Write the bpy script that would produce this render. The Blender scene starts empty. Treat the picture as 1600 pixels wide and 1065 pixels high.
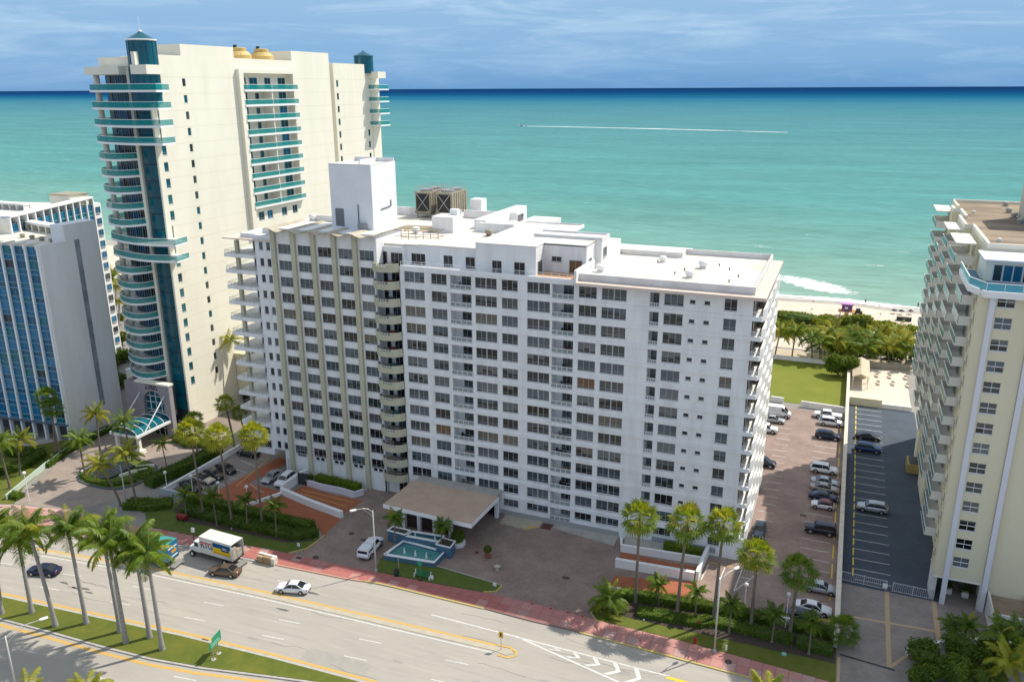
import bpy, bmesh, math, random
from mathutils import Vector, Matrix
random.seed(7)
R = math.radians
sc = bpy.context.scene
col = sc.collection
# ------------------------------------------------------------ camera
CAMP = (44.7603, -112.0294, 66.8957)
YAW, PITCH, ROLL, FPX = 22.12146, 16.97654, -0.26768, 1291.908
def cam_axes():
    y, p, r = R(YAW), R(PITCH), R(ROLL)
    f = Vector((-math.sin(y)*math.cos(p), math.cos(y)*math.cos(p), -math.sin(p)))
    rt = Vector((math.cos(y), math.sin(y), 0)); up = rt.cross(f)
    return rt*math.cos(r)+up*math.sin(r), up*math.cos(r)-rt*math.sin(r), f
AX = cam_axes()
cd = bpy.data.cameras.new('camera'); cam = bpy.data.objects.new('camera', cd); col.objects.link(cam)
cd.sensor_width = 36; cd.lens = 36*FPX/1600; cd.clip_start = 1; cd.clip_end = 200000
m = Matrix((AX[0], AX[1], -AX[2])).transposed().to_4x4(); m.translation = Vector(CAMP); cam.matrix_world = m
sc.camera = cam
def ray(x, y):
    return AX[0]*((x-800)/FPX) - AX[1]*((y-532.5)/FPX) + AX[2]
def G(x, y, z=0.0):            # where the line of sight of a photo pixel meets the level z
    d = ray(x, y); t = (z-CAMP[2])/d.z
    return Vector(CAMP)+d*t
def above(x, y, base):         # the point of that line of sight standing over a ground point
    d = ray(x, y); h = math.hypot(base[0]-CAMP[0], base[1]-CAMP[1]); t = h/math.hypot(d.x, d.y)
    return Vector(CAMP)+d*t
# ------------------------------------------------------------ world, sun, exposure
SUN_AZ, SUN_EL = math.atan2(.669, .743), R(52)
w = bpy.data.worlds.new('World'); sc.world = w; w.use_nodes = True
nt = w.node_tree; nt.nodes.clear()
def N(t, typ, **k):
    n = t.nodes.new(typ)
    for a, b in k.items(): setattr(n, a, b)
    return n
sky = N(nt, 'ShaderNodeTexSky', sky_type='NISHITA', sun_disc=False, sun_elevation=SUN_EL, sun_rotation=SUN_AZ)
sky.altitude = 60; sky.air_density = 1.0; sky.dust_density = .6; sky.ozone_density = 2.5
tc = N(nt, 'ShaderNodeTexCoord'); sep = N(nt, 'ShaderNodeSeparateXYZ'); nt.links.new(tc.outputs['Generated'], sep.inputs[0])
grad = N(nt, 'ShaderNodeValToRGB'); nt.links.new(sep.outputs['Z'], grad.inputs[0])
cr = grad.color_ramp; cr.elements[0].position = 0.0; cr.elements[0].color = (.72, 1.62, 3.0, 1)
cr.elements[1].position = .30; cr.elements[1].color = (.85, 1.7, 3.0, 1)
e = cr.elements.new(.03); e.color = (1.15, 2.15, 3.4, 1)
e = cr.elements.new(.09); e.color = (1.5, 2.5, 3.7, 1)
fac = N(nt, 'ShaderNodeMapRange'); nt.links.new(sep.outputs['Z'], fac.inputs[0])
fac.inputs[1].default_value = .12; fac.inputs[2].default_value = .5; fac.inputs[3].default_value = 1; fac.inputs[4].default_value = 0
mx = N(nt, 'ShaderNodeMix', data_type='RGBA'); nt.links.new(fac.outputs[0], mx.inputs[0])
nt.links.new(sky.outputs[0], mx.inputs[6]); nt.links.new(grad.outputs[0], mx.inputs[7])
# soft cloud bands
mp = N(nt, 'ShaderNodeMapping'); nt.links.new(tc.outputs['Generated'], mp.inputs[0]); mp.inputs['Scale'].default_value = (2.2, 2.2, 17)
cn = N(nt, 'ShaderNodeTexNoise'); nt.links.new(mp.outputs[0], cn.inputs['Vector'])
cn.inputs['Scale'].default_value = 2.6; cn.inputs['Detail'].default_value = 12; cn.inputs['Roughness'].default_value = .66; cn.inputs['Distortion'].default_value = .5
cm = N(nt, 'ShaderNodeMapRange'); nt.links.new(cn.outputs[0], cm.inputs[0]); cm.inputs[1].default_value = .46; cm.inputs[2].default_value = .74; cm.inputs[4].default_value = .55
hz = N(nt, 'ShaderNodeMapRange'); nt.links.new(sep.outputs['Z'], hz.inputs[0]); hz.inputs[1].default_value = .0; hz.inputs[2].default_value = .09; hz.inputs[3].default_value = .22; hz.inputs[4].default_value = 1
mu = N(nt, 'ShaderNodeMath', operation='MULTIPLY'); nt.links.new(cm.outputs[0], mu.inputs[0]); nt.links.new(hz.outputs[0], mu.inputs[1])
mx2 = N(nt, 'ShaderNodeMix', data_type='RGBA'); nt.links.new(mu.outputs[0], mx2.inputs[0]); nt.links.new(mx.outputs[2], mx2.inputs[6]); mx2.inputs[7].default_value = (3.5, 4.3, 5.0, 1)
# even grey added to the unseen upper sky so shade turns less blue
up = N(nt, 'ShaderNodeMapRange'); nt.links.new(sep.outputs['Z'], up.inputs[0]); up.inputs[1].default_value = .12; up.inputs[2].default_value = .45; up.inputs[4].default_value = .62
mx3 = N(nt, 'ShaderNodeMix', data_type='RGBA'); nt.links.new(up.outputs[0], mx3.inputs[0]); nt.links.new(mx2.outputs[2], mx3.inputs[6]); mx3.inputs[7].default_value = (3.5, 3.7, 3.95, 1)
bg = N(nt, 'ShaderNodeBackground'); bg.inputs[1].default_value = .15; nt.links.new(mx3.outputs[2], bg.inputs[0])
wo = N(nt, 'ShaderNodeOutputWorld'); nt.links.new(bg.outputs[0], wo.inputs[0])
sd = bpy.data.lights.new('sun', 'SUN'); sd.energy = 3.6; sd.angle = R(.55); sd.color = (1, .93, .82)
so = bpy.data.objects.new('sun', sd); col.objects.link(so)
sdir = Vector((math.sin(SUN_AZ)*math.cos(SUN_EL), math.cos(SUN_AZ)*math.cos(SUN_EL), math.sin(SUN_EL)))
so.rotation_euler = sdir.to_track_quat('Z', 'Y').to_euler(); so.location = (0, 0, 150)
vs = sc.view_settings; vs.view_transform = 'Standard'; vs.look = 'None'; vs.exposure = .5; vs.gamma = 1; vs.use_curve_mapping = False
# ------------------------------------------------------------ materials
MATS = {}
def mat(name, c, rough=.6, c2=None, vs=.3, detail=4, spec=.4, metal=0, bump=0, bs=6, lo=.35, hi=.65, stretch=(1, 1, 1), alpha=1, coord='Position'):
    if name in MATS: return MATS[name]
    m = bpy.data.materials.new(name); m.use_nodes = True; t = m.node_tree; b = t.nodes['Principled BSDF']
    b.inputs['Base Color'].default_value = (*c, 1); b.inputs['Roughness'].default_value = rough
    b.inputs['Specular IOR Level'].default_value = spec; b.inputs['Metallic'].default_value = metal
    b.inputs['Alpha'].default_value = alpha
    if c2 or bump:
        if coord == 'Object': src = N(t, 'ShaderNodeTexCoord').outputs['Object']
        else: src = N(t, 'ShaderNodeNewGeometry').outputs['Position']
        mp = N(t, 'ShaderNodeMapping'); mp.inputs['Scale'].default_value = stretch; t.links.new(src, mp.inputs[0]); src = mp.outputs[0]
    if c2:
        n = N(t, 'ShaderNodeTexNoise'); n.inputs['Scale'].default_value = vs; n.inputs['Detail'].default_value = detail; n.inputs['Roughness'].default_value = .62
        t.links.new(src, n.inputs['Vector'])
        r = N(t, 'ShaderNodeValToRGB'); r.color_ramp.elements[0].position = lo; r.color_ramp.elements[1].position = hi
        r.color_ramp.elements[0].color = (*c, 1); r.color_ramp.elements[1].color = (*c2, 1)
        t.links.new(n.outputs[0], r.inputs[0]); t.links.new(r.outputs[0], b.inputs['Base Color'])
        m['ramp'] = r.name
    if bump:
        n2 = N(t, 'ShaderNodeTexNoise'); n2.inputs['Scale'].default_value = bs; n2.inputs['Detail'].default_value = 5; t.links.new(src, n2.inputs['Vector'])
        bp = N(t, 'ShaderNodeBump'); bp.inputs['Strength'].default_value = bump; bp.inputs['Distance'].default_value = .05
        t.links.new(n2.outputs[0], bp.inputs['Height']); t.links.new(bp.outputs[0], b.inputs['Normal'])
    MATS[name] = m; return m
def brickmat(name, c, c2, mortar, bw, bh, var=.35, rough=.8, rot=0, macro=(.7, .25)):
    m = mat(name, c, rough); t = m.node_tree; b = t.nodes['Principled BSDF']
    g = N(t, 'ShaderNodeNewGeometry'); mp = N(t, 'ShaderNodeMapping'); mp.inputs['Rotation'].default_value = (0, 0, R(rot)); t.links.new(g.outputs['Position'], mp.inputs[0])
    k = N(t, 'ShaderNodeTexBrick'); k.inputs['Scale'].default_value = 1; k.inputs['Brick Width'].default_value = bw; k.inputs['Row Height'].default_value = bh
    k.inputs['Mortar Size'].default_value = .012; k.inputs['Color1'].default_value = (*c, 1); k.inputs['Color2'].default_value = (*c2, 1); k.inputs['Mortar'].default_value = (*mortar, 1)
    t.links.new(mp.outputs[0], k.inputs['Vector'])
    n = N(t, 'ShaderNodeTexNoise'); n.inputs['Scale'].default_value = macro[1]; n.inputs['Detail'].default_value = 9; n.inputs['Roughness'].default_value = .68; t.links.new(g.outputs['Position'], n.inputs['Vector'])
    r = N(t, 'ShaderNodeMapRange'); t.links.new(n.outputs[0], r.inputs[0]); r.inputs[1].default_value = .3; r.inputs[2].default_value = .7; r.inputs[3].default_value = macro[0]; r.inputs[4].default_value = 1.2
    x = N(t, 'ShaderNodeMix', data_type='RGBA', blend_type='MULTIPLY'); x.inputs[0].default_value = 1
    t.links.new(k.outputs[0], x.inputs[6]); t.links.new(r.outputs[0], x.inputs[7]); t.links.new(x.outputs[2], b.inputs['Base Color'])
    return m
# ------------------------------------------------------------ mesh builder
class MB:
    def __init__(s): s.v = []; s.f = []; s.mi = []; s.m = 0
    def add(s, vs, fs):
        k = len(s.v); s.v += [tuple(p) for p in vs]; s.f += [tuple(i+k for i in f) for f in fs]; s.mi += [s.m]*len(fs)
    def box(s, x0, x1, y0, y1, z0, z1):
        if x1 < x0: x0, x1 = x1, x0
        if y1 < y0: y0, y1 = y1, y0
        if z1 < z0: z0, z1 = z1, z0
        s.add([(x0, y0, z0), (x1, y0, z0), (x1, y1, z0), (x0, y1, z0), (x0, y0, z1), (x1, y0, z1), (x1, y1, z1), (x0, y1, z1)],
              [(0, 3, 2, 1), (4, 5, 6, 7), (0, 1, 5, 4), (1, 2, 6, 5), (2, 3, 7, 6), (3, 0, 4, 7)])
    def prism(s, pts, z0, z1):
        n = len(pts)
        a = sum(pts[i][0]*pts[(i+1) % n][1]-pts[(i+1) % n][0]*pts[i][1] for i in range(n))
        if a < 0: pts = pts[::-1]
        s.add([(p[0], p[1], z0) for p in pts]+[(p[0], p[1], z1) for p in pts],
              [tuple(range(n-1, -1, -1)), tuple(range(n, 2*n))]+[(i, (i+1) % n, (i+1) % n+n, i+n) for i in range(n)])
    def ribbon(s, pts, z0, z1, t=.06):        # upright band along a polyline, given thickness
        n = len(pts); q = []
        for i in range(n):
            a = Vector(pts[max(0, i-1)][:2]); b = Vector(pts[min(n-1, i+1)][:2]); d = (b-a).normalized(); nn = Vector((-d.y, d.x))*t/2
            q.append((pts[i][0]+nn.x, pts[i][1]+nn.y, pts[i][0]-nn.x, pts[i][1]-nn.y))
        vs = []
        for a in q: vs += [(a[0], a[1], z0), (a[2], a[3], z0), (a[2], a[3], z1), (a[0], a[1], z1)]
        fs = [(0, 1, 2, 3), (4*n-1, 4*n-2, 4*n-3, 4*n-4)]
        for i in range(n-1):
            for j in range(4): fs.append((4*i+j, 4*i+4+j, 4*i+4+(j+1) % 4, 4*i+(j+1) % 4))
        s.add(vs, fs)
    def tube(s, pts, r, n=8, r2=None, cap=True):
        r2 = r if r2 is None else r2; K = len(pts); vs = []; fs = []
        for i, p in enumerate(pts):
            a = Vector(pts[max(0, i-1)]); b = Vector(pts[min(K-1, i+1)]); d = (b-a).normalized()
            u = d.orthogonal().normalized() if i == 0 else (u-d*u.dot(d)).normalized()
            v = d.cross(u); rr = r+(r2-r)*i/max(1, K-1)
            for j in range(n):
                t = 2*math.pi*j/n; vs.append(Vector(p)+(u*math.cos(t)+v*math.sin(t))*rr)
        for i in range(K-1):
            for j in range(n): fs.append((i*n+j, i*n+(j+1) % n, (i+1)*n+(j+1) % n, (i+1)*n+j))
        if cap: fs += [tuple(range(n-1, -1, -1)), tuple(range((K-1)*n, K*n))]
        s.add(vs, fs)
    def lathe(s, prof, n=16, c=(0, 0)):
        vs = []; fs = []
        for r, z in prof:
            for j in range(n):
                t = 2*math.pi*j/n; vs.append((c[0]+r*math.cos(t), c[1]+r*math.sin(t), z))
        for i in range(len(prof)-1):
            for j in range(n): fs.append((i*n+j, i*n+(j+1) % n, (i+1)*n+(j+1) % n, (i+1)*n+j))
        fs += [tuple(range(n-1, -1, -1)), tuple(range((len(prof)-1)*n, len(prof)*n))]
        s.add(vs, fs)
    def cylx(s, x0, x1, cy, cz, r, n=14):      # cylinder along local y axis: x is across
        vs = []
        for x in (x0, x1):
            for j in range(n):
                t = 2*math.pi*j/n; vs.append((cy+r*math.cos(t), x, cz+r*math.sin(t)))
        s.add(vs, [tuple(range(n)), tuple(range(2*n-1, n-1, -1))]+[(j+n, (j+1) % n+n, (j+1) % n, j) for j in range(n)])
    def mesh(s, name, mats, off=(0, 0, 0), smooth=False):
        me = bpy.data.meshes.new(name)
        me.from_pydata([(a-off[0], b-off[1], c-off[2]) for a, b, c in s.v], [], s.f)
        for q in (mats if isinstance(mats, (list, tuple)) else [mats]): me.materials.append(q)
        if s.m or any(s.mi): me.polygons.foreach_set('material_index', s.mi)
        if smooth: me.polygons.foreach_set('use_smooth', [True]*len(me.polygons))
        me.update(); return me
def W0(o):
    v = Vector((0, 0, 0))
    while o is not None: v += o.location; o = o.parent
    return v
def tag(o, label=None, cat=None, group=None, kind=None):
    for k, v in (('label', label), ('category', cat), ('group', group), ('kind', kind)):
        if v: o[k] = v
    return o
def link(name, me, parent=None, loc=(0, 0, 0), rz=0.0):
    o = bpy.data.objects.new(name, me); col.objects.link(o); o.location = loc
    if rz: o.rotation_euler = (0, 0, rz)
    o.parent = parent; return o
def thing(name, label, cat, loc=(0, 0, 0), rz=0.0, group=None):
    return tag(link(name, None, None, loc, rz), label, cat, group)
def part(name, mb, mats, root, kind=None, label=None, smooth=False, local=False):
    off = (0, 0, 0) if local else tuple(W0(root))
    return tag(link(name, mb.mesh(name, mats, off, smooth), root), label, None, None, kind)
def single(name, mb, mats, label, cat, base=(0, 0, 0), group=None, smooth=False):
    return tag(link(name, mb.mesh(name, mats, base, smooth), None, base), label, cat, group)
def struct(name, mb, mats): return tag(link(name, mb.mesh(name, mats)), kind='structure')
def at(me_obj_name, me, root, wloc, rz=0.0, m=None):   # instance of a shared mesh at a world place under an unrotated root
    o = link(me_obj_name, me, root, Vector(wloc)-W0(root), rz)
    if m is not None: o.material_slots[0].link = 'OBJECT'; o.material_slots[0].material = m
    return o
def copy_tree(o, parent=None):
    c = o.copy(); col.objects.link(c); c.parent = parent
    for ch in list(o.children): copy_tree(ch, c)
    return c
def sheet(name, pts, z, m, kind='structure', h=None):
    b = MB()
    if h: b.prism([p[:2] for p in pts], z, z+h)
    else:
        n = len(pts); a = sum(pts[i][0]*pts[(i+1) % n][1]-pts[(i+1) % n][0]*pts[i][1] for i in range(n))
        if a < 0: pts = pts[::-1]
        b.add([(p[0], p[1], z) for p in pts], [tuple(range(n))])
    o = link(name, b.mesh(name, m)); o['kind'] = kind; return o
def band(p0, p1, o0, o1):     # four corners of a strip between two offset polylines
    return p0+p1[::-1]
# palette
WHITE = mat('white paint', (.79, .79, .785), .6, (.60, .59, .565), vs=.6, detail=10, lo=.44, hi=.84, stretch=(1, 1, .16))
WHITE2 = mat('white trim', (.80, .80, .79), .5)
DIRTYW = mat('weathered white parapet', (.62, .60, .57), .7, (.72, .71, .69), vs=.5)
OLIVE = mat('olive beige pier paint', (.52, .50, .365), .6, (.45, .43, .31), vs=.4, stretch=(1, 1, .2))
CREAM = mat('cream render', (.80, .765, .64), .7, (.72, .685, .565), vs=.3, detail=9, lo=.40, hi=.8, stretch=(1, 1, .2))
CREAM2 = mat('pale cream render', (.70, .65, .47), .65, (.66, .60, .43), vs=.14, detail=6, stretch=(1, 1, .3))
ROOFW = mat('white roof coating', (.74, .72, .67), .7, (.62, .58, .50), vs=.16, detail=8, lo=.42, hi=.72)
ROOFC = mat('cream roof coating', (.70, .665, .59), .8, (.50, .45, .36), vs=.13, detail=8, lo=.45, hi=.78)
ROOFP = mat('pinkish capping', (.62, .50, .42), .7, (.66, .57, .50), vs=.4)
ROOFB = mat('brown gravel roof', (.30, .235, .16), .95, (.12, .09, .065), vs=.09, detail=9, lo=.40, hi=.70, stretch=(1, 2.2, 1), bump=.3)
GREYW = mat('grey concrete wall', (.78, .765, .74), .8, (.70, .69, .67), vs=.3, detail=8, stretch=(1, 1, .25))
CONC = mat('pale concrete', (.42, .40, .36), .85, (.34, .32, .29), vs=.6, detail=8)
DARKM = mat('dark metal', (.03, .03, .03), .5)
METAL = mat('galvanised metal', (.40, .40, .38), .45, metal=.5)
TANM = mat('tan sheet metal', (.36, .33, .25), .6, (.28, .25, .18), vs=1.5)
BLK = mat('black paint', (.012, .012, .014), .35)
TYRE = mat('tyre rubber', (.018, .018, .018), .8)
RIM = mat('wheel rim', (.45, .45, .46), .3, metal=.7)
YEL = mat('yellow road paint', (.62, .36, .06), .7, (.50, .34, .12), vs=2.2, detail=8)
YELB = mat('bright yellow paint', (.70, .52, .03), .6)
WLINE = mat('white road paint', (.66, .65, .62), .7, (.50, .49, .46), vs=2.5, detail=8)
GL = [mat('window glass %s' % n, c, .12, spec=s) for n, c, s in (
    ('black', (.010, .011, .014), .5), ('dark', (.022, .026, .03), .5), ('slate', (.05, .06, .068), .5), ('grey blind', (.12, .13, .13), .35),
    ('blue', (.045, .075, .09), .6), ('beige blind', (.14, .125, .10), .35), ('blue grey', (.08, .105, .12), .5), ('brown blind', (.16, .09, .045), .3))]
GLW = [3, 5, 6, 3, 4, 1.5, 6, .2]
TEAL = [mat('teal glass %s' % n, c, .16, spec=.45) for n, c in (('a', (.0, .07, .105)), ('b', (.0, .09, .125)), ('c', (.0, .042, .065)), ('d', (.01, .13, .16)))]
BLUEG = [mat('blue glass %s' % n, c, .14, spec=.5) for n, c in (('a', (.0, .13, .27)), ('b', (.0, .085, .18)), ('c', (.01, .17, .34)), ('d', (.015, .03, .04)), ('e', (.0, .14, .19)))]
TEALR = mat('teal railing glass', (.01, .29, .28), .12, alpha=.58)
AQUAR = mat('aqua railing glass', (.06, .28, .27), .2, alpha=.8)
BLUER = mat('blue railing glass', (.10, .42, .52), .15, alpha=.65)
CLEAR = mat('grey railing glass', (.30, .36, .36), .2, alpha=.5)
def curtain_glass(name, dark, cur, sp):
    m = mat(name, dark, .14, spec=sp); t = m.node_tree; b = t.nodes['Principled BSDF']
    oi = N(t, 'ShaderNodeObjectInfo'); tc_ = N(t, 'ShaderNodeTexCoord'); s = N(t, 'ShaderNodeSeparateXYZ'); t.links.new(tc_.outputs['Object'], s.inputs[0])
    def M(op, a, b_=None):
        n = N(t, 'ShaderNodeMath', operation=op)
        for i, v in enumerate((a, b_)):
            if v is None: continue
            if isinstance(v, (int, float)): n.inputs[i].default_value = v
            else: t.links.new(v, n.inputs[i])
        return n.outputs[0]
    cell = M('FLOOR', M('MULTIPLY', s.outputs['X'], 1.15)); cv = N(t, 'ShaderNodeCombineXYZ'); t.links.new(M('MULTIPLY', oi.outputs['Random'], 97.0), cv.inputs[0]); t.links.new(cell, cv.inputs[1])
    wn = N(t, 'ShaderNodeTexWhiteNoise', noise_dimensions='3D'); t.links.new(cv.outputs[0], wn.inputs[0])
    thr = M('ADD', M('MULTIPLY', oi.outputs['Random'], 2.2), M('MULTIPLY', wn.outputs[0], .9)); mask = M('GREATER_THAN', M('ADD', s.outputs['Z'], .75), thr)
    nz = N(t, 'ShaderNodeTexNoise'); nz.inputs['Scale'].default_value = 1.0; mp_ = N(t, 'ShaderNodeMapping'); mp_.inputs['Scale'].default_value = (14, 1, .4); t.links.new(tc_.outputs['Object'], mp_.inputs[0]); t.links.new(mp_.outputs[0], nz.inputs['Vector'])
    k = M('MULTIPLY', mask, M('ADD', M('MULTIPLY', nz.outputs[0], .8), .45))
    x = N(t, 'ShaderNodeMix', data_type='RGBA'); t.links.new(k, x.inputs[0]); x.inputs[6].default_value = (*dark, 1); x.inputs[7].default_value = (*cur, 1); t.links.new(x.outputs[2], b.inputs['Base Color']); return m
CGL = [curtain_glass('curtained window %s' % n, d, c, s) for n, d, c, s in (('grey', (.014, .018, .023), (.145, .16, .17), .6), ('blue grey', (.02, .03, .037), (.09, .13, .155), .6), ('beige', (.012, .012, .012), (.17, .15, .12), .45), ('dark', (.008, .010, .013), (.09, .10, .105), .5))]
def rgl(): return random.choices(CGL, [3, 4, 1.2, 3])[0] if random.random() < .62 else random.choices(GL, GLW)[0]
# ------------------------------------------------------------ facade helpers
WFR = mat('aluminium window frame', (.42, .43, .44), .5)
def solid_cells(u0, u1, v0, v1, ops):
    ops = [o for o in ops if o[1] > u0+1e-3 and o[0] < u1-1e-3 and o[3] > v0 and o[2] < v1]
    vb = sorted({v0, v1, *[min(max(q, v0), v1) for o in ops for q in o[2:4]]}); out = []
    for a, b in zip(vb, vb[1:]):
        mid = (a+b)/2; iv = sorted((max(o[0], u0), min(o[1], u1)) for o in ops if o[2] < mid < o[3]); c = u0
        for p, q in iv:
            if p > c+1e-4: out.append((c, p, a, b, bool(iv)))
            c = max(c, q)
        if c < u1-1e-4: out.append((c, u1, a, b, bool(iv)))
    return out
WCACHE = {}
def window_mesh(w, h, n, transom, fm, groups=None):
    k = (w, h, n, transom, fm.name, groups)
    if k in WCACHE: return WCACHE[k]
    f = MB(); t = .045; y0, y1 = -.04, .05        # local: x along the wall, -y outward, z up
    f.box(0, w, y0, y1, 0, t); f.box(0, w, y0, y1, h-t, h); f.box(0, t, y0, y1, t, h-t); f.box(w-t, w, y0, y1, t, h-t)
    f.box(-.06, w+.06, -.16, -.045, -.09, -.01)
    g = MB(); xs = [t+(w-2*t)*i/n for i in range(n+1)]
    for i in range(1, n):
        tt = .09 if (groups and i == n//2) else .025
        f.box(xs[i]-tt, xs[i]+tt, y0+.02, y1, t, h-t)
    if transom:
        for i in range(n):
            if n > 2 and 0 < i < n-1 and not groups: continue
            f.box(xs[i]+.036, xs[i+1]-.036, y0+.035, y1, t+h*.2, t+h*.2+.035)
    for i in range(n): g.box(xs[i], xs[i+1], .015, .03, t, h-t)
    WCACHE[k] = (f.mesh('window', fm), g.mesh('pane', GL[1])); return WCACHE[k]
def window(root, origin, rz, w, h, n=2, transom=True, fm=None, glass=None, name='window', groups=None):
    fr, gl = window_mesh(round(w, 2), round(h, 2), n, transom, fm or WFR, groups)
    o = at(name, fr, root, origin, rz)
    p = link('pane', gl, o); p.material_slots[0].link = 'OBJECT'; p.material_slots[0].material = glass or rgl()
    return o
# ============================================================ THE SETTING
# sea: one sheet to the horizon; colour by depth zone, which follows the distance from the shore
def sea_material():
    m = bpy.data.materials.new('sea water'); m.use_nodes = True; t = m.node_tree; b = t.nodes['Principled BSDF']
    g = N(t, 'ShaderNodeNewGeometry'); s = N(t, 'ShaderNodeSeparateXYZ'); t.links.new(g.outputs['Position'], s.inputs[0])
    n0 = N(t, 'ShaderNodeTexNoise'); n0.inputs['Scale'].default_value = .0011; n0.inputs['Detail'].default_value = 5
    mp0 = N(t, 'ShaderNodeMapping'); mp0.inputs['Scale'].default_value = (.35, 1, 1); t.links.new(g.outputs['Position'], mp0.inputs[0]); t.links.new(mp0.outputs[0], n0.inputs['Vector'])
    lg = N(t, 'ShaderNodeMath', operation='LOGARITHM'); t.links.new(s.outputs['Y'], lg.inputs[0]); lg.inputs[1].default_value = 10
    a = N(t, 'ShaderNodeMath', operation='MULTIPLY_ADD'); t.links.new(n0.outputs[0], a.inputs[0]); a.inputs[1].default_value = .22; t.links.new(lg.outputs[0], a.inputs[2])
    mr = N(t, 'ShaderNodeMapRange'); t.links.new(a.outputs[0], mr.inputs[0]); mr.inputs[1].default_value = 2.25+.11; mr.inputs[2].default_value = 4.6+.11
    r = N(t, 'ShaderNodeValToRGB'); t.links.new(mr.outputs[0], r.inputs[0]); c = r.color_ramp
    stops = [(0, (.21, .335, .28)), (.06, (.15, .30, .262)), (.16, (.10, .265, .255)), (.30, (.09, .24, .25)), (.43, (.078, .215, .242)), (.55, (.05, .175, .232)),
             (.63, (.016, .12, .205)), (.71, (.006, .068, .155)), (.80, (.005, .04, .12)), (1, (.005, .028, .09))]
    c.elements[0].position, c.elements[0].color = stops[0][0], (*stops[0][1], 1); c.elements[1].position, c.elements[1].color = 1, (*stops[-1][1], 1)
    for p, q in stops[1:-1]: e = c.elements.new(p); e.color = (*q, 1)
    # swell streaks, plus cloud-shadow patches painted into the colour
    def noise(sx, sy, sc_, d, rot=0):
        mp = N(t, 'ShaderNodeMapping'); mp.inputs['Scale'].default_value = (sx, sy, 1); mp.inputs['Rotation'].default_value = (0, 0, R(rot)); t.links.new(g.outputs['Position'], mp.inputs[0])
        n = N(t, 'ShaderNodeTexNoise'); n.inputs['Scale'].default_value = sc_; n.inputs['Detail'].default_value = d; n.inputs['Roughness'].default_value = .65; t.links.new(mp.outputs[0], n.inputs['Vector']); return n.outputs[0]
    p = N(t, 'ShaderNodeMapRange'); t.links.new(noise(.25, 1, .02, 8, -14), p.inputs[0]); p.inputs[1].default_value = .3; p.inputs[2].default_value = .7; p.inputs[3].default_value = .86; p.inputs[4].default_value = 1.14
    p2 = N(t, 'ShaderNodeMapRange'); t.links.new(noise(.3, 1, .22, 6, -14), p2.inputs[0]); p2.inputs[1].default_value = .3; p2.inputs[2].default_value = .7; p2.inputs[3].default_value = .84; p2.inputs[4].default_value = 1.16
    mm = N(t, 'ShaderNodeMath', operation='MULTIPLY'); t.links.new(p.outputs[0], mm.inputs[0]); t.links.new(p2.outputs[0], mm.inputs[1])
    x = N(t, 'ShaderNodeMix', data_type='RGBA', blend_type='MULTIPLY'); x.inputs[0].default_value = 1; t.links.new(r.outputs[0], x.inputs[6]); t.links.new(mm.outputs[0], x.inputs[7])
    # whitecaps: thin flecks
    f = N(t, 'ShaderNodeMapRange'); t.links.new(noise(.3, 1.6, .09, 9, -14), f.inputs[0]); f.inputs[1].default_value = .665; f.inputs[2].default_value = .74; f.inputs[4].default_value = .55
    x2 = N(t, 'ShaderNodeMix', data_type='RGBA'); t.links.new(f.outputs[0], x2.inputs[0]); t.links.new(x.outputs[2], x2.inputs[6]); x2.inputs[7].default_value = (.6, .68, .66, 1)
    t.links.new(x2.outputs[2], b.inputs['Base Color'])
    b.inputs['Roughness'].default_value = .7; b.inputs['Specular IOR Level'].default_value = .0
    bp = N(t, 'ShaderNodeBump'); bp.inputs['Strength'].default_value = .55; bp.inputs['Distance'].default_value = .7
    t.links.new(noise(.4, 1, .35, 6, -14), bp.inputs['Height']); t.links.new(bp.outputs[0], b.inputs['Normal'])
    return m
b = MB(); b.add([(-90000, 172, -.25), (90000, 172, -.25), (90000, 130000, -.25), (-90000, 130000, -.25)], [(0, 1, 2, 3)]); struct('sea', b, sea_material())
SAND = mat('beach sand', (.56, .47, .36), .95, (.66, .58, .47), vs=.25, detail=9, bump=.4, bs=2)
SANDW = mat('wet sand', (.34, .30, .24), .5, (.42, .37, .30), vs=.2)
GROUND = mat('grey ground', (.22, .21, .19), .9, (.30, .28, .25), vs=.15, detail=8)
sheet('ground', [(-900, -900, 0), (900, -900, 0), (900, 150, 0), (-900, 150, 0)], 0, GROUND)
# beach slopes into the water
b = MB(); xs = [-900]+[i*6 for i in range(-45, 34)]+[900]
top = [(x, 112) for x in xs]; L1 = [(x, 163.5+1.8*math.sin(x*.05)+.9*math.sin(x*.17)) for x in xs]; L2 = [(x, 171+1.6*math.sin(x*.043+1)+.8*math.sin(x*.21)) for x in xs]; L3 = [(x, 182) for x in xs]
vs_ = [(p[0], p[1], .012) for p in top]+[(p[0], p[1], .012) for p in L1]; n = len(xs)
b.add(vs_, [(i, i+1, n+i+1, n+i) for i in range(n-1)]); struct('beach', b, SAND)
b = MB(); b.add([(p[0], p[1], .012) for p in L1]+[(p[0], p[1], -.2) for p in L2]+[(p[0], p[1], -1.2) for p in L3], [(i, i+1, n+i+1, n+i) for i in range(n-1)]+[(n+i, n+i+1, 2*n+i+1, 2*n+i) for i in range(n-1)])
struct('wet_sand', b, SANDW)
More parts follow.
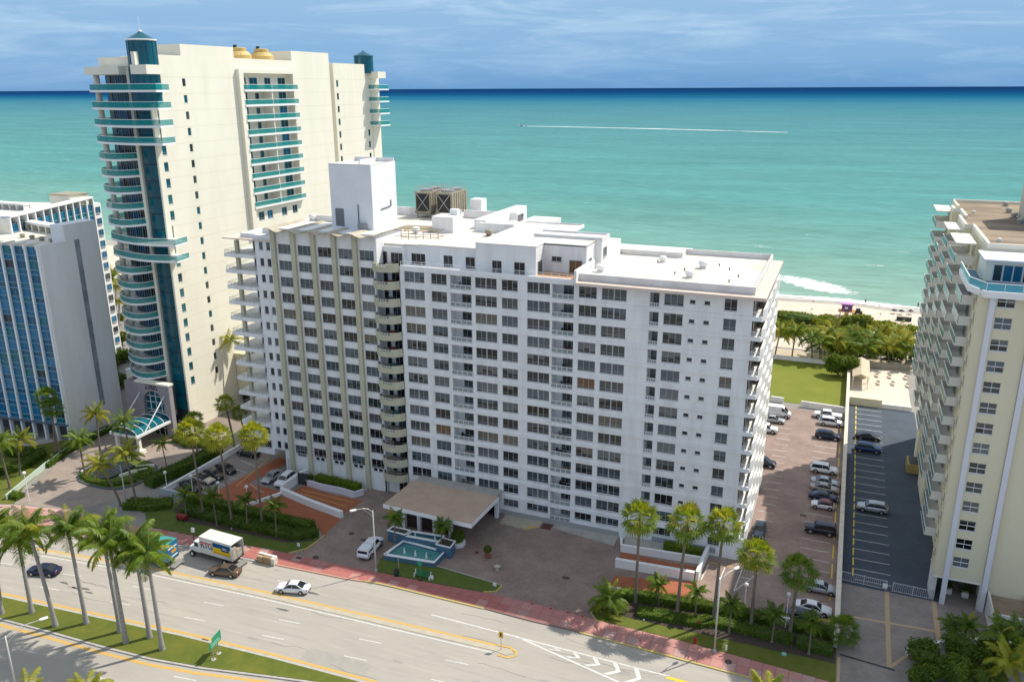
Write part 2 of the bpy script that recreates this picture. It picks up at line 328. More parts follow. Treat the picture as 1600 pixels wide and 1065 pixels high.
def foam_material(name, sc_, lo, hi, st=(1, 1, 1)):
    m = bpy.data.materials.new(name); m.use_nodes = True; t = m.node_tree; b = t.nodes['Principled BSDF']; b.inputs['Base Color'].default_value = (.80, .84, .83, 1); b.inputs['Roughness'].default_value = .9
    g = N(t, 'ShaderNodeNewGeometry'); mp = N(t, 'ShaderNodeMapping'); mp.inputs['Scale'].default_value = st; t.links.new(g.outputs['Position'], mp.inputs[0])
    n = N(t, 'ShaderNodeTexNoise'); n.inputs['Scale'].default_value = sc_; n.inputs['Detail'].default_value = 10; n.inputs['Roughness'].default_value = .75; t.links.new(mp.outputs[0], n.inputs['Vector'])
    at_ = N(t, 'ShaderNodeAttribute', attribute_name='edge'); ad = N(t, 'ShaderNodeMath', operation='ADD'); t.links.new(n.outputs[0], ad.inputs[0]); t.links.new(at_.outputs['Fac'], ad.inputs[1])
    r = N(t, 'ShaderNodeMapRange'); t.links.new(ad.outputs[0], r.inputs[0]); r.inputs[1].default_value = lo; r.inputs[2].default_value = hi; t.links.new(r.outputs[0], b.inputs['Alpha']); return m
def foam_patch(name, grid, m, z=-.235):      # grid rows of (x, y, density)
    me = bpy.data.meshes.new(name); w_ = len(grid[0]); vv = [(p[0], p[1], z+(p[3] if len(p) > 3 else 0)) for row in grid for p in row]
    me.from_pydata(vv, [], [(r*w_+i, r*w_+i+1, (r+1)*w_+i+1, (r+1)*w_+i) for r in range(len(grid)-1) for i in range(w_-1)])
    a = me.attributes.new('edge', 'FLOAT', 'POINT'); a.data.foreach_set('value', [p[2] for row in grid for p in row]); me.materials.append(m)
    o = link(name, me); o['kind'] = 'stuff'; return o
FOAM = foam_material('surf foam', .55, .42, .60, (.5, 1, 1)); FOAM2 = foam_material('breaker foam', .5, .48, .66, (.6, 1, 1))
g1 = []
for k, dens in enumerate([-.5, .2, .34, .22, -.02, -.25, -.6]):
    g1.append([(x, 167.2+1.7*k+1.8*math.sin(x*.05)+.9*math.sin(x*.17), dens, .24 if k == 0 else .12 if k == 1 else 0) for x in range(-260, 200, 4)])
foam_patch('surf_foam', g1, FOAM)
g2 = []
for k in range(9):
    row = []
    for x in range(12, 62, 3):
        u = (x-36)/20; v = (k-4)/4; row.append((x, 194-(x-36)*.62+k*3.0-12, .17-.5*max(0, (u*u+v*v*.9)-.15)))
    g2.append(row)
foam_patch('breaker_foam', g2, FOAM2, -.22)
for (cx, cy, lx) in ((58, 236, 34), (10, 262, 26), (82, 262, 30), (30, 300, 22)):
    foam_patch('breaker_foam', [[(cx+i*lx/10-lx/2, cy+k*2.2-i*.5, .03-.5*(((i-5)/5)**2+((k-2)/2)**2)) for i in range(11)] for k in range(5)], FOAM2, -.22)
# boat wake (churned white strip)
WK = foam_material('wake foam', .05, .30, .62, (.25, 1, 1))
A = G(824, 197.2, -.2); B2 = G(1230, 207, -.2); C2 = G(1010, 200.5, -.2)
rows = [[], [], []]
for i in range(41):
    t = i/40; P = (1-t)**2*A+2*t*(1-t)*C2+t*t*B2; wd = 6+10*t; dn = .42-.45*t
    for k, s_ in enumerate((-1, 0, 1)): rows[k].append((P.x+s_*wd*.1, P.y+s_*wd, dn if s_ == 0 else -.25))
foam_patch('wake_foam', rows, WK, -.2)
# ---- roads: world outlines measured along the street
kerbN = [(-140, -50), (-100, -41.5), (-75, -34.6), (-62, -31.6), (-52.5, -29.2), (-44, -27.1), (-28.5, -26.4), (-16, -25.6), (-10, -24.9), (5, -24.85), (11, -25.1), (20, -24.9), (30, -25.3), (45, -25.9), (60, -26.6), (140, -31)]
ASPH = mat('pale worn asphalt', (.40, .37, .32), .9, (.33, .31, .27), vs=.22, detail=10, lo=.35, hi=.7, stretch=(.35, 1.3, 1), bump=.15, bs=8)
medT = [(-140, -64), (-100, -53.5), (-75, -48.9), (-58.5, -46.75), (-43.9, -45.5), (-28.5, -44.2), (-15.6, -43.5), (-3.2, -43.1), (40, -42.7), (140, -45)]
medB = [(-140, -66), (-100, -56), (-75, -52.4), (-60, -51.0), (-45.2, -50.2), (-36.5, -49.9), (-28.6, -49.4), (-21.7, -48.4), (-13.6, -46.7), (-6, -45.2), (2, -43.9)]
sheet('road', band(kerbN, [(-140, -140), (140, -140)], 0, 0), .008, ASPH)
def off(pts, d): return [(x, y+d) for x, y in pts]
def strip(name, pts, d0, d1, z, m, kind='structure'):
    b = MB(); a = off(pts, d0); c = off(pts, d1); n = len(pts)
    b.add([(p[0], p[1], z) for p in a]+[(p[0], p[1], z) for p in c], [(i, i+1, n+i+1, n+i) if d1 > d0 else (i+1, i, n+i, n+i+1) for i in range(n-1)])
    return struct(name, b, m)
KERB = mat('kerb concrete', (.46, .44, .40), .85, (.36, .34, .31), vs=1.2)
KERBY = mat('yellow kerb paint', (.55, .40, .08), .8, (.42, .36, .22), vs=1.5, detail=8)
# paved strip between the service lanes and the main lanes
ctr = [(-140, -47.5), (-100, -40.5), (-75, -37.6), (-60, -35.6), (-43, -33.7), (-25, -32.6), (-7, -31.9), (9.5, -31.3)]
APRON = mat('worn concrete apron', (.47, .42, .33), .9, (.40, .36, .28), vs=.8, detail=9)
b = MB(); c0 = off(ctr, -.85)+[(11.4, -32.4), (12.1, -31.75), (11.6, -31.15)]+ctr[::-1]
b.prism(c0, .012, .055); struct('traffic_strip', b, APRON)
strip('painted_line', ctr, .05, .42, .016, YEL); 
b = MB(); b.ribbon([(9.6, -31.0), (11.3, -30.85), (12.35, -31.4), (12.5, -32.1), (11.8, -32.75), (10.4, -32.75)], .012, .06, .32); struct('painted_line', b, YEL)
strip('painted_line', ctr, -1.35, -1.15, .016, WLINE)
strip('painted_line', medT, .35, .75, .016, YEL)
strip('gutter', medT, -.1, .3, .014, KERB)
strip('painted_line', medB, -.95, -.5, .016, YEL)
def rect(name, x0, y0, x1, y1, wd, z, m):
    d = Vector((x1-x0, y1-y0)).normalized(); nn = Vector((-d.y, d.x))*wd/2
    return sheet(name, [(x0+nn.x, y0+nn.y), (x0-nn.x, y0-nn.y), (x1-nn.x, y1-nn.y), (x1+nn.x, y1+nn.y)], z, m)
def yl(pts, x):
    for (a, c), (e_, f) in zip(pts, pts[1:]):
        if a <= x <= e_: return c+(f-c)*(x-a)/(e_-a)
    return pts[-1][1]
for i in range(-9, 8):
    for base, q in ((ctr, -4.45), (medT, 3.35)):
        x = -19.2+12*i if base is medT else -7.2+12*i
        lo_ = yl(ctr, min(x, 9)) if base is ctr else yl(medT, x)
        y0 = lo_+q; rect('painted_line', x, y0, x+3.1, y0+.16+(yl(base, min(x+3.1, 9))-yl(base, min(x, 9))), .15, .016, WLINE)
for i in range(-8, 0):
    x = -13.1+12*i; rect('painted_line', x, yl(ctr, x)+3.25, x+3, yl(ctr, x+3)+3.25, .15, .016, WLINE)
rect('painted_line', -1, -28.45, 11.4, -28.55, .22, .016, WLINE)
for x in (-46, -34, -22, -10, 2): rect('painted_line', x, -54.4+abs(x+30)*.03, x+3, -54.2+abs(x+27)*.03, .16, .016, WLINE)
for x in (-24, -12, 0, 12): rect('painted_line', x, -50.6+(x+24)*.13, x+3, -50.2+(x+24)*.13, .15, .016, WLINE)
# painted island with chevrons
rect('painted_line', 11.3, -28.6, 31, -28.75, .22, .02, WLINE); rect('painted_line', 12.2, -28.75, 26.6, -32.2, .3, .023, WLINE)
for k in range(5):
    x = 16.2+k*2.6; yb = -28.7-(x-.8-12.2)*.243
    b = MB(); ym = (-28.9+yb)/2; b.add([(x, -28.85, .027), (x+.6, -28.85, .027), (x+1.35, ym, .027), (x, yb+.1, .027), (x-.6, yb+.25, .027), (x+.75, ym, .027)], [(0, 5, 2, 1), (5, 4, 3, 2)]); struct('painted_line', b, WLINE)
rect('painted_line', 30.6, -29.0, 34, -29.1, .45, .02, YELB)
# crossing by the driveway
for k in range(5): rect('painted_line', -77.5+k*1.1, -41.5+k*.15, -75.0+k*1.1, -35.2+k*.15, .35, .02, WLINE)
# wear on the carriageway: repaired patches, sealed cracks, rubber and oil marks
PATCH = mat('darker asphalt patch', (.35, .33, .29), .9, (.31, .295, .26), vs=.8, detail=8); TAR = mat('crack sealant', (.12, .115, .105), .7); OIL = mat('oil stained asphalt', (.27, .25, .225), .75, (.33, .31, .28), vs=1.5)
rp = random.Random(21)
for x, y, l_, w_ in ((-12, -41.3, 9, 2.4), (24, -36.5, 6, 2.2), (-62, -40.2, 5, 2.0)): rect('road_patch', x, y, x+l_, y+.1, w_, .0125, PATCH)
for i in range(26):
    x, y = rp.uniform(-70, 36), rp.uniform(-43, -26); pts = [(x, y)]
    for k in range(5): pts.append((pts[-1][0]+rp.uniform(.4, 2.0), pts[-1][1]+rp.uniform(-.35, .35)))
    b = MB(); b.ribbon(pts, .009, .0135, .05); struct('sealed_crack', b, TAR)
for i in range(34):
    x, y = rp.uniform(-70, 36), rp.choice([-41.4, -38.2, -34.9, -30.3, -27.2])+rp.uniform(-.3, .3); n_ = 9
    b = MB(); b.add([(x+rp.uniform(.7, 1.2)*rp.uniform(.5, 1.4)*math.cos(2*math.pi*k/n_), y+.22*rp.uniform(.6, 1.2)*math.sin(2*math.pi*k/n_), .0132) for k in range(n_)], [tuple(range(n_))]); struct('road_stain', b, OIL if rp.random() < .7 else TAR)
for y0 in (-42.1, -40.6, -38.9, -37.2, -35.6, -34.2, -30.9, -29.7, -28.0, -26.6):
    pts = [(x, y0+(yl(medT, x)+43.2)*.85+rp.uniform(-.06, .06)) for x in range(-100, 60, 8)]; strip('tyre_track', pts, 0, .42, .0118, MATS.get('tyre track') or mat('tyre track', (.345, .32, .28), .85, (.40, .37, .32), vs=.5, detail=9, lo=.42, hi=.6, stretch=(.25, 1, 1)))
# median
GRASS = mat('yellowish lawn grass', (.085, .115, .012), .9, (.15, .15, .018), vs=.35, detail=9, lo=.38, hi=.72, bump=.6, bs=9)  # yellower of the two verge grass colours, mottled at random
GRASS2 = mat('darker lawn grass', (.07, .11, .014), .9, (.105, .13, .018), vs=.5, detail=9, bump=.6, bs=9)  # darker, greener grass colour, mottled at random
LAWN = mat('broad lawn', (.13, .165, .008), .9, (.19, .195, .02), vs=.12, detail=9, lo=.35, hi=.7, bump=.5, bs=7)
b = MB(); b.prism(medT[:8]+[(2, -43.3)]+medB[::-1], .008, .15); struct('kerb', b, KERB)
b = MB(); b.prism(off(medT[:8], -.28)+[(.5, -43.55)]+off(medB[:-1], .3)[::-1], .01, .19); struct('median_grass', b, GRASS)
def kerbrun(pts, m, w_=.3, h=.14):
    b = MB(); b.ribbon(pts, .004, h, w_); struct('kerb', b, m)
kerbrun([p for p in kerbN if p[0] <= -28], KERB); kerbrun([(-28, -26.2), (-16, -25.45), (-13.6, -25.1)], mat('reddish kerb', (.5, .27, .2), .85)); kerbrun([(-13.5, -25.0), (-10, -24.75), (5, -24.7)], KERBY); kerbrun([(18.5, -24.8), (30, -25.15), (45, -25.75)], KERBY); kerbrun([(45, -25.8), (60, -26.5), (140, -30.9)], KERB)
# sidewalk with slabs one by one
SW = mat('joint mortar', (.26, .17, .15), .9)
kN = [p for p in kerbN if -76 <= p[0] <= 60]
swT = [(-78, -27.6), (-73, -26.6), (-62, -26), (-53.9, -24.9), (-43, -24.2), (-31.6, -23.1), (-20, -22.9), (-12.6, -22.45), (-4.6, -22.0), (5, -21.3), (12, -21.3), (19.8, -21.6), (30, -21.7), (41, -22.3), (49.3, -22.9)]
kk = [(x, yl(kerbN, x)+.15) for x, _ in swT]
sw = MB(); 
for (a, c), (a2, c2) in zip(list(zip(kk, swT)), list(zip(kk, swT))[1:]): sw.prism([a, a2, c2, c], .004, .12)
sidewalk = struct('sidewalk', sw, SW)
SL = [mat('pink slab %d' % i, c, .85, c2, vs=1.1, detail=8) for i, (c, c2) in enumerate([
    ((.46, .20, .175), (.40, .18, .16)), ((.49, .235, .20), (.42, .21, .18)), ((.38, .125, .11), (.41, .155, .13)), ((.44, .25, .22), (.39, .22, .195)), ((.45, .285, .25), (.41, .255, .225))])]
sm = MB(); sm.add([(.02, .02, 0), (.98, .02, 0), (.98, .98, 0), (.02, .98, 0), (.02, .02, .03), (.98, .02, .03), (.98, .98, .03), (.02, .98, .03)], [(4, 5, 6, 7), (0, 1, 5, 4), (1, 2, 6, 5), (2, 3, 7, 6), (3, 0, 4, 7)])
SM = sm.mesh('paving_slab', SL[0]); rs = random.Random(3)
x = -76.0; blk = 0
while x < 48.3:
    lo_, hi_ = yl(kerbN, x)+.32, yl(swT, x); sl = (yl(kerbN, x+1.5)-yl(kerbN, x))/1.5; nrow = 2
    if rs.random() < .22: blk = rs.choice([0, 0, 1, 1, 2, 2, 3, 4])
    for k in range(nrow):
        h = (hi_-lo_)/nrow; mi = blk if rs.random() < .8 else rs.randrange(5)
        if x > 18: mi = rs.choice([1, 1, 1, 0, 4])
        o = link('paving_slab', SM, sidewalk, (x, lo_+k*h, .118)); o.scale = (1.5, h, 1); o.rotation_euler.z = math.atan(sl)*.95
        o.material_slots[0].link = 'OBJECT'; o.material_slots[0].material = SL[mi]
    x += 1.5
# ---- forecourt and lots
PAVR = brickmat('reddish brick pavers', (.305, .225, .185), (.26, .185, .155), (.22, .17, .15), .42, .21, macro=(.72, .22))
PAVG = brickmat('grey brown pavers', (.27, .235, .21), (.235, .205, .19), (.18, .16, .15), .4, .2, macro=(.8, .3))
PAVD = brickmat('driveway pavers', (.33, .27, .22), (.29, .235, .20), (.22, .19, .17), .4, .2, macro=(.82, .3))
BLUEA = mat('dark blue grey sealed asphalt', (.062, .082, .108), .8, (.045, .060, .082), vs=.25, detail=9, bump=.1)
ORNG = mat('orange red ramp coating', (.37, .125, .06), .8, (.31, .095, .045), vs=.5, detail=9)
sheet('forecourt', [(-27.5, -23.3), (-20, -23), (-12.6, -22.6), (-4.6, -22.2), (5, -21.5), (12, -21.5), (19.6, -21.8), (19.0, -18), (18.6, 1), (-3, 1), (-28, 1), (-29, -3.5), (-26.3, -10.7), (-25.8, -18)], .016, PAVR)
sheet('parking_lot', [(18, -14.6), (30.5, -13.2), (49.2, -12.6), (49.2, 66.5), (33.5, 66.5), (33.5, -.6), (18, -.6)], .012, PAVR)
sheet('parking_lot', [(49.2, -.5), (62.5, -.5), (62.5, 73.6), (49.2, 73.6)], .014, BLUEA)
sheet('driveway', [(49.2, -24), (58, -24), (56.5, -16.5), (57.7, -13), (61.2, -10.9), (68, -8), (75, -5), (75, 1.5), (49.2, 1.5)], .010, PAVG)
TANS = mat('tan concrete band', (.47, .34, .20), .8, (.40, .30, .19), vs=1)
for i_, p in enumerate(((55.3, -.4, 55.15, -17.3, .55), (61.15, -.6, 61.1, -10.9, .6), (49.6, -8.4, 61, -7.6, .45), (55.3, -17.2, 57.6, -13.6, .4), (57.6, -13.6, 61, -11.1, .4))): rect('paving_band', *p, .018+.003*i_, TANS)
rect('drain', 49.6, -17.0, 55.8, -17.7, .3, .036, DARKM); rect('painted_line', 49.5, -17.6, 49.5, -24, .35, .022, TANS)
sheet('parking_lot', [(-60, -15.2), (-28.6, -14.6), (-26.0, -16.2), (-26.4, -10.9), (-40.6, -7.6), (-41, -5.4), (-41, 4.4), (-60, 6)], .020, PAVG)
sheet('ramp', [(-52.6, -14.7), (-28.6, -14.5), (-26.0, -16.9), (-26.4, -10.9), (-40.4, -7.6), (-42.3, -6.6), (-48.9, -6.2), (-47.3, 4.4), (-50.6, 4.4), (-51.6, -6)], .026, ORNG)
sheet('ramp', [(-40, -6.9), (-27, -10.2), (-26.5, -4.4), (-34, -4.1), (-39.2, -3.2)], .026, ORNG)
sheet('ramp', [(18.9, -13.9), (19.3, -10.6), (30.2, -7.9), (30.2, -13.0), (24, -13.9)], .020, ORNG)
sheet('ramp', [(18.9, -8.1), (30.0, -7.2), (30.4, -3.8), (26, -4.2), (18.5, -4.0)], .020, ORNG)
for p in ((-38, -6.0, -27.8, -7.2), (-38.6, -4.9, -27.6, -5.5), (19.2, -6, 29.4, -5.9)): rect('painted_line', *p, .16, .032, YEL)
# parking bays
for i in range(23):
    y = 4.4+2.88*i
    if y < 65: rect('painted_line', 43.4, y+.05, 47.6, y, .12, .02, WLINE)
for y in (-9.5, -6.6, -3.8, -1, 1.6): rect('painted_line', 44.2, y, 47.8, y, .12, .02, WLINE)
for i in range(18):
    y = 8+2.9*i; rect('painted_line', 36.2, y, 38.8, y, .11, .02, WLINE)
for i in range(14): rect('painted_line', 48.1, -11+i*5.6, 48.1, -7+i*5.6, .17, .024, YELB)
for i in range(25):
    y = 1.2+2.92*i; rect('painted_line', 51.0, y, 55.9, y, .12, .02, WLINE)
for i in range(24): rect('painted_line', 50.9, 2+3*i, 50.9, 4.2+3*i, .2, .024, YELB)
for p in ((35.6, -8.2, 36, -2.2), (36, -2.2, 38.2, -2.3), (38.2, -2.4, 35.6, -8.2), (35.8, -4.2, 37.5, -4.2)): rect('painted_line', *p, .14, .02, WLINE)
for p in ((31.2, -2.0, 33.2, -2.0), (33.6, -2.0, 35.6, -2.1), (31.3, -2.4, 30.9, -7), (33.6, -2.5, 33.3, -8)): rect('painted_line', *p, .17, .02, YEL if p[1] > -2.2 else WLINE)
for i, y in enumerate((-13.2, -10.4, -7.6, -4.8, -2, .8, 3.6)): rect('painted_line', -56.4, y, -52.4, y-.9, .12, .03, WLINE)
rect('painted_line', -48.6, -6.4, -44.2, -8.2, .12, .03, WLINE); rect('painted_line', -52.2, 3.8, -50.2, -8, .16, .03, YEL)
# lawns
sheet('lawn', [(-57.5, -21.6), (-54, -24.6), (-43, -24), (-32, -23), (-28.2, -23), (-26.4, -21.2), (-25.9, -18), (-28, -15), (-55, -15.3)], .02, GRASS2, h=.11)
sheet('lawn', [(-14.4, -19.0), (-13.2, -22.3), (-4.6, -21.9), (3.2, -21.2), (4.9, -20.4), (5.1, -18.9), (-5.8, -17.9)], .02, GRASS2, h=.11)
sheet('lawn', [(18.9, -14.3), (18.9, -20.2), (19.9, -21.6), (30, -21.6), (41, -22.2), (49.2, -22.8), (49.2, -12.8), (30.5, -13.4)], .02, GRASS, h=.10)
sheet('lawn', [(26, 69.8), (49.0, 69.8), (49.0, 100.5), (26, 100.5)], .02, LAWN, h=.04)
sheet('lawn', [(-82, -27.6), (-81, -27), (-85, -22), (-88, -15.6), (-90.5, -8.8), (-91.3, 0), (-100, -9.4), (-112, -15), (-130, -30), (-100, -33)], .016, GRASS, h=.06)
sheet('mulch', [(21, -14.7), (49.1, -13.2), (49.1, -19.2), (24, -19.6), (20.4, -19.2)], .125, mat('dark mulch', (.05, .038, .03), .95, (.08, .06, .045), vs=3), h=.02)
sheet('mulch', [(-55, -15.2), (-28.4, -15.1), (-26.6, -18.6), (-30, -20.6), (-50, -21.2), (-54, -19)], .135, MATS['dark mulch'], h=.02)
kerbrun([(-25.9, -16.5), (-26.2, -20.8), (-28, -22.9)], KERBY, .2, .16); kerbrun([(5.2, -18.9), (5, -20.5), (3.4, -21.3)], KERBY, .2, .16); kerbrun([(18.7, -14), (18.7, -20.4), (19.8, -21.7)], KERBY, .2, .16); kerbrun([(-5.8, -17.8), (5.1, -18.8)], KERB, .16, .15)
# tower driveway, round bed
sheet('driveway', [(-80.6, -27.2), (-77.8, -26.3), (-73, -25.7), (-68.3, -23.6), (-66.2, -19.6), (-65.6, -13.8), (-64.3, 3.4), (-67.5, 3.4), (-73, 1.2), (-75, 5), (-92, 5), (-90, 1.5), (-89.4, -2.8), (-88.9, -8.6), (-86.8, -14.9), (-83.9, -21.1)], .022, PAVD)
sheet('sidewalk_apron', [(-92, -31.5), (-80.8, -27.3), (-73.3, -25.8), (-68, -24.2), (-66, -26), (-75, -34.2), (-100, -41)], .014, mat('pale pink paving', (.52, .34, .29), .85, (.47, .31, .27), vs=.6))
sheet('path', [(-84, -24), (-92.5, -9), (-94, 8), (-99, 8), (-101, -8), (-110, -16), (-135, -26), (-130, -31), (-110, -21), (-99, -14)], .011, CONC)
sheet('road', [(-92, -9), (-110, -11), (-140, -18), (-140, -25), (-108, -15.6), (-99, -9)], .022, BLUEA)
isl = [(-79.6, -15.7), (-77.6, -17), (-75, -17.5), (-71, -17.5), (-68.4, -16.7), (-66.9, -14.6), (-66.6, -12), (-67.3, -9), (-69.2, -7), (-71.5, -6), (-74.5, -5.8), (-78, -6.2), (-80.6, -7.8), (-81.7, -10.4), (-81.2, -13.4)]
ctr_ = (-74.2, -11.5)
sheet('kerb', isl, .02, mat('dark teal kerb', (.08, .10, .10), .7), h=.2)
sheet('planting_bed', [(ctr_[0]+(p[0]-ctr_[0])*.93, ctr_[1]+(p[1]-ctr_[1])*.93) for p in isl], .05, GRASS2, h=.2)
# rear: pool decks, sandy path, promenade
DECK = mat('pale pool deck', (.64, .57, .46), .8, (.56, .50, .41), vs=.3)
sheet('terrace', [(49.4, 74), (62, 74), (62, 101), (49.4, 101)], .02, DECK)
sheet('path', [(-200, 101.5), (200, 101.5), (200, 110.5), (-200, 110.5)], .018, mat('sandy path', (.52, .43, .31), .95, (.44, .37, .27), vs=.4))
sheet('terrace', [(-126, 44), (-94, 44), (-94, 99), (-126, 99)], .02, mat('cream pool deck', (.66, .54, .38), .8, (.58, .48, .35), vs=.3))
sheet('lawn', [(-124, 78), (-100, 78), (-100, 96), (-124, 96)], .03, LAWN, h=.05)
sheet('terrace', [(-93.6, 12), (-62, 12), (-62, 5), (-57, 5), (-57, 40), (-93.6, 40)], .009, mat('service yard paving', (.26, .21, .18), .85, (.22, .18, .16), vs=.4))
# ============================================================ THE MAIN BUILDING
H = 2.8
main = thing('apartment_building', 'long white slab block with olive piers and a wavy roof canopy behind the fountain', 'apartment building', (-4, 12, 0))
rows = list(range(1, 15)); zt = lambda k: 3.08+(k-1)*H    # top of a window row
cols3 = [(-2.42, 2.6), (9.75, 2.7), (-14.33, 2.66)]; cols4 = [(-19.09, 3.55), (-6.82, 3.58), (1.7, 3.6), (13.2, 3.65)]
colsE = [(22.25, 2.7, 3), (30.5, 1.7, 2)]
WH = 1.66
ops = []; wins = []
for k in rows:
    z1 = zt(k); z0 = z1-WH if k > 1 else z1-1.3
    for u, w_ in cols3+cols4+[(a, b_) for a, b_, _ in colsE]:
        n_ = 4 if w_ > 3.4 else 3
        if u == 30.5: n_ = 2
        if u < -10 and k == 1: continue          # behind the entrance canopy
        ops.append((u, u+w_, z0, z1)); wins.append((u, w_, z0, z1-z0, n_))
    for u in (25.8, 27.8):
        ops.append((u, u+.78, z1-1.15, z1-.6)); wins.append((u, .78, z1-1.15, .55, 1))
BAL = [(-11.06, 3.6), (5.65, 3.35)]
for k in rows:
    for u, w_ in BAL:
        if u < -10 and k == 1: continue
        ops.append((u, u+w_, zt(k)-2.15, zt(k)))
    ops.append((20.2, 21.55, zt(k)-2.1, zt(k)))
    if k > 1: ops.append((34.3, 35.6, zt(k)-2.2, zt(k)))
ZT = 40.0
wall = MB(); band_ = MB()
for a, c, z0, z1, iw in solid_cells(-19.75, 35.6, 0.95, ZT, ops):
    x_ = 0 if iw else -.11
    wall.box(a, c, x_, .3, z0, z1)
part('wall', wall, WHITE, main)
b = MB()
for k in range(1, 15): b.box(-19.6, 35.65, -.075, -.05, zt(k)+.02, zt(k)+.12); b.box(-19.6, 35.65, -.075, -.05, zt(k)-WH-.22, zt(k)-WH-.12) if k > 1 else None
# body behind the skin
b2 = MB(); b2.box(-19.75, 34.2, 1.7, 25, 0, 39.7); b2.box(-19.75, 20.2-.15, 25, 34, 0, 39.7)
def core_run(u0, u1): b2.box(u0, u1, .3, 1.7, 0.05, 39.7)
edges = [-19.75, -11.06, -7.46, 5.65, 9.0, 20.2, 21.55, 34.3]
for i in range(0, len(edges), 2): core_run(edges[i], edges[i+1])
for u0, u1 in ((-11.06, -7.46), (5.65, 9.0), (20.2, 21.55)):
    b2.box(u0, u1, .3, 1.7, 0.05, .95)
part('body', b2, WHITE, main)
for (u, w_, z0, h, n_) in wins:
    window(main, (u, .10, z0), 0, w_, h, n_, True, groups=('g' if n_ == 4 else None)) if n_ > 1 else window(main, (u, .10, z0), 0, w_, h, 1, False, glass=GL[1], name='vent_window')
# recessed balconies
def rail_mesh(w_, glass, h=.62, z0=.05):
    r = MB(); r.box(0, w_, -.1, -.03, h+z0, h+z0+.07); r.box(0, w_, -.09, -.05, z0, z0+.05)
    for i in range(5): x = w_*i/4; r.box(max(0, x-.03), min(w_, x+.03), -.09, -.05, z0+.05, h+z0)
    g = MB(); g.box(.03, w_-.03, -.075, -.065, z0+.05, z0+h); return r, g
RGM = {}
for u, w_ in BAL:
    r, g = rail_mesh(w_, CLEAR); RGM[u] = (r.mesh('railing', WHITE2), g.mesh('railing_glass', CLEAR))
nr, ng = rail_mesh(1.35, CLEAR, .5); NRM = nr.mesh('railing', WHITE2)
sl = MB(); sl.box(0, 3.58, .3, 1.7, -.3, 0); 
FURN = [mat('balcony furniture %d' % i, c) for i, c in enumerate([(.03, .03, .035), (.05, .14, .13), (.22, .20, .18), (.16, .03, .03), (.30, .28, .25)])]
for k in rows:
    z0 = zt(k)-2.15
    for u, w_ in BAL:
        if u < -10 and k == 1: continue
        f = MB(); f.box(u, u+w_, .3, 1.7, z0-.35, z0); part('balcony_slab', f, WHITE2, main)
        at('railing', RGM[u][0], main, (u, 0, z0)); at('railing_glass', RGM[u][1], main, (u, 0, z0), 0)
        window(main, (u+1.25, 1.64, z0+.35), 0, w_-1.35, 1.8, 3, True, name='balcony_door', glass=random.choice(GL[:5]))
        if random.random() < .6:
            q = MB(); x = u+.5+random.random()*1.4; q.box(x, x+1.0, .8, 1.4, z0+.0, z0+.4); q.box(x, x+.16, .8, 1.4, z0+.4, z0+.8); q.box(x+1.3, x+1.7, .7, 1.1, z0, z0+.45)
            part('balcony_furniture', q, random.choice(FURN), main)
    at('railing', NRM, main, (20.2, 0, zt(k)-2.1))
    f = MB(); f.box(20.2, 21.55, .3, 1.7, zt(k)-2.45, zt(k)-2.1); part('balcony_slab', f, WHITE2, main)
    window(main, (20.35, 1.64, zt(k)-2.05), 0, 1.05, 2.0, 1, False, name='balcony_door', glass=GL[6])
# east end: open corner balconies and the stacked balcony fronts along the right side
WARM = mat('warm cream inner wall', (.62, .52, .38), .7)
e_ = MB(); e_.box(34.2, 34.3, .3, 24.9, .05, 39.7); part('end_wall', e_, WARM, main)
for k in range(1, 15):
    z0 = zt(k)-2.2
    if k == 1:
        f = MB(); f.box(34.3, 35.6, .3, 25, .05, zt(1)+.3); part('end_base', f, WHITE, main); continue
    f = MB(); f.box(34.3, 35.6, .3, 25, z0-.25, z0-.05); part('balcony_slab', f, WHITE2, main)
    for j in range(4):
        y0 = .3+j*6.2
        f = MB(); f.prism([(35.6, y0+.05), (35.95, y0+1.4), (35.95, y0+4.2), (35.6, y0+6.1)], z0-.75, z0+.95); part('balcony_front', f, WHITE2, main)
        if j: 
            f = MB(); f.box(34.3, 35.6, y0-.35, y0-.2, z0, z0+2.35); part('balcony_divider', f, WHITE2, main)
    f = MB(); f.box(34.35, 35.5, -.03, .0, z0+.62, z0+.68); f.box(34.35, 35.5, -.03, 0, z0+.1, z0+.14)
    for q in range(7): f.box(34.4+q*.18, 34.43+q*.18, -.02, .0, z0+.14, z0+.62)
    part('railing', f, WHITE2, main)
    window(main, (34.32, 3.2, z0+.05), R(90), 2.2, 2.0, 2, False, name='balcony_door', glass=random.choice(GL[:3]))
    window(main, (34.45, 5.3, z0+.05), 0, .9, 1.9, 1, False, name='balcony_door', glass=GL[1], fm=mat('tan door frame', (.5, .38, .25)))
    f = MB(); f.box(34.3, 35.6, 5.4, 5.5, z0, z0+2.4); part('balcony_divider', f, WARM, main)
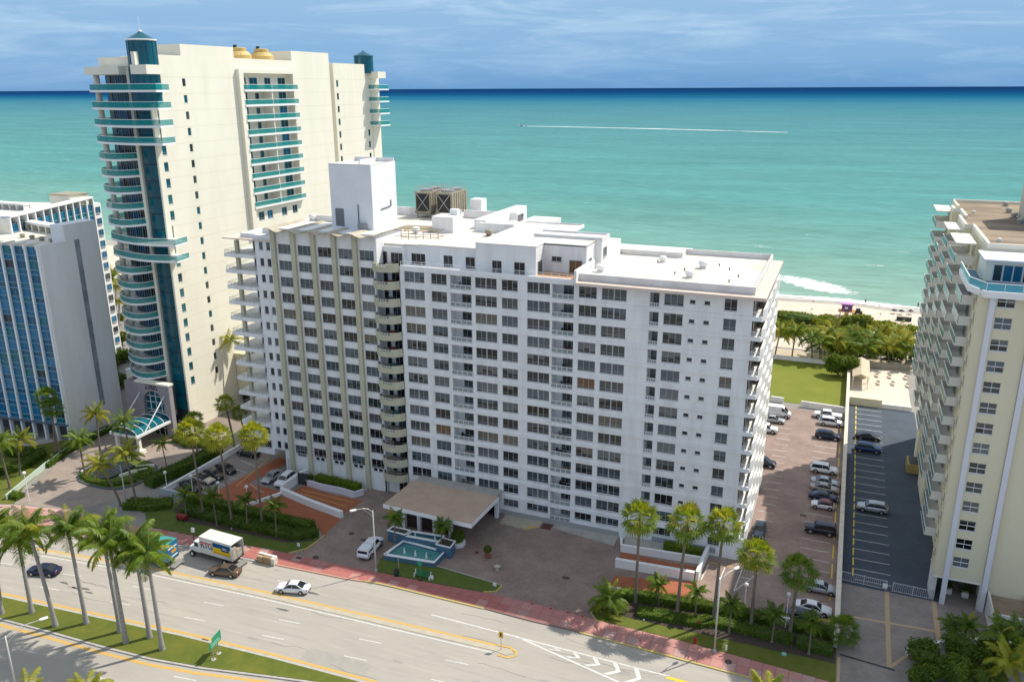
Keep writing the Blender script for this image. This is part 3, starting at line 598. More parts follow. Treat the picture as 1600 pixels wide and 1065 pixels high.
# roof cap slab with a peach tinted overhang, then raised parapets
b = MB(); b.box(9.25, 36.0, -1.25, 25.4, 39.78, 40.2); part('cap_slab', b, ROOFP, main)
b = MB(); b.box(9.6, 20.3, .3, 21.4, 40.2, 40.35); b.box(20.3, 34.4, .3, 25, 40.2, 40.35); part('roof', b, ROOFC, main)
b = MB()
for a in ((9.6, 34.4, .3, .55), (34.15, 34.4, .55, 25), (20.3, 34.15, 24.75, 25), (20.3, 20.55, 21.4, 24.75), (9.6, 20.3, 21.15, 21.4)): b.box(a[0], a[1], a[2], a[3], 40.35, 41.25)
part('parapet', b, DIRTYW, main)
b = MB(); b.box(9.28, 9.62, -1.0, 8.5, 40.0, 41.9); b.box(9.3, 9.62, 8.5, 21, 40.2, 41.4); b.box(9.3, 10.0, 15, 21.2, 41.4, 41.6); part('parapet', b, WHITE, main)
def roof_vent(x, y, z, s=1.0):
    b = MB(); b.lathe([(.42*s, z), (.42*s, z+.35*s), (.62*s, z+.4*s), (.66*s, z+.75*s), (.5*s, z+1.0*s), (.1*s, z+1.06*s)], 12, (x, y))
    b.box(x-.5*s, x+.5*s, y-.5*s, y+.5*s, z-.01, z+.12); return b
for i, (px, py, s_, lab) in enumerate(((1035.5, 409, 1.0, 'white mushroom vent nearest the rear parapet of the lower roof'), (1098.5, 418.5, 1.25, 'largest white mushroom vent on the middle of the lower roof'), (1077.5, 433, 1.1, 'white mushroom vent nearest the front parapet of the lower roof'), (938, 424, 1.2, 'white roof vent beside the penthouse wall on the lower roof'))):
    p = G(px, py, 40.4); single('roof_vent', roof_vent(p.x, p.y, 40.36, s_*.95), WHITE2, lab, 'roof vent', (p.x, p.y, 40.35), 'round vents on the lower roof', True)
for i in range(7):
    p = Vector((12+random.random()*20, 3+random.random()*17, 40.35)); single('roof_pipe', (lambda q: (q.tube([(p.x, p.y, 40.33), (p.x, p.y, 40.8)], .09), q)[1])(MB()), DARKM, 'short dark pipe stub standing on the cream lower roof', 'vent pipe', tuple(p), 'pipe stubs on the lower roof')
# ---- penthouse floor, set back behind a railed terrace
PZ = 40.0
b = MB(); b.box(-19.75, 9.25, -.06, .3, PZ, 40.35); b.box(-19.75, 9.25, .3, 9, 40.0, 40.2); part('terrace', b, WHITE2, main)
b = MB(); b.box(2.8, 9.2, .35, 4.3, 40.2, 40.26); part('terrace_deck', b, mat('orange tile deck', (.50, .27, .12), .7, (.42, .22, .10), vs=1.2), main)
r = MB(); r.box(-19.7, 9.2, .0, .06, 40.98, 41.03); r.box(-19.7, 9.2, .01, .05, 40.66, 40.69)
for i in range(24): x = -19.7+i*1.255; r.box(x, x+.05, .01, .05, 40.35, 40.98)
part('railing', r, WHITE2, main)
PH = MB()
PHops = [(-18.9, -16.4, 40.2, 41.95), (-13.2, -11.6, 40.2, 42.0), (-9.4, -7.8, 40.2, 42.0), (-4.9, -3.3, 40.2, 42.05), (-1.3, .45, 40.2, 42.05)]
for a, c, z0, z1, _ in solid_cells(-20, -7.1, 40.2, 43.2, PHops[:3]): PH.box(a, c, 2.2, 2.4, z0, z1)
for a, c, z0, z1, _ in solid_cells(-7.1, 2.7, 40.2, 44.5, [(o[0]+.5, o[1]+.5, o[2], o[3]) for o in PHops[3:]]): PH.box(a, c, 1.0, 1.2, z0, z1)
PH.box(-19.9, 2.7, 2.4, 18, 40.2, 42.9); PH.box(-7.1, -6.9, 1.2, 2.2, 40.2, 44.5)
PH.box(-7.1, 2.7, 2.4, 4.2, 42.9, 44.3); PH.box(-7.1, 9.45, 4.4, 9, 42.9, 44.3); PH.box(2.7, 9.45, 4.4, 9, 40.2, 42.9); PH.box(2.45, 2.68, 1.2, 4.39, 40.2, 44.49)
PH.box(-.6, 10.45, 9, 13.2, 40.2, 44.8); PH.box(-7.1, 1.4, 13.2, 24, 40.2, 43.9)
PH.box(-7.1, 10.3, 13.2, 21, 40.2, 43)
part('penthouse', PH, WHITE, main)
for o in PHops[:3]: window(main, (o[0], 2.25, o[2]+.02), 0, o[1]-o[0], o[3]-o[2]-.02, 3 if o[1]-o[0] > 2 else 2, True, glass=GL[random.randrange(2)])
for o in PHops[3:]: window(main, (o[0]+.5, 1.05, o[2]+.02), 0, o[1]-o[0], o[3]-o[2]-.02, 2, True, glass=GL[random.randrange(2)])
window(main, (4.0, 4.36, 41.9), 0, 1.55, .75, 2, False, glass=GL[1]); window(main, (6.8, 4.36, 40.3), 0, 2.0, 1.95, 2, False, glass=GL[7])
window(main, (2.72, 1.8, 40.3), R(90), 1.8, 1.9, 2, False, glass=GL[1]); window(main, (9.49, 5.6, 41.2), R(90), 1.4, 1.2, 2, True, glass=GL[2]); window(main, (10.49, 9.8, 41.9), R(90), 1.9, 1.5, 3, True, glass=GL[2])
b = MB(); b.box(-20.0, -17.6, 2.0, 8, 43.15, 43.4); b.box(-17.6, -7.15, 2.2, 8, 43.2, 43.45); b.box(-23, -7.15, 8, 30, 43.0, 43.3); b.box(-44, -23, 9, 32, 43.0, 43.3); b.box(-24.3, -20.01, 2.2, 7.99, 42.9, 43.28)
part('roof', b, ROOFC, main)
b = MB(); b.box(-7.15, 2.75, .95, 4.3, 44.5, 44.62); b.box(-7.15, 9.5, 4.3, 9.0, 44.5, 44.62); b.box(-7.15, -.6, 9.0, 18, 44.5, 44.62); b.box(-.6, 3.5, 13.2, 22, 44.5, 44.62); part('roof', b, ROOFW, main)
b = MB(); b.box(-.65, 10.5, 8.95, 9.1, 44.62, 45.1); b.box(10.35, 10.5, 9.1, 13.2, 44.5, 45.1); b.box(-.65, 10.35, 13.05, 13.2, 44.62, 45.1); b.box(-7.1, 3.5, 21.85, 22, 44.6, 44.85); b.box(3.4, 3.6, 13.2, 22, 44.3, 44.85); part('parapet', b, DIRTYW, main)
# rear raised blocks, white sides seen over the roof
b = MB(); b.box(-23.5, -12.5, 31.5, 31.8, 43.3, 44.7); b.box(-38, -23.5, 30.4, 30.8, 43.3, 44.8); b.box(-14.5, -14.2, 17.5, 31.5, 43.3, 44.6); b.box(-14.2, -7.2, 17, 17.3, 43.3, 44.9); part('parapet', b, WHITE, main)
b = MB(); b.box(-16.0, -13.8, 20, 40, 40, 44.9); b.box(-13.8, -8, 34, 44, 38, 42.3); b.box(-44, -16, 20, 40, 0, 43); part('rear_wing', b, WHITE, main)
window(main, (-13.78, 31.6, 42.2), R(90), 1.3, .8, 2, False, glass=GL[1]); window(main, (-13.78, 35.0, 42.2), R(90), 3.2, 1.5, 4, True, glass=GL[1])
# ---- left part: piers, five window bays, wavy canopy
LW = MB(); lops = []; lw = []
PX = [-44.0, -40.05, -36.1, -32.12, -28.15]      # left edge of each pier at its front
for k in range(2, 16):
    for i in range(5):
        u = PX[i]+1.05; w_ = 2.75; lops.append((u, u+w_, zt(k)-WH+.05, zt(k))); lw.append((u, w_, zt(k)-WH+.05, WH-.05, 3, None))
    for u in (-46.85, -45.35): lops.append((u, u+.8, zt(k)-1.25, zt(k)+.1)); lw.append((u, .8, zt(k)-1.25, 1.35, 1, None))
for i in range(5):
    if i == 0: lops.append((-42.6, -40.7, 3.8, 4.9)); lw.append((-42.6, 1.9, 3.8, 1.1, 2, GL[0]))
    else:
        for d in (0, 1.05): lops.append((PX[i]+1.35+d, PX[i]+2.15+d, 3.6, 4.5)); lw.append((PX[i]+1.35+d, .8, 3.6, .9, 1, GL[0]))
lops.append((-44.95, -44.3, .4, 2.8)); 
for a, c, z0, z1, _ in solid_cells(-44.0, -24.2, 4.3, 44.9, lops): LW.box(a, c, 0, .3, z0, z1)
for a, c, z0, z1, _ in solid_cells(-47.7, -44.0, 4.3, 42.54, lops): LW.box(a, c, 0, .3, z0, z1)
for a, c, z0, z1, _ in solid_cells(-45.3, -24.2, -.0, 4.3, lops): LW.box(a, c, 0, .3, z0, z1)
LW.box(-44.94, -44.31, .2, .3, .4, 2.8)
part('wall', LW, WHITE, main)
b = MB(); b.box(-47.7, -24.32, .3, 20, 4.3, 42.5); b.box(-45.3, -24.32, .3, 20, 0, 4.3); b.box(-24.32, -19.78, 3.0, 20, 0, 42.85); b.box(-44, -24.2, .3, 8, 43.2, 44.9); b.box(-50.6, -47.7, 3.0, 20, 4.3, 43.3); part('body', b, WHITE, main)
for (u, w_, z0, h, n_, gg) in lw: window(main, (u, .10, z0), 0, w_, h, n_, n_ == 3, glass=gg)
for i, x in enumerate(PX):
    b = MB(); b.box(x, x+.8, -.52, -.002, 0, 44.7); part('pier', b, OLIVE, main)
b = MB(); b.box(-24.3, -23.75, -.3, 8, 40.3, 44.8); part('pier', b, WHITE, main)
CAN = mat('mildewed canopy concrete', (.50, .46, .37), .85, (.33, .28, .19), vs=.5, detail=9, lo=.38, hi=.72)
c_ = MB(); xs = [-45.6]+[v for i in range(5) for v in (PX[i]+.4, PX[i]+2.38)]+[-23.4]
zs = [44.75]+[v for i in range(5) for v in (45.15, 44.55)]+[45.1]
for (xa, za), (xb, zb) in zip(zip(xs, zs), list(zip(xs, zs))[1:]):
    for s_ in range(3):
        t0, t1 = s_/3, (s_+1)/3; f_ = lambda t: za+(zb-za)*(3*t*t-2*t**3)
        a, c = xa+(xb-xa)*t0, xa+(xb-xa)*t1; za_, zb_ = f_(t0), f_(t1)
        fy = lambda x: -1.7 if x > -44.5 else -1.7+(-44.5-x)*2.2
        yb = 8.5 if a < -38 else 9.6
        c_.add([(a, fy(a), za_-.14), (c, fy(c), zb_-.14), (c, yb, zb_-.14), (a, yb, za_-.14), (a, fy(a), za_), (c, fy(c), zb_), (c, yb, zb_), (a, yb, za_)],
               [(0, 3, 2, 1), (4, 5, 6, 7), (0, 1, 5, 4), (1, 2, 6, 5), (2, 3, 7, 6), (3, 0, 4, 7)])
part('wavy_canopy', c_, CAN, main)
b = MB(); b.box(-47.5, -34.5, 2.0, 12.6, 43.3, 44.2); b.box(-45.3, -34.3, 12.6, 12.9, 43.3, 45.3); part('roof_block', b, ROOFW, main)
# left balcony end
for k in range(2, 16):
    z0 = zt(k)-2.2
    f = MB()
    if k > 3:
        f.box(-53.9, -47.7, -.6, .29, z0-.62, z0-.0); f.box(-53.9, -50.6, .29, 6, z0-.3, z0); f.box(-50.6, -47.7, .3, 3.0, z0-.3, z0)
        part('balcony_slab', f, WHITE, main)
        r = MB(); r.ribbon([(-47.9, -.5), (-53.8, -.5), (-53.8, 5.5)], z0+.55, z0+.6, .06); r.ribbon([(-47.9, -.5), (-53.8, -.5), (-53.8, 5.5)], z0+.3, z0+.33, .04)
        for q in range(9): x = -53.8+q*.73; r.box(x-.02, x+.02, -.52, -.48, z0, z0+.55)
        part('railing', r, mat('grey green railing', (.36, .40, .36), .5), main)
        f = MB(); f.box(-52.1, -51.5, .1, .7, z0, z0+2.2); part('column', f, OLIVE, main)
        window(main, (-50.4, 2.95, z0+.05), 0, 2.6, 2.1, 3, False, name='balcony_door', glass=random.choice(GL[:4]))
    else:
        f.box(-52.6, -47.7, .0, 3, z0-.62, z0+.4); part('balcony_slab', f, WHITE, main)
        f = MB(); f.box(-52.4, -47.7, .3, 3, z0+.4, z0+2.2); part('wall', f, WHITE, main); window(main, (-51, .24, z0+.6), 0, 2.6, 1.5, 3, True)
b = MB(); b.box(-54.2, -44.2, -.4, 5, 42.55, 42.75); part('cap_slab', b, ROOFP, main)
b = MB(); b.box(-51.2, -47.7, .8, 6, 42.75, 43.5); b.box(-47.7, -44.05, .05, 6, 42.75, 43.5); part('roof_block', b, WHITE, main)
b = MB(); b.box(-52.6, -45.3, 3, 20, 3.9, 4.3); part('soffit', b, WHITE2, main)
# curved olive balconies between the piers and the main facade
def arc_pts(x0, x1, y0, dep, n=10):
    return [(x0+(x1-x0)*i/n, y0-dep*math.sin(math.pi*i/n)**.6) for i in range(n+1)]
ap = arc_pts(-24.6, -19.9, -.25, 1.3)
for k in range(2, 16):
    z0 = zt(k)-2.0
    f = MB(); f.prism(ap+[(-19.9, .0), (-19.9, 1.7), (-24.2, 1.7), (-24.6, 0)], z0-.85, z0-.5); part('balcony_slab', f, OLIVE, main)
    n_ = len(ap)
    for (i0, i1, top) in ((0, 3, .35), (7, n_-1, .35), (2, 8, -.05)):
        f = MB(); f.ribbon(ap[i0:i1+1], z0-.98, z0+top, .14); part('balcony_front', f, OLIVE, main)
    f = MB(); f.ribbon(ap[2:9], z0+.2, z0+.26, .08)
    for q in ap[3:8]: f.box(q[0]-.03, q[0]+.03, q[1]-.03, q[1]+.03, z0-.05, z0+.2)
    part('railing', f, WHITE2, main)
    window(main, (-22.3, 1.64, z0-.45), 0, 2.1, 2.1, 3, True, name='balcony_door', glass=random.choice(GL[:3]))
    window(main, (-23.8, 1.64, z0-.45), 0, .8, 2.2, 1, False, name='balcony_door', glass=GL[0])
    q = MB(); q.box(-22.6, -21.4, .2, .8, z0-.5, z0+.1); part('balcony_furniture', q, random.choice(FURN), main)
b = MB(); b.box(-24.3, -19.76, 1.7, 2.99, 0, 42.88); b.box(-24.6, -24.3, 0, 1.7, 0, 40.3); b.box(-19.9, -19.75, 0, 1.7, 0, 40); b.box(-24.2, -19.8, .4, 1.7, .0, 3.2); part('body', b, WHITE, main)
window(main, (-22, .36, .3), 0, 1.6, 2.4, 2, False, name='entrance_door', glass=GL[0])
# base of the wall: recess, kerb walk, glass block strips
b = MB(); b.box(17.0, 34.3, -.02, .28, .05, .95); b.box(34.301, 35.6, -.03, .28, .05, .94); part('plinth', b, WHITE, main)
GBM = mat('glass block', (.30, .34, .38), .3); gb = MB(); gb.box(0, .36, -.06, -.02, 0, .26); gm = gb.mesh('glass_block', GBM)
for x0, nn in ((22.2, 14), (27.8, 10)):
    for i in range(nn):
        for j in range(3): at('glass_block', gm, main, (x0+i*.4, 0, .5+j*.3))
b = MB(); b.box(-2.6, 17.0, 0, 1.7, .02, .94); part('plinth', b, mat('grey plinth', (.33, .33, .32), .9), main)
b = MB(); b.prism([(-2.0, -2.9), (2.9, -3.3), (4.4, -1.9), (4.4, 0), (-2.0, 0)], .02, .16); struct('walkway', b, mat('cream walkway', (.46, .41, .31), .85, (.38, .34, .26), vs=1.2)); b = MB(); b.prism([(6.6, -1.2), (17, -2.9), (17, 0), (6.6, 0)], .02, .16); struct('walkway', b, CONC)
b = MB(); b.box(4.7, 6.3, -1.9, -.2, .02, .05); single('door_mat', b, mat('dark red mat', (.12, .045, .04), .95), 'dark red mat let into the walkway by the facade', 'mat', (5.5, -1, 0))
b = MB(); b.prism([(2.2, -3.2), (2.9, -3.3), (4.3, -2.0), (3.6, -1.7)], .161, .166); struct('painted_line', b, YEL)
# rooftop tower box
elev = thing('elevator_tower', 'tall plain white lift tower box rising above the wavy canopy', 'lift tower', (-30.2, 7.4, 44.6))
b = MB(); b.box(-34.25, -26.35, 3.5, 11.3, 44.4, 55.2); part('wall', b, mat('bright white render', (.78, .79, .80), .6, (.72, .73, .75), vs=.3), elev)
b = MB(); b.box(-34.25, -26.35, 3.5, 3.7, 55.2, 55.4); b.box(-26.55, -26.35, 3.7, 11.3, 55.2, 55.4); b.box(-34.25, -34.05, 3.7, 11.3, 55.2, 55.4); b.box(-34.05, -26.55, 11.1, 11.3, 55.2, 55.9); b.box(-30, -29.8, 6, 11.1, 55.2, 55.9); part('parapet', b, DIRTYW, elev)
b = MB()
for i in range(9): b.box(-33.4+i*.17, -33.32+i*.17, 3.42, 3.5, 45.4, 48.1)
b.box(-33.5, -31.85, 3.46, 3.5, 45.3, 48.2); part('louvre', b, mat('grey louvre', (.22, .23, .24)), elev)
b = MB(); b.tube([(-29.0, 3.35, 45.4), (-29.0, 3.35, 49.0)], .07); b.tube([(-26.25, 6.0, 48.0), (-26.25, 9.2, 48.2), (-26.25, 9.2, 49.2)], .08); part('conduit', b, DARKM, elev)
b = MB(); b.box(-28.9, -27.5, 2.7, 3.4, 45.1, 46.0); part('air_conditioner', b, mat('grey unit', (.3, .31, .31)), elev)
for i, (x, lab) in enumerate(((-32.0, 'left cooling tower on the roof, black mesh face with crossed braces'), (-27.5, 'right cooling tower on the roof, with ribbed tan panels on its long side'))):
    ct = thing('cooling_tower', lab, 'cooling tower', (x+1.6, 32, 43.3), 0, 'cooling towers on the roof')
    b = MB(); b.box(x, x+3.1, 28.2, 35.2, 44.3, 48.2); part('casing', b, TANM, ct)
    b = MB(); b.box(x+.2, x+2.9, 28.1, 28.2, 44.6, 47.9); part('intake_mesh', b, BLK, ct)
    b = MB()
    for s_ in (1, -1):
        a0, a1 = (x+.25, x+2.9) if s_ == 1 else (x+2.9, x+.25); b.tube([(a0, 28.05, 44.6), (a1, 28.05, 47.9)], .07, 6)
    part('cross_brace', b, METAL, ct)
    b = MB()
    for j in range(7): b.box(x+3.1, x+3.22, 28.4+j*.98, 28.75+j*.98, 44.4, 48.1)
    b.box(x-.1, x+3.25, 28.0, 28.25, 47.9, 48.25); b.box(x-.1, x+3.25, 28.0, 28.25, 44.2, 44.55); part('frame', b, TANM, ct)
    b = MB(); b.box(x, x+3.1, 28.2, 35.2, 43.95, 44.2)
    for q in (28.4, 31.5, 34.8): b.box(x+.1, x+.3, q, q+.2, 43.3, 43.95); b.box(x+2.8, x+3.0, q, q+.2, 43.3, 43.95)
    part('support_frame', b, TANM, ct)
    b = MB()
    for q in (30.1, 33.4): b.lathe([(1.2, 48.2), (1.2, 48.6), (.9, 48.62), (.3, 48.65)], 14, (x+1.55, q))
    part('fan_housing', b, METAL, ct)
    b = MB()
    for zz in (48.8, 49.2): b.ribbon([(x, 28.2), (x+3.1, 28.2), (x+3.1, 35.2), (x, 35.2), (x, 28.2)], zz, zz+.04, .04)
    for q in range(8): b.box(x, x+.04, 28.2+q*.99, 28.24+q*.99, 48.2, 49.2); b.box(x+3.06, x+3.1, 28.2+q*.99, 28.24+q*.99, 48.2, 49.2)
    part('railing', b, METAL, ct)
b = MB(); b.box(-22.8, -20.4, 33, 35.5, 43.3, 46.6); single('roof_cabin', b, WHITE2, 'small white plant cabin behind the right cooling tower', 'roof cabin', (-21.4, 34, 43.3))
b = MB(); b.box(-21.3, -17.3, 14.2, 18, 43.3, 46.0); b.box(-19.0, -17.6, 16.6, 17.6, 46.0, 47.0); single('plant_room', b, WHITE, 'white box shaped plant room in the middle of the roof', 'plant room', (-19.3, 16, 43.3))
f_ = thing('roof_rail', 'brown metal guard rail frame on the cream roof before the plant room', 'guard rail', (-19, 6, 43.3))
b = MB()
for (x0, y0, x1, y1) in ((-24, 5.8, -16.4, 6.8), (-16.4, 6.8, -16.4, 9), (-16.4, 9, -24, 8), (-24, 5.8, -24, 8)):
    b.tube([(x0, y0, 44.75), (x1, y1, 44.75)], .05, 6); b.tube([(x0, y0, 43.8), (x1, y1, 43.8)], .05, 6)
part('rail', b, mat('rusty brown pipe', (.22, .16, .10)), f_)
for i in range(7): b = MB(); b.tube([(-24+i*1.27, 5.8+i*.165, 43.3), (-24+i*1.27, 5.8+i*.165, 44.8)], .05, 6); part('post', b, MATS['rusty brown pipe'], f_)
b = MB()
for i in range(5): b.tube([(-27.5, 13+i*.9, 43.75), (-19.5, 13.5+i*1.0, 43.75)], .09, 6)
for x in (-26, -23.5, -21.5): b.box(x, x+.12, 12.8, 17.5, 43.3, 43.7)
single('pipe_run', b, mat('cream insulated pipe', (.60, .52, .38)), 'cream pipes running across the roof from the lift tower', 'roof pipes', (-23, 15, 43.3))
for i, (px, py, lab) in enumerate(((491, 351, 'white square vent behind the wavy canopy'), (650, 363, 'white vent cap in front of the brown guard rail'), (764, 367, 'small tan vent near the step of the cream roof'))):
    p = G(px, py, 43.5); single('roof_vent', roof_vent(p.x, p.y, 43.3+(.9 if i == 0 else 0), 1.1), WHITE2 if i < 2 else TANM, lab, 'roof vent', (p.x, p.y, 43.3), None, True)
# ---- entrance canopy
pc = thing('entrance_canopy', 'flat roofed porte cochere with a sandy top on white pillars before the main door', 'entrance canopy', (-10, -6.5, 0))
PCM = mat('sandy roof coating', (.50, .37, .27), .85, (.44, .32, .235), vs=.5, detail=9)
b = MB(); b.prism([(-17.85, -11.7), (-2.5, -12.4), (-2.1, -3.0), (-17.4, -3.0)], 4.72, 4.82); part('roof', b, PCM, pc)
b = MB(); b.prism([(-17.95, -11.8), (-2.4, -12.5), (-2.0, -2.95), (-17.5, -2.95)], 4.1, 4.72); part('fascia', b, WHITE2, pc)
b = MB(); b.box(-17.4, -2.6, -2.95, -.1, 4.1, 4.5); part('link_roof', b, CONC, pc)
for x, y in ((-15.5, -9.7), (-12.8, -9.6), (-10.2, -9.4), (-7.4, -9.4), (-3.1, -1.2), (-15.5, -1.2)):
    b = MB(); b.box(x-.28, x+.28, y-.28, y+.28, 0, 4.1); part('pillar', b, WHITE2, pc)
for x0, x1 in ((-15.22, -13.08), (-12.52, -10.48), (-9.92, -7.68)):
    b = MB(); b.box(x0, x1, -9.2, -9.1, .1, 4.1); part('screen', b, mat('brown tinted screen', (.055, .03, .025), .3), pc)
lob = MB(); lob.box(-16.5, -3.4, -.6, -.12, .05, 4.0); single('lobby_glazing', lob, GL[0], 'dark lobby glazing under the entrance canopy', 'glazed wall', (-10, -.3, 0))
# low ramp walls
RW = WHITE2
def lowwall(name, pts, h, m, lab, cat='wall', t=.3, z0=0.0, coping=None):
    r = thing(name, lab, cat, (pts[0][0], pts[0][1], 0)); b = MB(); b.ribbon(pts, z0, h, t); part('wall', b, m, r)
    b = MB(); b.ribbon(pts, h, h+.08, t+.1); part('coping', b, coping or m, r); return r
lowwall('retaining_wall', [(-26.5, -10.7), (-34, -9.2), (-40.9, -7.4)], 1.1, RW, 'long white wall between the two orange ramps left of the forecourt', t=.6)
lowwall('retaining_wall', [(-40.9, -7.4), (-40.9, -2), (-40.4, -.6)], 1.6, RW, 'white wall by the two cars, running back to the second olive pier', t=.45)
lowwall('retaining_wall', [(-39, -3.0), (-35.5, -3.5), (-31, -3.5), (-28.5, -3.9), (-27.6, -2.4)], 1.0, mat('lilac white wall', (.62, .60, .66), .7), 'curved lilac white wall below the long hedge')
lowwall('retaining_wall', [(-40.6, -7.6), (-43.4, -13.4)], .5, RW, 'short low white divider beside the orange ramp')
b = MB(); b.box(-40.5, -38.4, -3.2, -3.0, 0, 2.2); single('garage_door', b, mat('dark garage gate', (.04, .045, .05)), 'dark garage gate at the foot of the left ramp', 'garage door', (-39.5, -3, 0))
sheet('planting_bed', [(-39, -3), (-31, -3.4), (-28.4, -3.8), (-27.8, -2.4), (-27.8, -.2), (-39.6, -.2)], .03, mat('pale gravel', (.46, .42, .37), .95, (.36, .33, .29), vs=4), h=.2)
lowwall('retaining_wall', [(18.7, -8.2), (24, -7.9), (30, -7.5)], 1.3, RW, 'white wall between the two orange ramps right of the forecourt', t=.5)
lowwall('retaining_wall', [(30.4, -7.6), (30.5, -3.6), (30.7, .0)], 1.5, RW, 'white wall running back to the facade by the yellow marks', t=.4)
lowwall('retaining_wall', [(17.9, -1.8), (18.4, -3.8), (24, -3.4), (30.2, -2.9)], 1.1, RW, 'white planter wall in front of the glass blocks', t=.35)
sheet('planting_bed', [(18.3, -1.6), (18.7, -3.5), (30.2, -2.8), (30.3, -.2), (18.2, -.2)], .02, CONC, h=.6)
lowwall('boundary_wall', [(-59.9, 6.2), (-60, -15.4)], 1.0, RW, 'low white wall along the left edge of the small car park')
lowwall('boundary_wall', [(-60, -15.4), (-53.2, -15.3), (-43, -14.9)], 1.3, mat('blue grey wall', (.42, .46, .50), .8), 'blue grey wall between the small car park and the clipped hedge')
lowwall('boundary_wall', [(19.5, -14.3), (30.3, -13.1), (49.2, -12.4)], .55, RW, 'thin white wall topping the long hedge by the right car park', t=.22)
b = thing('boundary_wall', 'long pale dividing wall between the brick and the dark blue car parks', 'wall', (49, 20, 0))
q = MB(); q.box(48.75, 49.2, -16, 101, 0, 2.0); part('wall', q, mat('pale stucco', (.52, .50, .45), .8, (.44, .42, .38), vs=.5), b)
q = MB(); q.box(48.65, 49.3, -16, 101, 2.0, 2.12); part('coping', q, mat('cream coping', (.70, .64, .52), .8, (.55, .50, .42), vs=.9), b)
lowwall('boundary_wall', [(33.2, 69.4), (36.0, 69.2)], 1.1, WHITE, 'short white wall panel left of the gap to the broad lawn')
lowwall('boundary_wall', [(39.7, 68.2), (48.7, 67.6)], 1.3, WHITE, 'white wall panel behind the white pickup, in front of the broad lawn')
lowwall('boundary_wall', [(26, 101), (49, 101)], 1.0, WHITE, 'low pale wall at the far end of the broad lawn')
lowwall('boundary_wall', [(49.4, 73.8), (56, 73.8)], 1.7, CREAM2, 'cream wall between the dark blue car park and the sun terrace')
lowwall('boundary_wall', [(56, 73.8), (62, 74.0)], .9, WHITE, 'lower white wall beside the cream terrace wall')
lowwall('boundary_wall', [(49.4, 101), (63, 103)], 1.6, mat('grey timber wall', (.30, .27, .22), .9, (.24, .22, .18), vs=1), 'grey timber wall behind the sun terrace')
# ---- fountain
fo = thing('fountain', 'blue tiled two level fountain pool in front of the entrance canopy', 'fountain', (-9.6, -16.5, 0))
FB = mat('blue fountain wall', (.075, .16, .23), .6, (.06, .13, .20), vs=2); FI = mat('blue pool lining', (.02, .10, .13), .5)
lo = [(-13.6, -19.0), (-5.8, -18.2), (-5.7, -15.0), (-12.9, -14.6)]
b = MB(); b.ribbon(lo+[lo[0]], 0, .85, .4); part('basin_wall', b, FB, fo)
b = MB(); b.ribbon(lo+[lo[0]], .85, .95, .5); part('rim', b, WHITE2, fo)
b = MB(); b.prism(lo, .1, .3); part('basin_floor', b, FI, fo)
WTR = mat('pool water', (.05, .20, .19), .08, (.08, .27, .26), vs=.9, detail=6, spec=.6, bump=.5, bs=3)
b = MB(); b.prism([(-13.4, -18.8), (-6, -18.05), (-5.9, -15.2), (-12.8, -14.8)], .62, .66); part('water', b, WTR, fo)
up = [(-12.6, -14.4), (-12.3, -12.9), (-7.0, -12.4), (-7.0, -14.1)]
b = MB(); b.ribbon(up+[up[0]], 0, 1.7, .35); part('upper_basin_wall', b, FB, fo)
b = MB(); b.ribbon(up+[up[0]], 1.7, 1.8, .42); part('rim', b, WHITE2, fo); b = MB(); b.prism(up, 1.2, 1.25); part('water', b, MATS['pool water'], fo)
for pl in ([(-15.8, -14.3), (-12.7, -14.5), (-12.5, -13.1), (-15.6, -13.0)], [(-7.0, -15.2), (-4.6, -15.3), (-4.7, -13.4), (-6.9, -13.2)]):
    b = MB(); b.prism(pl, 0, 1.9); part('planter', b, FB, fo); b = MB(); b.ribbon(pl+[pl[0]], 1.9, 2.0, .3); part('rim', b, WHITE2, fo); b = MB(); b.prism(pl, 1.88, 1.93); part('soil', b, MATS['dark mulch'], fo)
for x, y, z in ((-11.4, -13.6, 1.25), (-8.1, -13.4, 1.25), (-11.3, -17.2, .66), (-9.4, -17.3, .66), (-7.6, -17.2, .66)):
    b = MB(); b.lathe([(.22, z), (.12, z+.4), (.03, z+.95)], 8, (x, y)); part('water_jet', b, mat('white water jet', (.7, .75, .77), .4), fo)
# ============================================================ CREAM TOWER WITH TEAL BALCONIES
tw = thing('apartment_tower', 'tall cream tower with teal glass balconies and a teal corner turret', 'tower', (-83, 40, 0))
TX = -75.8; zf = lambda k: 66.9-3.06*k
tops = [];
sops = []
for k in range(20): sops.append((17.8, 18.7, zf(k)+.6, zf(k)+2.1))
for k in range(4, 20):
    if k in (9, 10): continue
    sops.append((10.5, 11.7, zf(k)+.5, zf(k)+2.2))
for k in (9, 10, 0, 1, 2, 3): sops.append((10.1, 11.0, zf(k)+.1, zf(k)+2.5))
MB0, MB1 = 34.6, 52.6
sops.append((MB0, MB1, zf(9)+2.6, 70.2))
for u in (36.4, 39.4, 44.6, 48.6): sops.append((u, u+1.9, zf(9)-.2, zf(9)+1.6))
w_ = MB()
for a, c, z0, z1, _ in solid_cells(9, 67.4, 0, 73.1, sops): w_.box(TX-.35, TX, a, c, z0, z1)
rops = [(70.0, 70.9, zf(k)+.5, zf(k)+2.1) for k in range(9)]+[(83.8, 84.8, zf(k)+.3, zf(k)+2.0) for k in range(4, 10)]
for a, c, z0, z1, _ in solid_cells(69.0, 86, 0, 73.0, rops): w_.box(TX-.35, TX, a, c, z0, z1)
part('wall', w_, CREAM, tw)
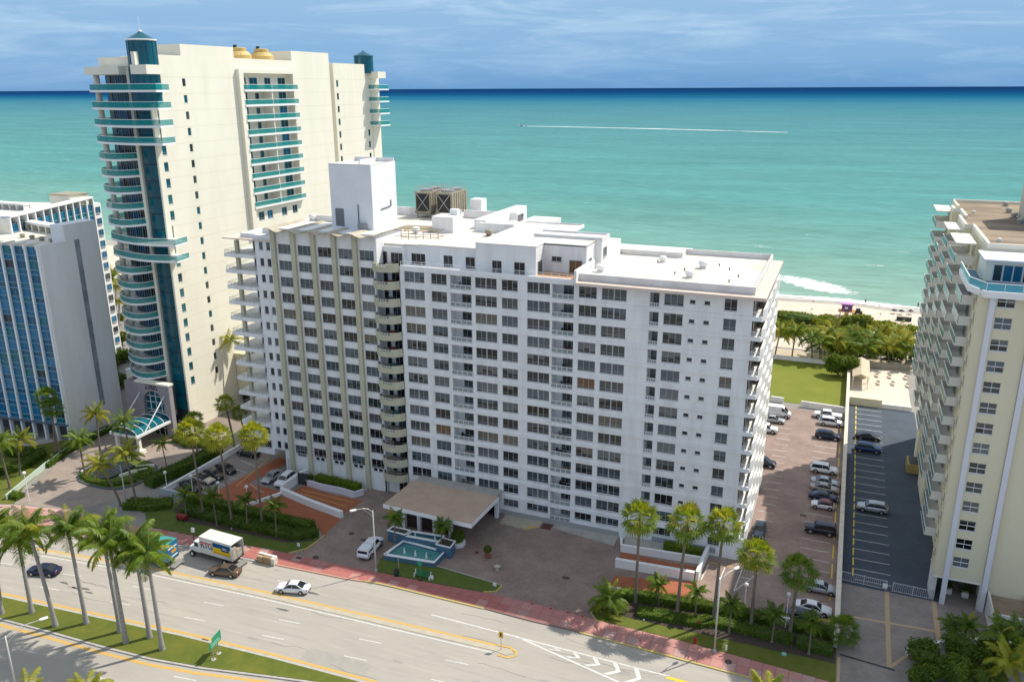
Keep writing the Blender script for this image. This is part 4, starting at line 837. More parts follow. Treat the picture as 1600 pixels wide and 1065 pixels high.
b = MB(); b.box(-79.9, TX-.36, 9.95, 14.2, 0, 71.0); b.box(-86.7, TX-.36, 14.2, MB0-.01, 0, 73.1); b.box(-86.7, TX-1.6, MB0, MB1, 0, 73.1); b.box(-86.7, TX-.36, MB1+.01, 67.4, 0, 73.1); b.box(-86, TX-1.0, 67.4, 69, 0, 73); b.box(-86.7, TX-.36, 69, 86, 0, 73)
b.box(-86.5, TX-.02, 18.2, 33.2, 73.1, 75.2); b.box(-86, TX-.02, 52.6, 67.38, 73.1, 75.2); b.box(TX-1.58, TX-.36, MB0, MB1, 70.2, 73.1); b.box(TX-1.58, TX-.36, MB0, MB1, 0, zf(9)+2.6)
part('body', b, CREAM, tw)
b = MB(); b.box(TX-.02, TX+.9, MB0-1.4, MB0-.02, zf(9)-3, 71.0); b.box(TX-.35, TX+.85, MB0, MB1, 70.2, 70.95); part('pilaster', b, CREAM, tw)
for u in sops[:20]: window(tw, (TX-.12, u[0], u[2]), R(90), .9, 1.5, 1, False, fm=CREAM, glass=random.choice([TEAL[0], GL[1], TEAL[1], GL[2]]))
for u in sops[20:34]: window(tw, (TX-.12, u[0], u[2]), R(90), 1.2, 1.7, 1, True, glass=random.choice(TEAL))
for u in sops[34:40]: window(tw, (TX-.12, u[0], u[2]), R(90), .9, 2.4, 1, False, fm=CREAM, glass=TEAL[0])
for u in sops[41:45]: window(tw, (TX-.12, u[0], u[2]), R(90), 1.9, 1.8, 2, True, glass=random.choice(TEAL+BLUEG[:2]))
for u in rops: window(tw, (TX-.12, u[0], u[2]), R(90), u[1]-u[0], u[3]-u[2], 1, False, fm=CREAM, glass=random.choice([TEAL[0], GL[1]]))
for k in range(9):
    z0 = zf(k)
    b = MB(); b.box(TX-1.58, TX+1.1, MB0-.3, MB1+.3, z0-.42, z0); part('balcony_slab', b, WHITE2, tw)
    b = MB(); b.box(TX+1.0, TX+1.06, MB0-.2, MB1+.2, z0+.98, z0+1.06); part('railing', b, WHITE2, tw)
    for a, c in ((MB0-.2, 43.4), (43.7, MB1+.2)): b = MB(); b.box(TX+1.0, TX+1.03, a, c, z0+.03, z0+.97); part('railing_glass', b, TEALR, tw)
    for u, ww in ((MB0+.2, 3.3), (49.0, 2.6)): window(tw, (TX-1.54, u, z0+.02), R(90), ww, 2.45, 3 if ww > 3 else 2, False, name='balcony_door', glass=random.choice([TEAL[0], TEAL[2], GL[1], BLUEG[0]]))
    if k == 0: window(tw, (TX-1.54, 39.2, z0+.02), R(90), 2.6, 2.4, 2, False, name='balcony_door', glass=TEAL[0]); window(tw, (TX-1.54, 44.3, z0+.02), R(90), 2.0, 2.4, 2, False, name='balcony_door', glass=TEAL[2])
    else: window(tw, (TX-1.54, 40.8, z0+.8), R(90), 1.2, 1.5, 1, False, glass=random.choice(TEAL)); window(tw, (TX-1.54, 44.5, z0+.4), R(90), .9, 1.9, 1, False, glass=random.choice(TEAL))
b = MB(); b.box(TX-1.58, TX+.9, 43.42, 43.68, zf(8), zf(0)-.42); part('divider', b, CREAM, tw)
b = MB()
for k in range(23):
    for a, c in ((9.95, MB0-1.5), (MB1+.2, 67.3), (69.1, 85.9)): b.box(TX, TX+.012, a, c, 1.9+3.06*k, 1.95+3.06*k)
tag(part('render_joint', b, mat('render joint', (.62, .57, .43), .8), tw), kind='stuff')  # strips stand proud; darker cream paints in the shade of a recessed joint
# front: balconies round the corner
full = [(-90.2, 14), (-89.9, 9.2), (-88.6, 7.6), (-86.8, 6.6), (-84.6, 5.7), (-81.8, 4.9), (-79, 4.4), (-76.7, 4.25), (-74.4, 4.5), (-72.6, 4.9), (-70.3, 5.3), (-70.9, 9.0)]
short = [(-90.2, 14), (-89.9, 9.2), (-88.6, 7.5), (-86.8, 6.3), (-84.8, 5.4), (-83.0, 5.0), (-81.8, 5.1), (-80.8, 5.8), (-80.1, 6.9), (-79.7, 8.2)]
fdef = [0, 1, 2, 3, 9, 10]
FG = MB()
for k in range(19):
    z0 = zf(k); pts = full if k in fdef else short
    close = [(-75.8, 11.2), (-75.9, 9.4), (-81, 9.4), (-84, 11), (-86.6, 15)] if k in fdef else [(-79.7, 9.6), (-84, 12), (-86.6, 15)]
    b = MB(); b.prism(pts+close, z0-.38, z0); part('balcony_slab', b, WHITE2, tw)
    ins = [(x+(.08 if x < -85 else 0), y+.08) for x, y in pts]
    b = MB(); b.ribbon(ins, z0+1.02, z0+1.1, .09); part('railing', b, WHITE2, tw)
    b = MB(); b.ribbon(ins, z0+.02, z0+1.0, .03); part('railing_glass', b, TEALR, tw)
    b = MB(); b.lathe([(.55, z0), (.55, z0+2.68)], 12, (-88.4, 9.4)); part('column', b, CREAM, tw, smooth=True)
    # floor glazing, each bay a part
    for x0, x1, y0, y1 in ((-87.6, -85.8, 10.7, 9.9), (-85.7, -83.8, 9.85, 9.35), (-83.7, -81.8, 9.3, 9.1), (-81.7, -79.8, 9.08, 9.0)):
        L_ = math.hypot(x1-x0, y1-y0); window(tw, (x0, y0, z0+.02), math.atan2(y1-y0, x1-x0), L_, 2.6, 3, False, name='balcony_door', glass=random.choice([TEAL[0], TEAL[2], GL[0], BLUEG[1]]))
b = MB(); b.prism([(-79.8, 9.2), (-83.7, 9.5), (-85.8, 10.1), (-87.7, 11.0), (-87.9, 16), (-79.8, 16)], 9, 71); part('body', b, CREAM, tw)
b = MB(); b.box(-79.75, -79.1, 8.2, 9.6, 3, 70.8); b.box(-75.48, -75.1, 8.6, 9.3, 3, 70.8); b.box(-75.8, -75.1, 9.3, 9.9, 3, 70.8); part('pilaster', b, CREAM, tw)
ZB = [9.6+3.06*i for i in range(20)]
SV = [(-79.0, 8.75), (-78.1, 8.3), (-77.1, 8.15), (-76.2, 8.25), (-75.5, 8.75)]
for k in range(21):
    z0 = 3.5+3.06*k+1.3; z0 = zf(20)-1.1+3.06*k
    if z0 > 68: break
    for (a, c) in zip(SV, SV[1:]):
        b = MB(); b.ribbon([a, c], z0+.12, z0+3.0, .08); part('glass_panel', b, random.choice([TEAL[0], TEAL[0], TEAL[1]]), tw)
    b = MB(); b.ribbon(SV, z0-.03, z0+.10, .12); part('spandrel', b, mat('dark teal spandrel', (.005, .03, .045), .3), tw)
s_ = [(x+(.1 if x < -77 else -.1), y+.25) for x, y in SV]; b = MB(); b.prism(s_+[(-75.9, 9.9), (-78.9, 9.9)], 2, 70.6); part('body', b, mat('dark core', (.02, .03, .035), .6), tw)
tur = MB(); tur.lathe([(2.5, 64.5), (2.5, 75.4)], 28, (-76.3, 9.3)); part('turret', tur, mat('teal turret glass', (.0, .09, .12), .12, (.0, .06, .09), vs=.8, stretch=(1, 1, .15), spec=.8), tw, smooth=False)
b = MB(); b.lathe([(2.65, 75.35), (2.7, 75.55), (2.6, 75.6)], 28, (-76.3, 9.3)); part('turret_rim', b, WHITE2, tw)
b = MB(); b.lathe([(2.6, 75.6), (.3, 76.85), (.25, 77.0)], 28, (-76.3, 9.3)); part('turret_roof', b, TEAL[1], tw); b = MB(); b.lathe([(.4, 76.9), (.3, 77.15), (.05, 77.2)], 12, (-76.3, 9.3)); b.tube([(-76.3, 9.3, 77.1), (-76.3, 9.3, 79.5)], .03, 5); part('finial', b, WHITE2, tw)
for j in range(14):
    t = j*math.pi*2/14; b = MB(); b.tube([(-76.3+2.52*math.cos(t), 9.3+2.52*math.sin(t), 66), (-76.3+2.52*math.cos(t), 9.3+2.52*math.sin(t), 75.4)], .05, 4); part('mullion', b, TEAL[0], tw)
b = MB(); b.prism([(-90.6, 14), (-90.3, 8.6), (-86, 6.9), (-79.8, 6.6), (-79.8, 12), (-86, 16)], 69.6, 71.0); b.prism([(-76.2, 5.9), (-72.8, 6.2), (-72.8, 10.5), (-75.8, 10.5)], 69.6, 71.2); b.box(-76.0, -75.2, 6.2, 7.2, 71.2, 73.4); b.box(-87.5, -79.8, 9.6, 16, 71, 72.7); part('roof_slab', b, CREAM, tw)
# rear turret and its balconies
b = MB(); b.lathe([(2.5, 70.8), (2.5, 75.0)], 24, (-77.2, 85.5)); part('turret', b, MATS['teal turret glass'], tw); b = MB(); b.lathe([(2.65, 75.0), (2.6, 75.2), (.2, 76.3), (.05, 76.6)], 24, (-77.2, 85.5)); part('turret_roof', b, TEAL[1], tw)
for k in range(4):
    z0 = zf(k); b = MB(); b.box(-76, -72.6, 85, 90, z0-.35, z0); part('balcony_slab', b, WHITE2, tw); b = MB(); b.ribbon([(-75.8, 85.1), (-72.7, 85.1), (-72.7, 89.8)], z0+.03, z0+1, .04); part('railing_glass', b, TEALR, tw); b = MB(); b.ribbon([(-75.8, 85.1), (-72.7, 85.1), (-72.7, 89.8)], z0+1, z0+1.08, .08); part('railing', b, WHITE2, tw)
b = MB(); b.box(-76, -72.8, 85, 89, 69.6, 71.2); b.box(-77, -75.6, 86, 90, 30, 70); part('roof_slab', b, CREAM, tw)
# rooftop water coolers
for i, (px, lab) in enumerate(((372, 'left yellow domed cooling unit half hidden behind the tower roof edge'), (404, 'right yellow domed cooling unit on the cream tower roof'))):
    p = FXp = Vector((-80, 40+(i*7.5), 73.1)); t_ = thing('rooftop_cooler', lab, 'cooling unit', tuple(p), 0, 'yellow units on the tower roof')
    YM = mat('faded yellow casing', (.62, .45, .17), .6, (.52, .36, .12), vs=1.5)
    b = MB(); b.lathe([(2.5, 73.1), (2.6, 73.9), (2.0, 74.6), (1.8, 74.7)], 20, (p.x, p.y)); part('casing', b, YM, t_); b = MB(); b.lathe([(1.55, 74.7), (1.55, 75.4), (1.3, 75.5)], 18, (p.x, p.y)); part('fan_housing', b, YM, t_); b = MB(); b.box(p.x-.3, p.x+.3, p.y-1.3, p.y-.9, 75.4, 76.0); part('motor', b, BLK, t_)
# entrance portal
po = thing('entrance_portal', 'pinkish grey arched portal of the cream tower, lettered above a teal glass arch', 'portal', (-82, 7, 0))
PG = mat('pinkish grey stone', (.33, .30, .31), .8, (.29, .265, .275), vs=.4)
arch = [(-80.1+2.6*math.cos(t), 6.9+2.6*math.sin(t)) for t in [math.pi*i/14 for i in range(15)]]
b = MB()
outer = [(-75.8, 0), (-75.8, 10.4), (-88.6, 10.4), (-88.6, 0)]
def arch_wall(b, y0, y1):
    for i in range(len(arch)-1):
        (xa, za), (xb, zb) = arch[i], arch[i+1]
        b.add([(xa, y0, za), (xb, y0, zb), (xb, y0, 11), (xa, y0, 11), (xa, y1, za), (xb, y1, zb), (xb, y1, 11), (xa, y1, 11)], [(0, 1, 2, 3), (7, 6, 5, 4), (0, 4, 5, 1), (3, 2, 6, 7)])
    b.box(-77.5, -75.75, y0, y1, 0, 11); b.box(-84.2, -82.7, y0, y1, 0, 11)
arch_wall(b, 4.4, 5.4); part('wall', b, PG, po)
b = MB(); b.box(-84.4, -75.6, 4.2, 5.6, 11, 11.35); part('coping', b, CREAM, po)
b = MB(); b.box(-88.4, -81.2, 5.4, 9.5, 0, 10.4); b.box(-81.2, -80.9, 5.4, 8, 0, 10.4); part('body', b, PG, po)
b = MB(); b.box(-82.7, -77.5, 5.12, 5.2, 0, 6.9)
n = len(arch); b.add([(x, 5.12, z) for x, z in arch], [tuple(range(n))]); part('arch_glass', b, TEAL[1], po)
b = MB()
for x, zz in ((-81.5, 9.0), (-80.1, 9.45), (-78.7, 9.0)): b.box(x-.06, x+.06, 5.0, 5.1, 0, zz)
for z, hw in ((1.6, 2.6), (3.6, 2.6), (5.3, 2.6), (6.9, 2.6), (8.2, 2.2)): b.box(-80.1-hw, -80.1+hw, 5.0, 5.1, z-.05, z+.05)
part('mullions', b, WHITE2, po)
b = MB()
for row, (z, wd) in enumerate(((10.35, 2.6), (9.85, 3.0))):
    rr = random.Random(row+5); x = -80.3-wd/2
    while x < -80.3+wd/2:
        l_ = .22+.1*rr.random(); b.box(x, x+.06, 4.34, 4.4, z, z+.36); b.box(x, x+l_, 4.34, 4.4, z+rr.choice([0, .15, .3]), z+rr.choice([.34, .36])-.0 if False else z+.36*rr.choice([.2, .6, 1])); x += l_+.12
part('lettering', b, BLK, po)
# glazed barrel canopy on white frame with two stay rods
gc = thing('glass_canopy', 'barrel vaulted teal glass canopy with white frame over the tower entrance', 'canopy', (-82, 0, 0))
x0, x1, ya, yb = -82.6, -76.3, -4.3, 4.35; nA = 8
vault = [((x0+x1)/2-(x1-x0)/2*math.cos(math.pi*i/nA), 4.0+1.25*math.sin(math.pi*i/nA)) for i in range(nA+1)]
for j in range(5):
    y0_, y1_ = ya+(yb-ya)*j/5, ya+(yb-ya)*(j+1)/5
    for (xa, za), (xb, zb) in list(zip(vault, vault[1:]))[::2]:
        i = vault.index((xa, za)); xc, zc = vault[i+2]; xm, zm = vault[i+1]
        b = MB(); 
        for (p, q) in (((xa, za), (xm, zm)), ((xm, zm), (xc, zc))): b.add([(p[0], y0_, p[1]), (q[0], y0_, q[1]), (q[0], y1_, q[1]), (p[0], y1_, p[1]), (p[0], y0_, p[1]-.04), (q[0], y0_, q[1]-.04), (q[0], y1_, q[1]-.04), (p[0], y1_, p[1]-.04)], [(0, 1, 2, 3), (7, 6, 5, 4), (0, 4, 5, 1), (2, 6, 7, 3)])
        part('glass_panel', b, random.choice(TEAL), gc)
for j in range(6): y_ = ya+(yb-ya)*j/5; b = MB(); b.tube([(x, y_, z+.03) for x, z in vault], .08, 6); part('rib', b, WHITE2, gc)
b = MB(); b.box(x0-.3, x1+.3, ya-.3, yb, 3.45, 3.95); part('frame', b, WHITE2, gc)
b = MB(); b.box(x0+.1, x1-.1, ya-.1, ya-.05, 3.95, 4.6); part('glass_panel', b, TEAL[1], gc)
for x, x2 in ((x0-.1, -83.3), (x1+.1, -77.0)): b = MB(); b.tube([(x, ya+2.0, 4.0), (x2, 4.3, 8.9)], .11, 6); part('stay_rod', b, WHITE2, gc)
for x in (x0+.4, x1-.4): b = MB(); b.box(x-.3, x+.3, ya+.4, ya+1, 0, 3.6); b.box(x-.8, x+.8, ya, ya+1.5, 0, .7); part('pillar', b, CREAM, gc)
b = MB(); b.box(-82.6, -77.6, 5.05, 5.1, .05, 3.2); part('entrance_door', b, GL[0], gc)
# podium wing right of the tower and low wing at left
pw = thing('podium_wing', 'cream podium block with a planted roof between the tower and the white building', 'low building', (-68, 28, 0))
b = MB(); b.box(-75.7, -57, 24, 34, 3.0, 11.6); part('wall', b, CREAM2, pw); b = MB(); b.box(-75.6, -57.2, 25, 34, 0, 3.0); part('recess', b, GL[0], pw)
b = MB(); b.box(-75.7, -56.9, 23.8, 24.1, 11.6, 12.2); part('parapet', b, CREAM2, pw)
for x in (-73.2, -70.6): window(pw, (x, 23.97, 7.4), 0, 1.8, 1.6, 2, False, fm=CREAM2, glass=mat('tan shutter', (.42, .38, .27)))
lwg = thing('podium_wing', 'cream side wing of the tower beside the grey hotel wall', 'low building', (-91, 14, 0))
b = MB(); b.box(-91.5, -88.6, 9, 20, 0, 11); part('wall', b, CREAM, lwg); b = MB(); b.box(-91.6, -88.5, 8.9, 20, 11, 11.3); part('coping', b, WHITE2, lwg)
wt = thing('pool_pavilion', 'white roofed pavilion in the gap beyond the grey hotel wall', 'pavilion', (-106, 62, 0)); b = MB(); b.box(-116, -98, 58, 70, 3.4, 3.8); part('roof', b, WHITE2, wt); b = MB(); b.box(-115, -99, 59, 69, 0, 3.4); part('wall', b, CREAM2, wt)
# ============================================================ HOTEL AT LEFT
ho = thing('hotel', 'slab hotel at the left edge with blue glass bays and a blank grey end wall', 'hotel', (-102, 0, 0))
fa = Vector((-93.7, -4.3)); fd = Vector((-math.cos(R(6)), -math.sin(R(6)))); FL = 24.0
def fp(u, d=0): q = fa+fd*u; nn = Vector((-fd.y, fd.x)); nn = nn if nn.y < 0 else -nn; return q+nn*d
rz = math.atan2(-fd.y, -fd.x)          # bay frames: u grows towards +X
b = MB(); b.prism([(-93.7, -4.3), tuple(fp(FL, 0)), (-118, 14), (-93.4, 8.0)], 3.8, 38.3); part('body', b, mat('dark core', (.02, .03, .035), .6), ho)
b = MB(); b.prism([(-93.75, -4.55), (-93.2, -4.55), (-93.2, 8.4), (-93.75, 8.4)], 0, 39.4); b.prism([(-93.76, 1.0), (-93.2, 1.0), (-93.2, 8.4), (-93.76, 8.4)], 39.4, 42.4); part('end_wall', b, GREYW, ho)
b = MB(); b.box(-93.19, -93.14, 3.0, 4.1, 5, 39.3); part('stair_slit', b, mat('grey slit glazing', (.17, .19, .21), .4, (.30, .32, .34), vs=.5, stretch=(1, 1, .6)), ho)
BAYW = 2.86; nb = 8
for i in range(nb+1):
    p = fp(i*BAYW+.25); b = MB(); b.prism([tuple(fp(i*BAYW, .5)), tuple(fp(i*BAYW+.38, .5)), tuple(fp(i*BAYW+.38, -.2)), tuple(fp(i*BAYW, -.2))], 0, 39.2); part('fin', b, WHITE2, ho)
HZ = 2.72; HF = mat('light blue window frame', (.20, .36, .46), .5)
for i in range(nb):
    for k in range(13):
        z0 = 3.9+k*HZ-.1; pnt = fp((i+1)*BAYW, .06)
        fr, gl = window_mesh(2.46, 1.62, 2, False, HF); o = at('window', fr, ho, (pnt.x, pnt.y, z0+1.08), rz); p_ = link('pane', gl, o); p_.material_slots[0].link = 'OBJECT'; g_ = random.choices(BLUEG, [4, 3, 2, 1, 2])[0]; p_.material_slots[0].material = g_
        fr, gl = window_mesh(2.46, .98, 2, False, HF); o = at('spandrel', fr, ho, (pnt.x, pnt.y, z0+.06), rz); p_ = link('pane', gl, o); p_.material_slots[0].link = 'OBJECT'; p_.material_slots[0].material = random.choice(BLUEG[:2]+[BLUEG[4]])
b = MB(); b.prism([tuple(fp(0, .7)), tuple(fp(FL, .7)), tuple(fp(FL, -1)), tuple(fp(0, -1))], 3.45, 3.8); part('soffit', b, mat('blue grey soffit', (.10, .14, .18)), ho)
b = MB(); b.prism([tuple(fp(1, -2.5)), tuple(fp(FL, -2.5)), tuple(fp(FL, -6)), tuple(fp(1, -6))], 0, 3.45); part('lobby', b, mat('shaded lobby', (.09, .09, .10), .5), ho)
b = MB(); b.prism([tuple(fp(0, -1)), tuple(fp(FL, -1)), (-118, 14), (-93.8, 8.3)], 38.3, 38.7); part('roof', b, ROOFC, ho)
for i in range(nb+1):
    b = MB(); b.prism([tuple(fp(i*BAYW+.02, .55)), tuple(fp(i*BAYW+.5, .55)), tuple(fp(i*BAYW+.5, -3.0)), tuple(fp(i*BAYW+.02, -3.0))], 38.72, 39.5); part('roof_fin', b, CREAM, ho)
b = MB(); b.prism([(-93.8, 1.1), (-93.8, 8.3), (-96.5, 8.9), (-96.5, .9)], 38.7, 42.4); b.prism([(-96.5, 6.6), (-96.5, 8.9), (-118, 13.5), (-118, 11.3)], 40.0, 40.5); part('parapet', b, WHITE2, ho)
for i in range(8): x = -97.2-i*2.7; b = MB(); b.box(x-.35, x, 6.7-(x+96.5)*.21, 8.9-(x+96.5)*.21, 38.7, 40.0); part('parapet_pier', b, CREAM, ho)
b = MB(); b.prism([(-96.5, 8.7), (-96.5, 8.9), (-118, 13.6), (-118, 13.4)], 38.7, 40.0); part('parapet', b, CREAM, ho)
for i in range(4): single('roof_vent', roof_vent(-98-i*3.4, 2+i*.6, 38.7, .8), TANM, 'small vent on the front hotel roof', 'roof vent', (-98-i*3.4, 2+i*.6, 38.7), 'vents on the front hotel roof')
hb = thing('hotel', 'rear wing of the blue glazed hotel, its face turned towards the cream tower', 'hotel', (-125, 24, 0))
A_, B_ = Vector((-114.5, 6)), Vector((-125, 36)); d_ = (B_-A_).normalized(); L_ = (B_-A_).length; n_ = Vector((d_.y, -d_.x)); rz2 = math.atan2(d_.y, d_.x)
b = MB(); b.prism([tuple(A_), tuple(B_), (-150, 30), (-140, 0)], 0, 40.7); part('body', b, MATS['dark core'], hb); b = MB(); b.prism([tuple(A_), (-140, 0), (-140, -.3), (A_.x, A_.y-.3)], 0, 42); part('wall', b, CREAM, hb)
nb2 = 11; bw = L_/nb2
for i in range(nb2+1):
    p = A_+d_*(i*bw); b = MB(); b.prism([tuple(p+d_*-.2), tuple(p+d_*.2), tuple(p+d_*.2+n_*.5), tuple(p-d_*.2+n_*.5)], 0, 42); b.prism([tuple(p+d_*-.19), tuple(p+d_*.19), tuple(p+d_*.19-n_*1.4), tuple(p-d_*.19-n_*1.4)], 40.7, 42); part('fin', b, WHITE2, hb)
b = MB(); b.prism([tuple(A_+n_*.6), tuple(B_+n_*.6), tuple(B_-n_*1.6), tuple(A_-n_*1.6)], 42, 42.4); b.prism([tuple(A_-n_*1.45), tuple(B_-n_*1.45), tuple(B_-n_*1.6), tuple(A_-n_*1.6)], 40.7, 42); part('parapet', b, WHITE2, hb)
for i in range(nb2):
    for k in range(15):
        z0 = 40.65-2.75*(k+1); p = A_+d_*(i*bw+.2)+n_*.05
        if z0 < 0: break
        fr, gl = window_mesh(round(bw-.4, 2), 1.6, 2, False, HF); o = at('window', fr, hb, (p.x, p.y, z0+1.05), rz2); p_ = link('pane', gl, o); p_.material_slots[0].link = 'OBJECT'; p_.material_slots[0].material = random.choice(BLUEG)
        fr, gl = window_mesh(round(bw-.4, 2), .9, 2, False, HF); o = at('spandrel', fr, hb, (p.x, p.y, z0+.05), rz2); p_ = link('pane', gl, o); p_.material_slots[0].link = 'OBJECT'; p_.material_slots[0].material = random.choice([BLUEG[4], BLUEG[0], TEAL[1]])
e1 = B_+Vector((.3, .2)); ed = Vector((.95, -.30)); 
ed = Vector((-.09, .996)); ew = MB(); ew.prism([tuple(e1), tuple(e1+ed*2.3), tuple(e1+ed*2.3+Vector((-3, .5))), tuple(e1+Vector((-3, 0)))], 0, 40.6); part('end_wall', ew, WHITE2, hb)
for k in range(14):
    q = e1+ed*.35; nn_ = Vector((ed.y, -ed.x)); q = q+nn_*.12; window(hb, (q.x, q.y, 38.3-2.75*k), math.atan2(ed.y, ed.x), 1.5, 1.5, 2, False, glass=random.choice(BLUEG+[GL[2]]))
b = MB(); b.prism([tuple(A_-n_*1.7), tuple(B_-n_*1.7), (-150, 30), (-140, 0)], 40.71, 40.8); part('roof', b, ROOFC, hb)
p0 = G(100, 318, 41.5); b = MB(); b.box(p0.x-4.3, p0.x+2.2, p0.y, p0.y+5, 40.8, 43.4); part('stair_head', b, CREAM, hb); b = MB(); b.box(p0.x-4.6, p0.x+2.5, p0.y-.3, p0.y+5.2, 43.4, 43.6); part('stair_head_roof', b, TANM, hb)
p1 = G(20, 330, 40.5); b = MB()
for i in range(6): b.box(p1.x-8+i*2.3, p1.x-7.7+i*2.3, p1.y, p1.y+1.5, 40.81, 42.0)
b.box(p1.x-9, p1.x+4, p1.y-.2, p1.y+1.7, 42.0, 42.4); b.box(p1.x-9, p1.x+4, p1.y+1.55, p1.y+1.7, 40.81, 41.99); part('parapet', b, WHITE2, hb)
# ============================================================ CREAM BUILDING AT RIGHT
rb = thing('apartment_building', 'cream building at the right edge with stacked glass fronted balconies and two white piers', 'apartment building', (75, 25, 0))
w_ = MB(); rops = []; zw = lambda k: 42.85-2.74*k
for k in range(14): rops.append((62.6, 64.5, zw(k)-1.45, zw(k)))
for a, c, z0, z1, _ in solid_cells(60.6, 66.35, 3.7, 43.4, rops): w_.box(a, c, -.5, -.2, z0, z1)
w_.box(66.35, 92, -.2, .1, 2.0, 47)
part('wall', w_, CREAM2, rb)
b = MB(); b.box(60.6, 66.35, -.2, 3.4, 3.7, 43.4); b.box(62, 92, 3.4, 11, 3.7, 43.4); b.box(66.35, 92, .1, 3.4, 3.7, 43.4); b.box(62.2, 92, 11, 28, 0, 46.6); b.box(61.2, 92, 28, 37.6, 0, 46.6); b.box(62.2, 92, 37.6, 46, 0, 46.6); b.box(61.2, 92, 46, 50, 0, 46.6); b.box(62.2, 92, 50, 59, 0, 46.6); b.box(63, 92, 3.4, 11, .0, 3.7)
part('body', b, CREAM2, rb)
b = MB(); b.box(60.6, 61.2, .1, 3.4, 0, 3.7); b.box(66.2, 66.7, -.6, .0, 0, 3.7); part('leg', b, MATS['weathered white parapet'], rb)
PIER = mat('blue white pier paint', (.66, .67, .72), .6)
for x, zb, zt_ in ((61.75, 0, 42.9), (66.4, 0, 46.5)):
    b = MB(); b.prism([(x, -.9), (x+.62, -.9), (x+.62, -.5), (x, -.5)], zb, zt_); part('pier', b, PIER, rb)
b = MB(); b.box(60.6, 66.35, -.52, -.5, 3.75, 3.95); part('ledge', b, WHITE2, rb)
for k in range(14): window(rb, (62.6, -.38, zw(k)-1.45), 0, 1.9, 1.45, 2, False, fm=PIER, glass=rgl()); b = MB(); b.box(62.66, 64.44, -.43, -.36, zw(k)-.78, zw(k)-.70); part('window_bar', b, WHITE2, rb)
for k in range(14):
    for y_, dz in ((.6, 0), (1.9, -1.2)):
        window(rb, (60.58, y_+.8, zw(k)-1.4+dz), R(-90), .8, 1.5, 1, False, fm=CREAM2, glass=GL[random.randrange(3)])
b = MB()
pp = [(62.4, 11), (62.4, 28), (61.4, 28), (61.4, 37.6), (62.4, 37.6), (62.4, 46), (61.4, 46), (61.4, 50), (62.4, 50), (62.4, 59), (92, 59)]
b.ribbon(pp, 46.6, 47.2, .35); b.ribbon([(62.4, 11.2), (92, 11.2)], 46.6, 47.2, .3); part('parapet', b, CREAM, rb)
b = MB(); b.box(62.5, 92, 11.3, 28, 46.6, 46.7); b.box(61.5, 92, 28.01, 37.6, 46.6, 46.7); b.box(62.5, 92, 37.61, 58.9, 46.6, 46.7); part('roof', b, ROOFB, rb)
b = MB(); b.box(70.2, 78, 33, 42, 46.7, 58); part('roof_tower', b, mat('greyish cream render', (.56, .52, .42), .7), rb)
b = MB(); b.box(61.5, 92, 4.8, 11, 43.4, 46.0); part('penthouse', b, CREAM, rb); b = MB(); b.box(61.2, 92, 4.3, 11.0, 46.0, 46.25); part('penthouse_roof', b, mat('lilac white roof', (.66, .66, .70), .7), rb)
for x in (62.4, 63.5, 64.6, 65.7, 67): window(rb, (x, 4.72, 43.5), 0, 1.0 if x != 63.5 else 1.05, 2.1, 1, False, name='balcony_door', fm=PIER, glass=random.choice([BLUEG[3], BLUEG[1]]))
b = MB(); b.prism([(59.5, 12), (59.5, 2.0), (61, -1.3), (92, -1.3), (92, 4.8), (61.4, 4.8), (61.4, 12)], 43.0, 43.4); part('terrace_slab', b, WHITE2, rb)
b = MB(); b.prism([(59.9, 11.5), (59.9, 2.2), (61.2, -.9), (92, -.9), (92, 4.75), (61.35, 4.75), (61.35, 11.5)], 43.404, 43.44); part('terrace_deck', b, mat('blue deck', (.01, .13, .24), .4), rb)
tp = [(59.6, 12), (59.6, 2.0), (61.1, -1.2), (92, -1.2)]
b = MB(); b.ribbon(tp, 43.45, 44.35, .05); part('railing_glass', b, BLUER, rb); b = MB(); b.ribbon(tp, 44.35, 44.43, .1)
for i in range(14): b.box(61.1+i*1.9, 61.16+i*1.9, -1.26, -1.18, 43.4, 44.35)
part('railing', b, WHITE2, rb)
b = MB(); b.ribbon([(x, y-.02) for x, y in tp], 42.6, 43.1, .1); part('slab_face', b, WHITE2, rb)
STK = [(3.6, 10.6, 1, 14), (16.2, 24.5, 0, 13), (28.7, 35.5, 0, 12), (40.5, 46, 1, 12), (49.5, 57, 0, 11)]
BW = mat('balcony white', (.72, .70, .64), .6)
for (y0, y1, k0, k1) in STK:
    xo = 59.2; xi = 60.9 if y0 < 5 else 61.6
    for k in range(k0, k1+0):
        z0 = 43.4-2.74*k
        if z0 < 5: break
        b = MB(); b.box(xo, xi, y0, y1, z0-.2, z0); b.box(xo+.08, xi, y0, y0+.12, z0, z0+1.0); b.box(xo+.08, xi, y1-.12, y1, z0, z0+1.0); part('balcony', b, BW, rb)
        b = MB(); b.box(xo, xo+.04, y0+.05, y1-.05, z0+.05, z0+.98); part('railing_glass', b, AQUAR, rb)
        b = MB(); b.box(xo-.02, xo+.07, y0, y1, z0+.98, z0+1.06); part('railing', b, WHITE2, rb)
        b = MB(); b.box(xi-.01, xi+.32, y0, y0+.2, z0, z0+2.5); b.box(xi-.01, xi+.32, y1-.2, y1, z0, z0+2.5); part('reveal', b, CREAM2, rb)
        if y0 < 5: window(rb, (xi-.1, y1-.4, z0+.05), R(-90), 2.2, 2.1, 2, False, name='balcony_door', glass=random.choice(GL[:4]))
    if k0 == 0: b = MB(); b.box(59.1, 61.6, y0-.2, y1+.3, 46.05, 46.25); part('balcony_roof', b, CREAM, rb)
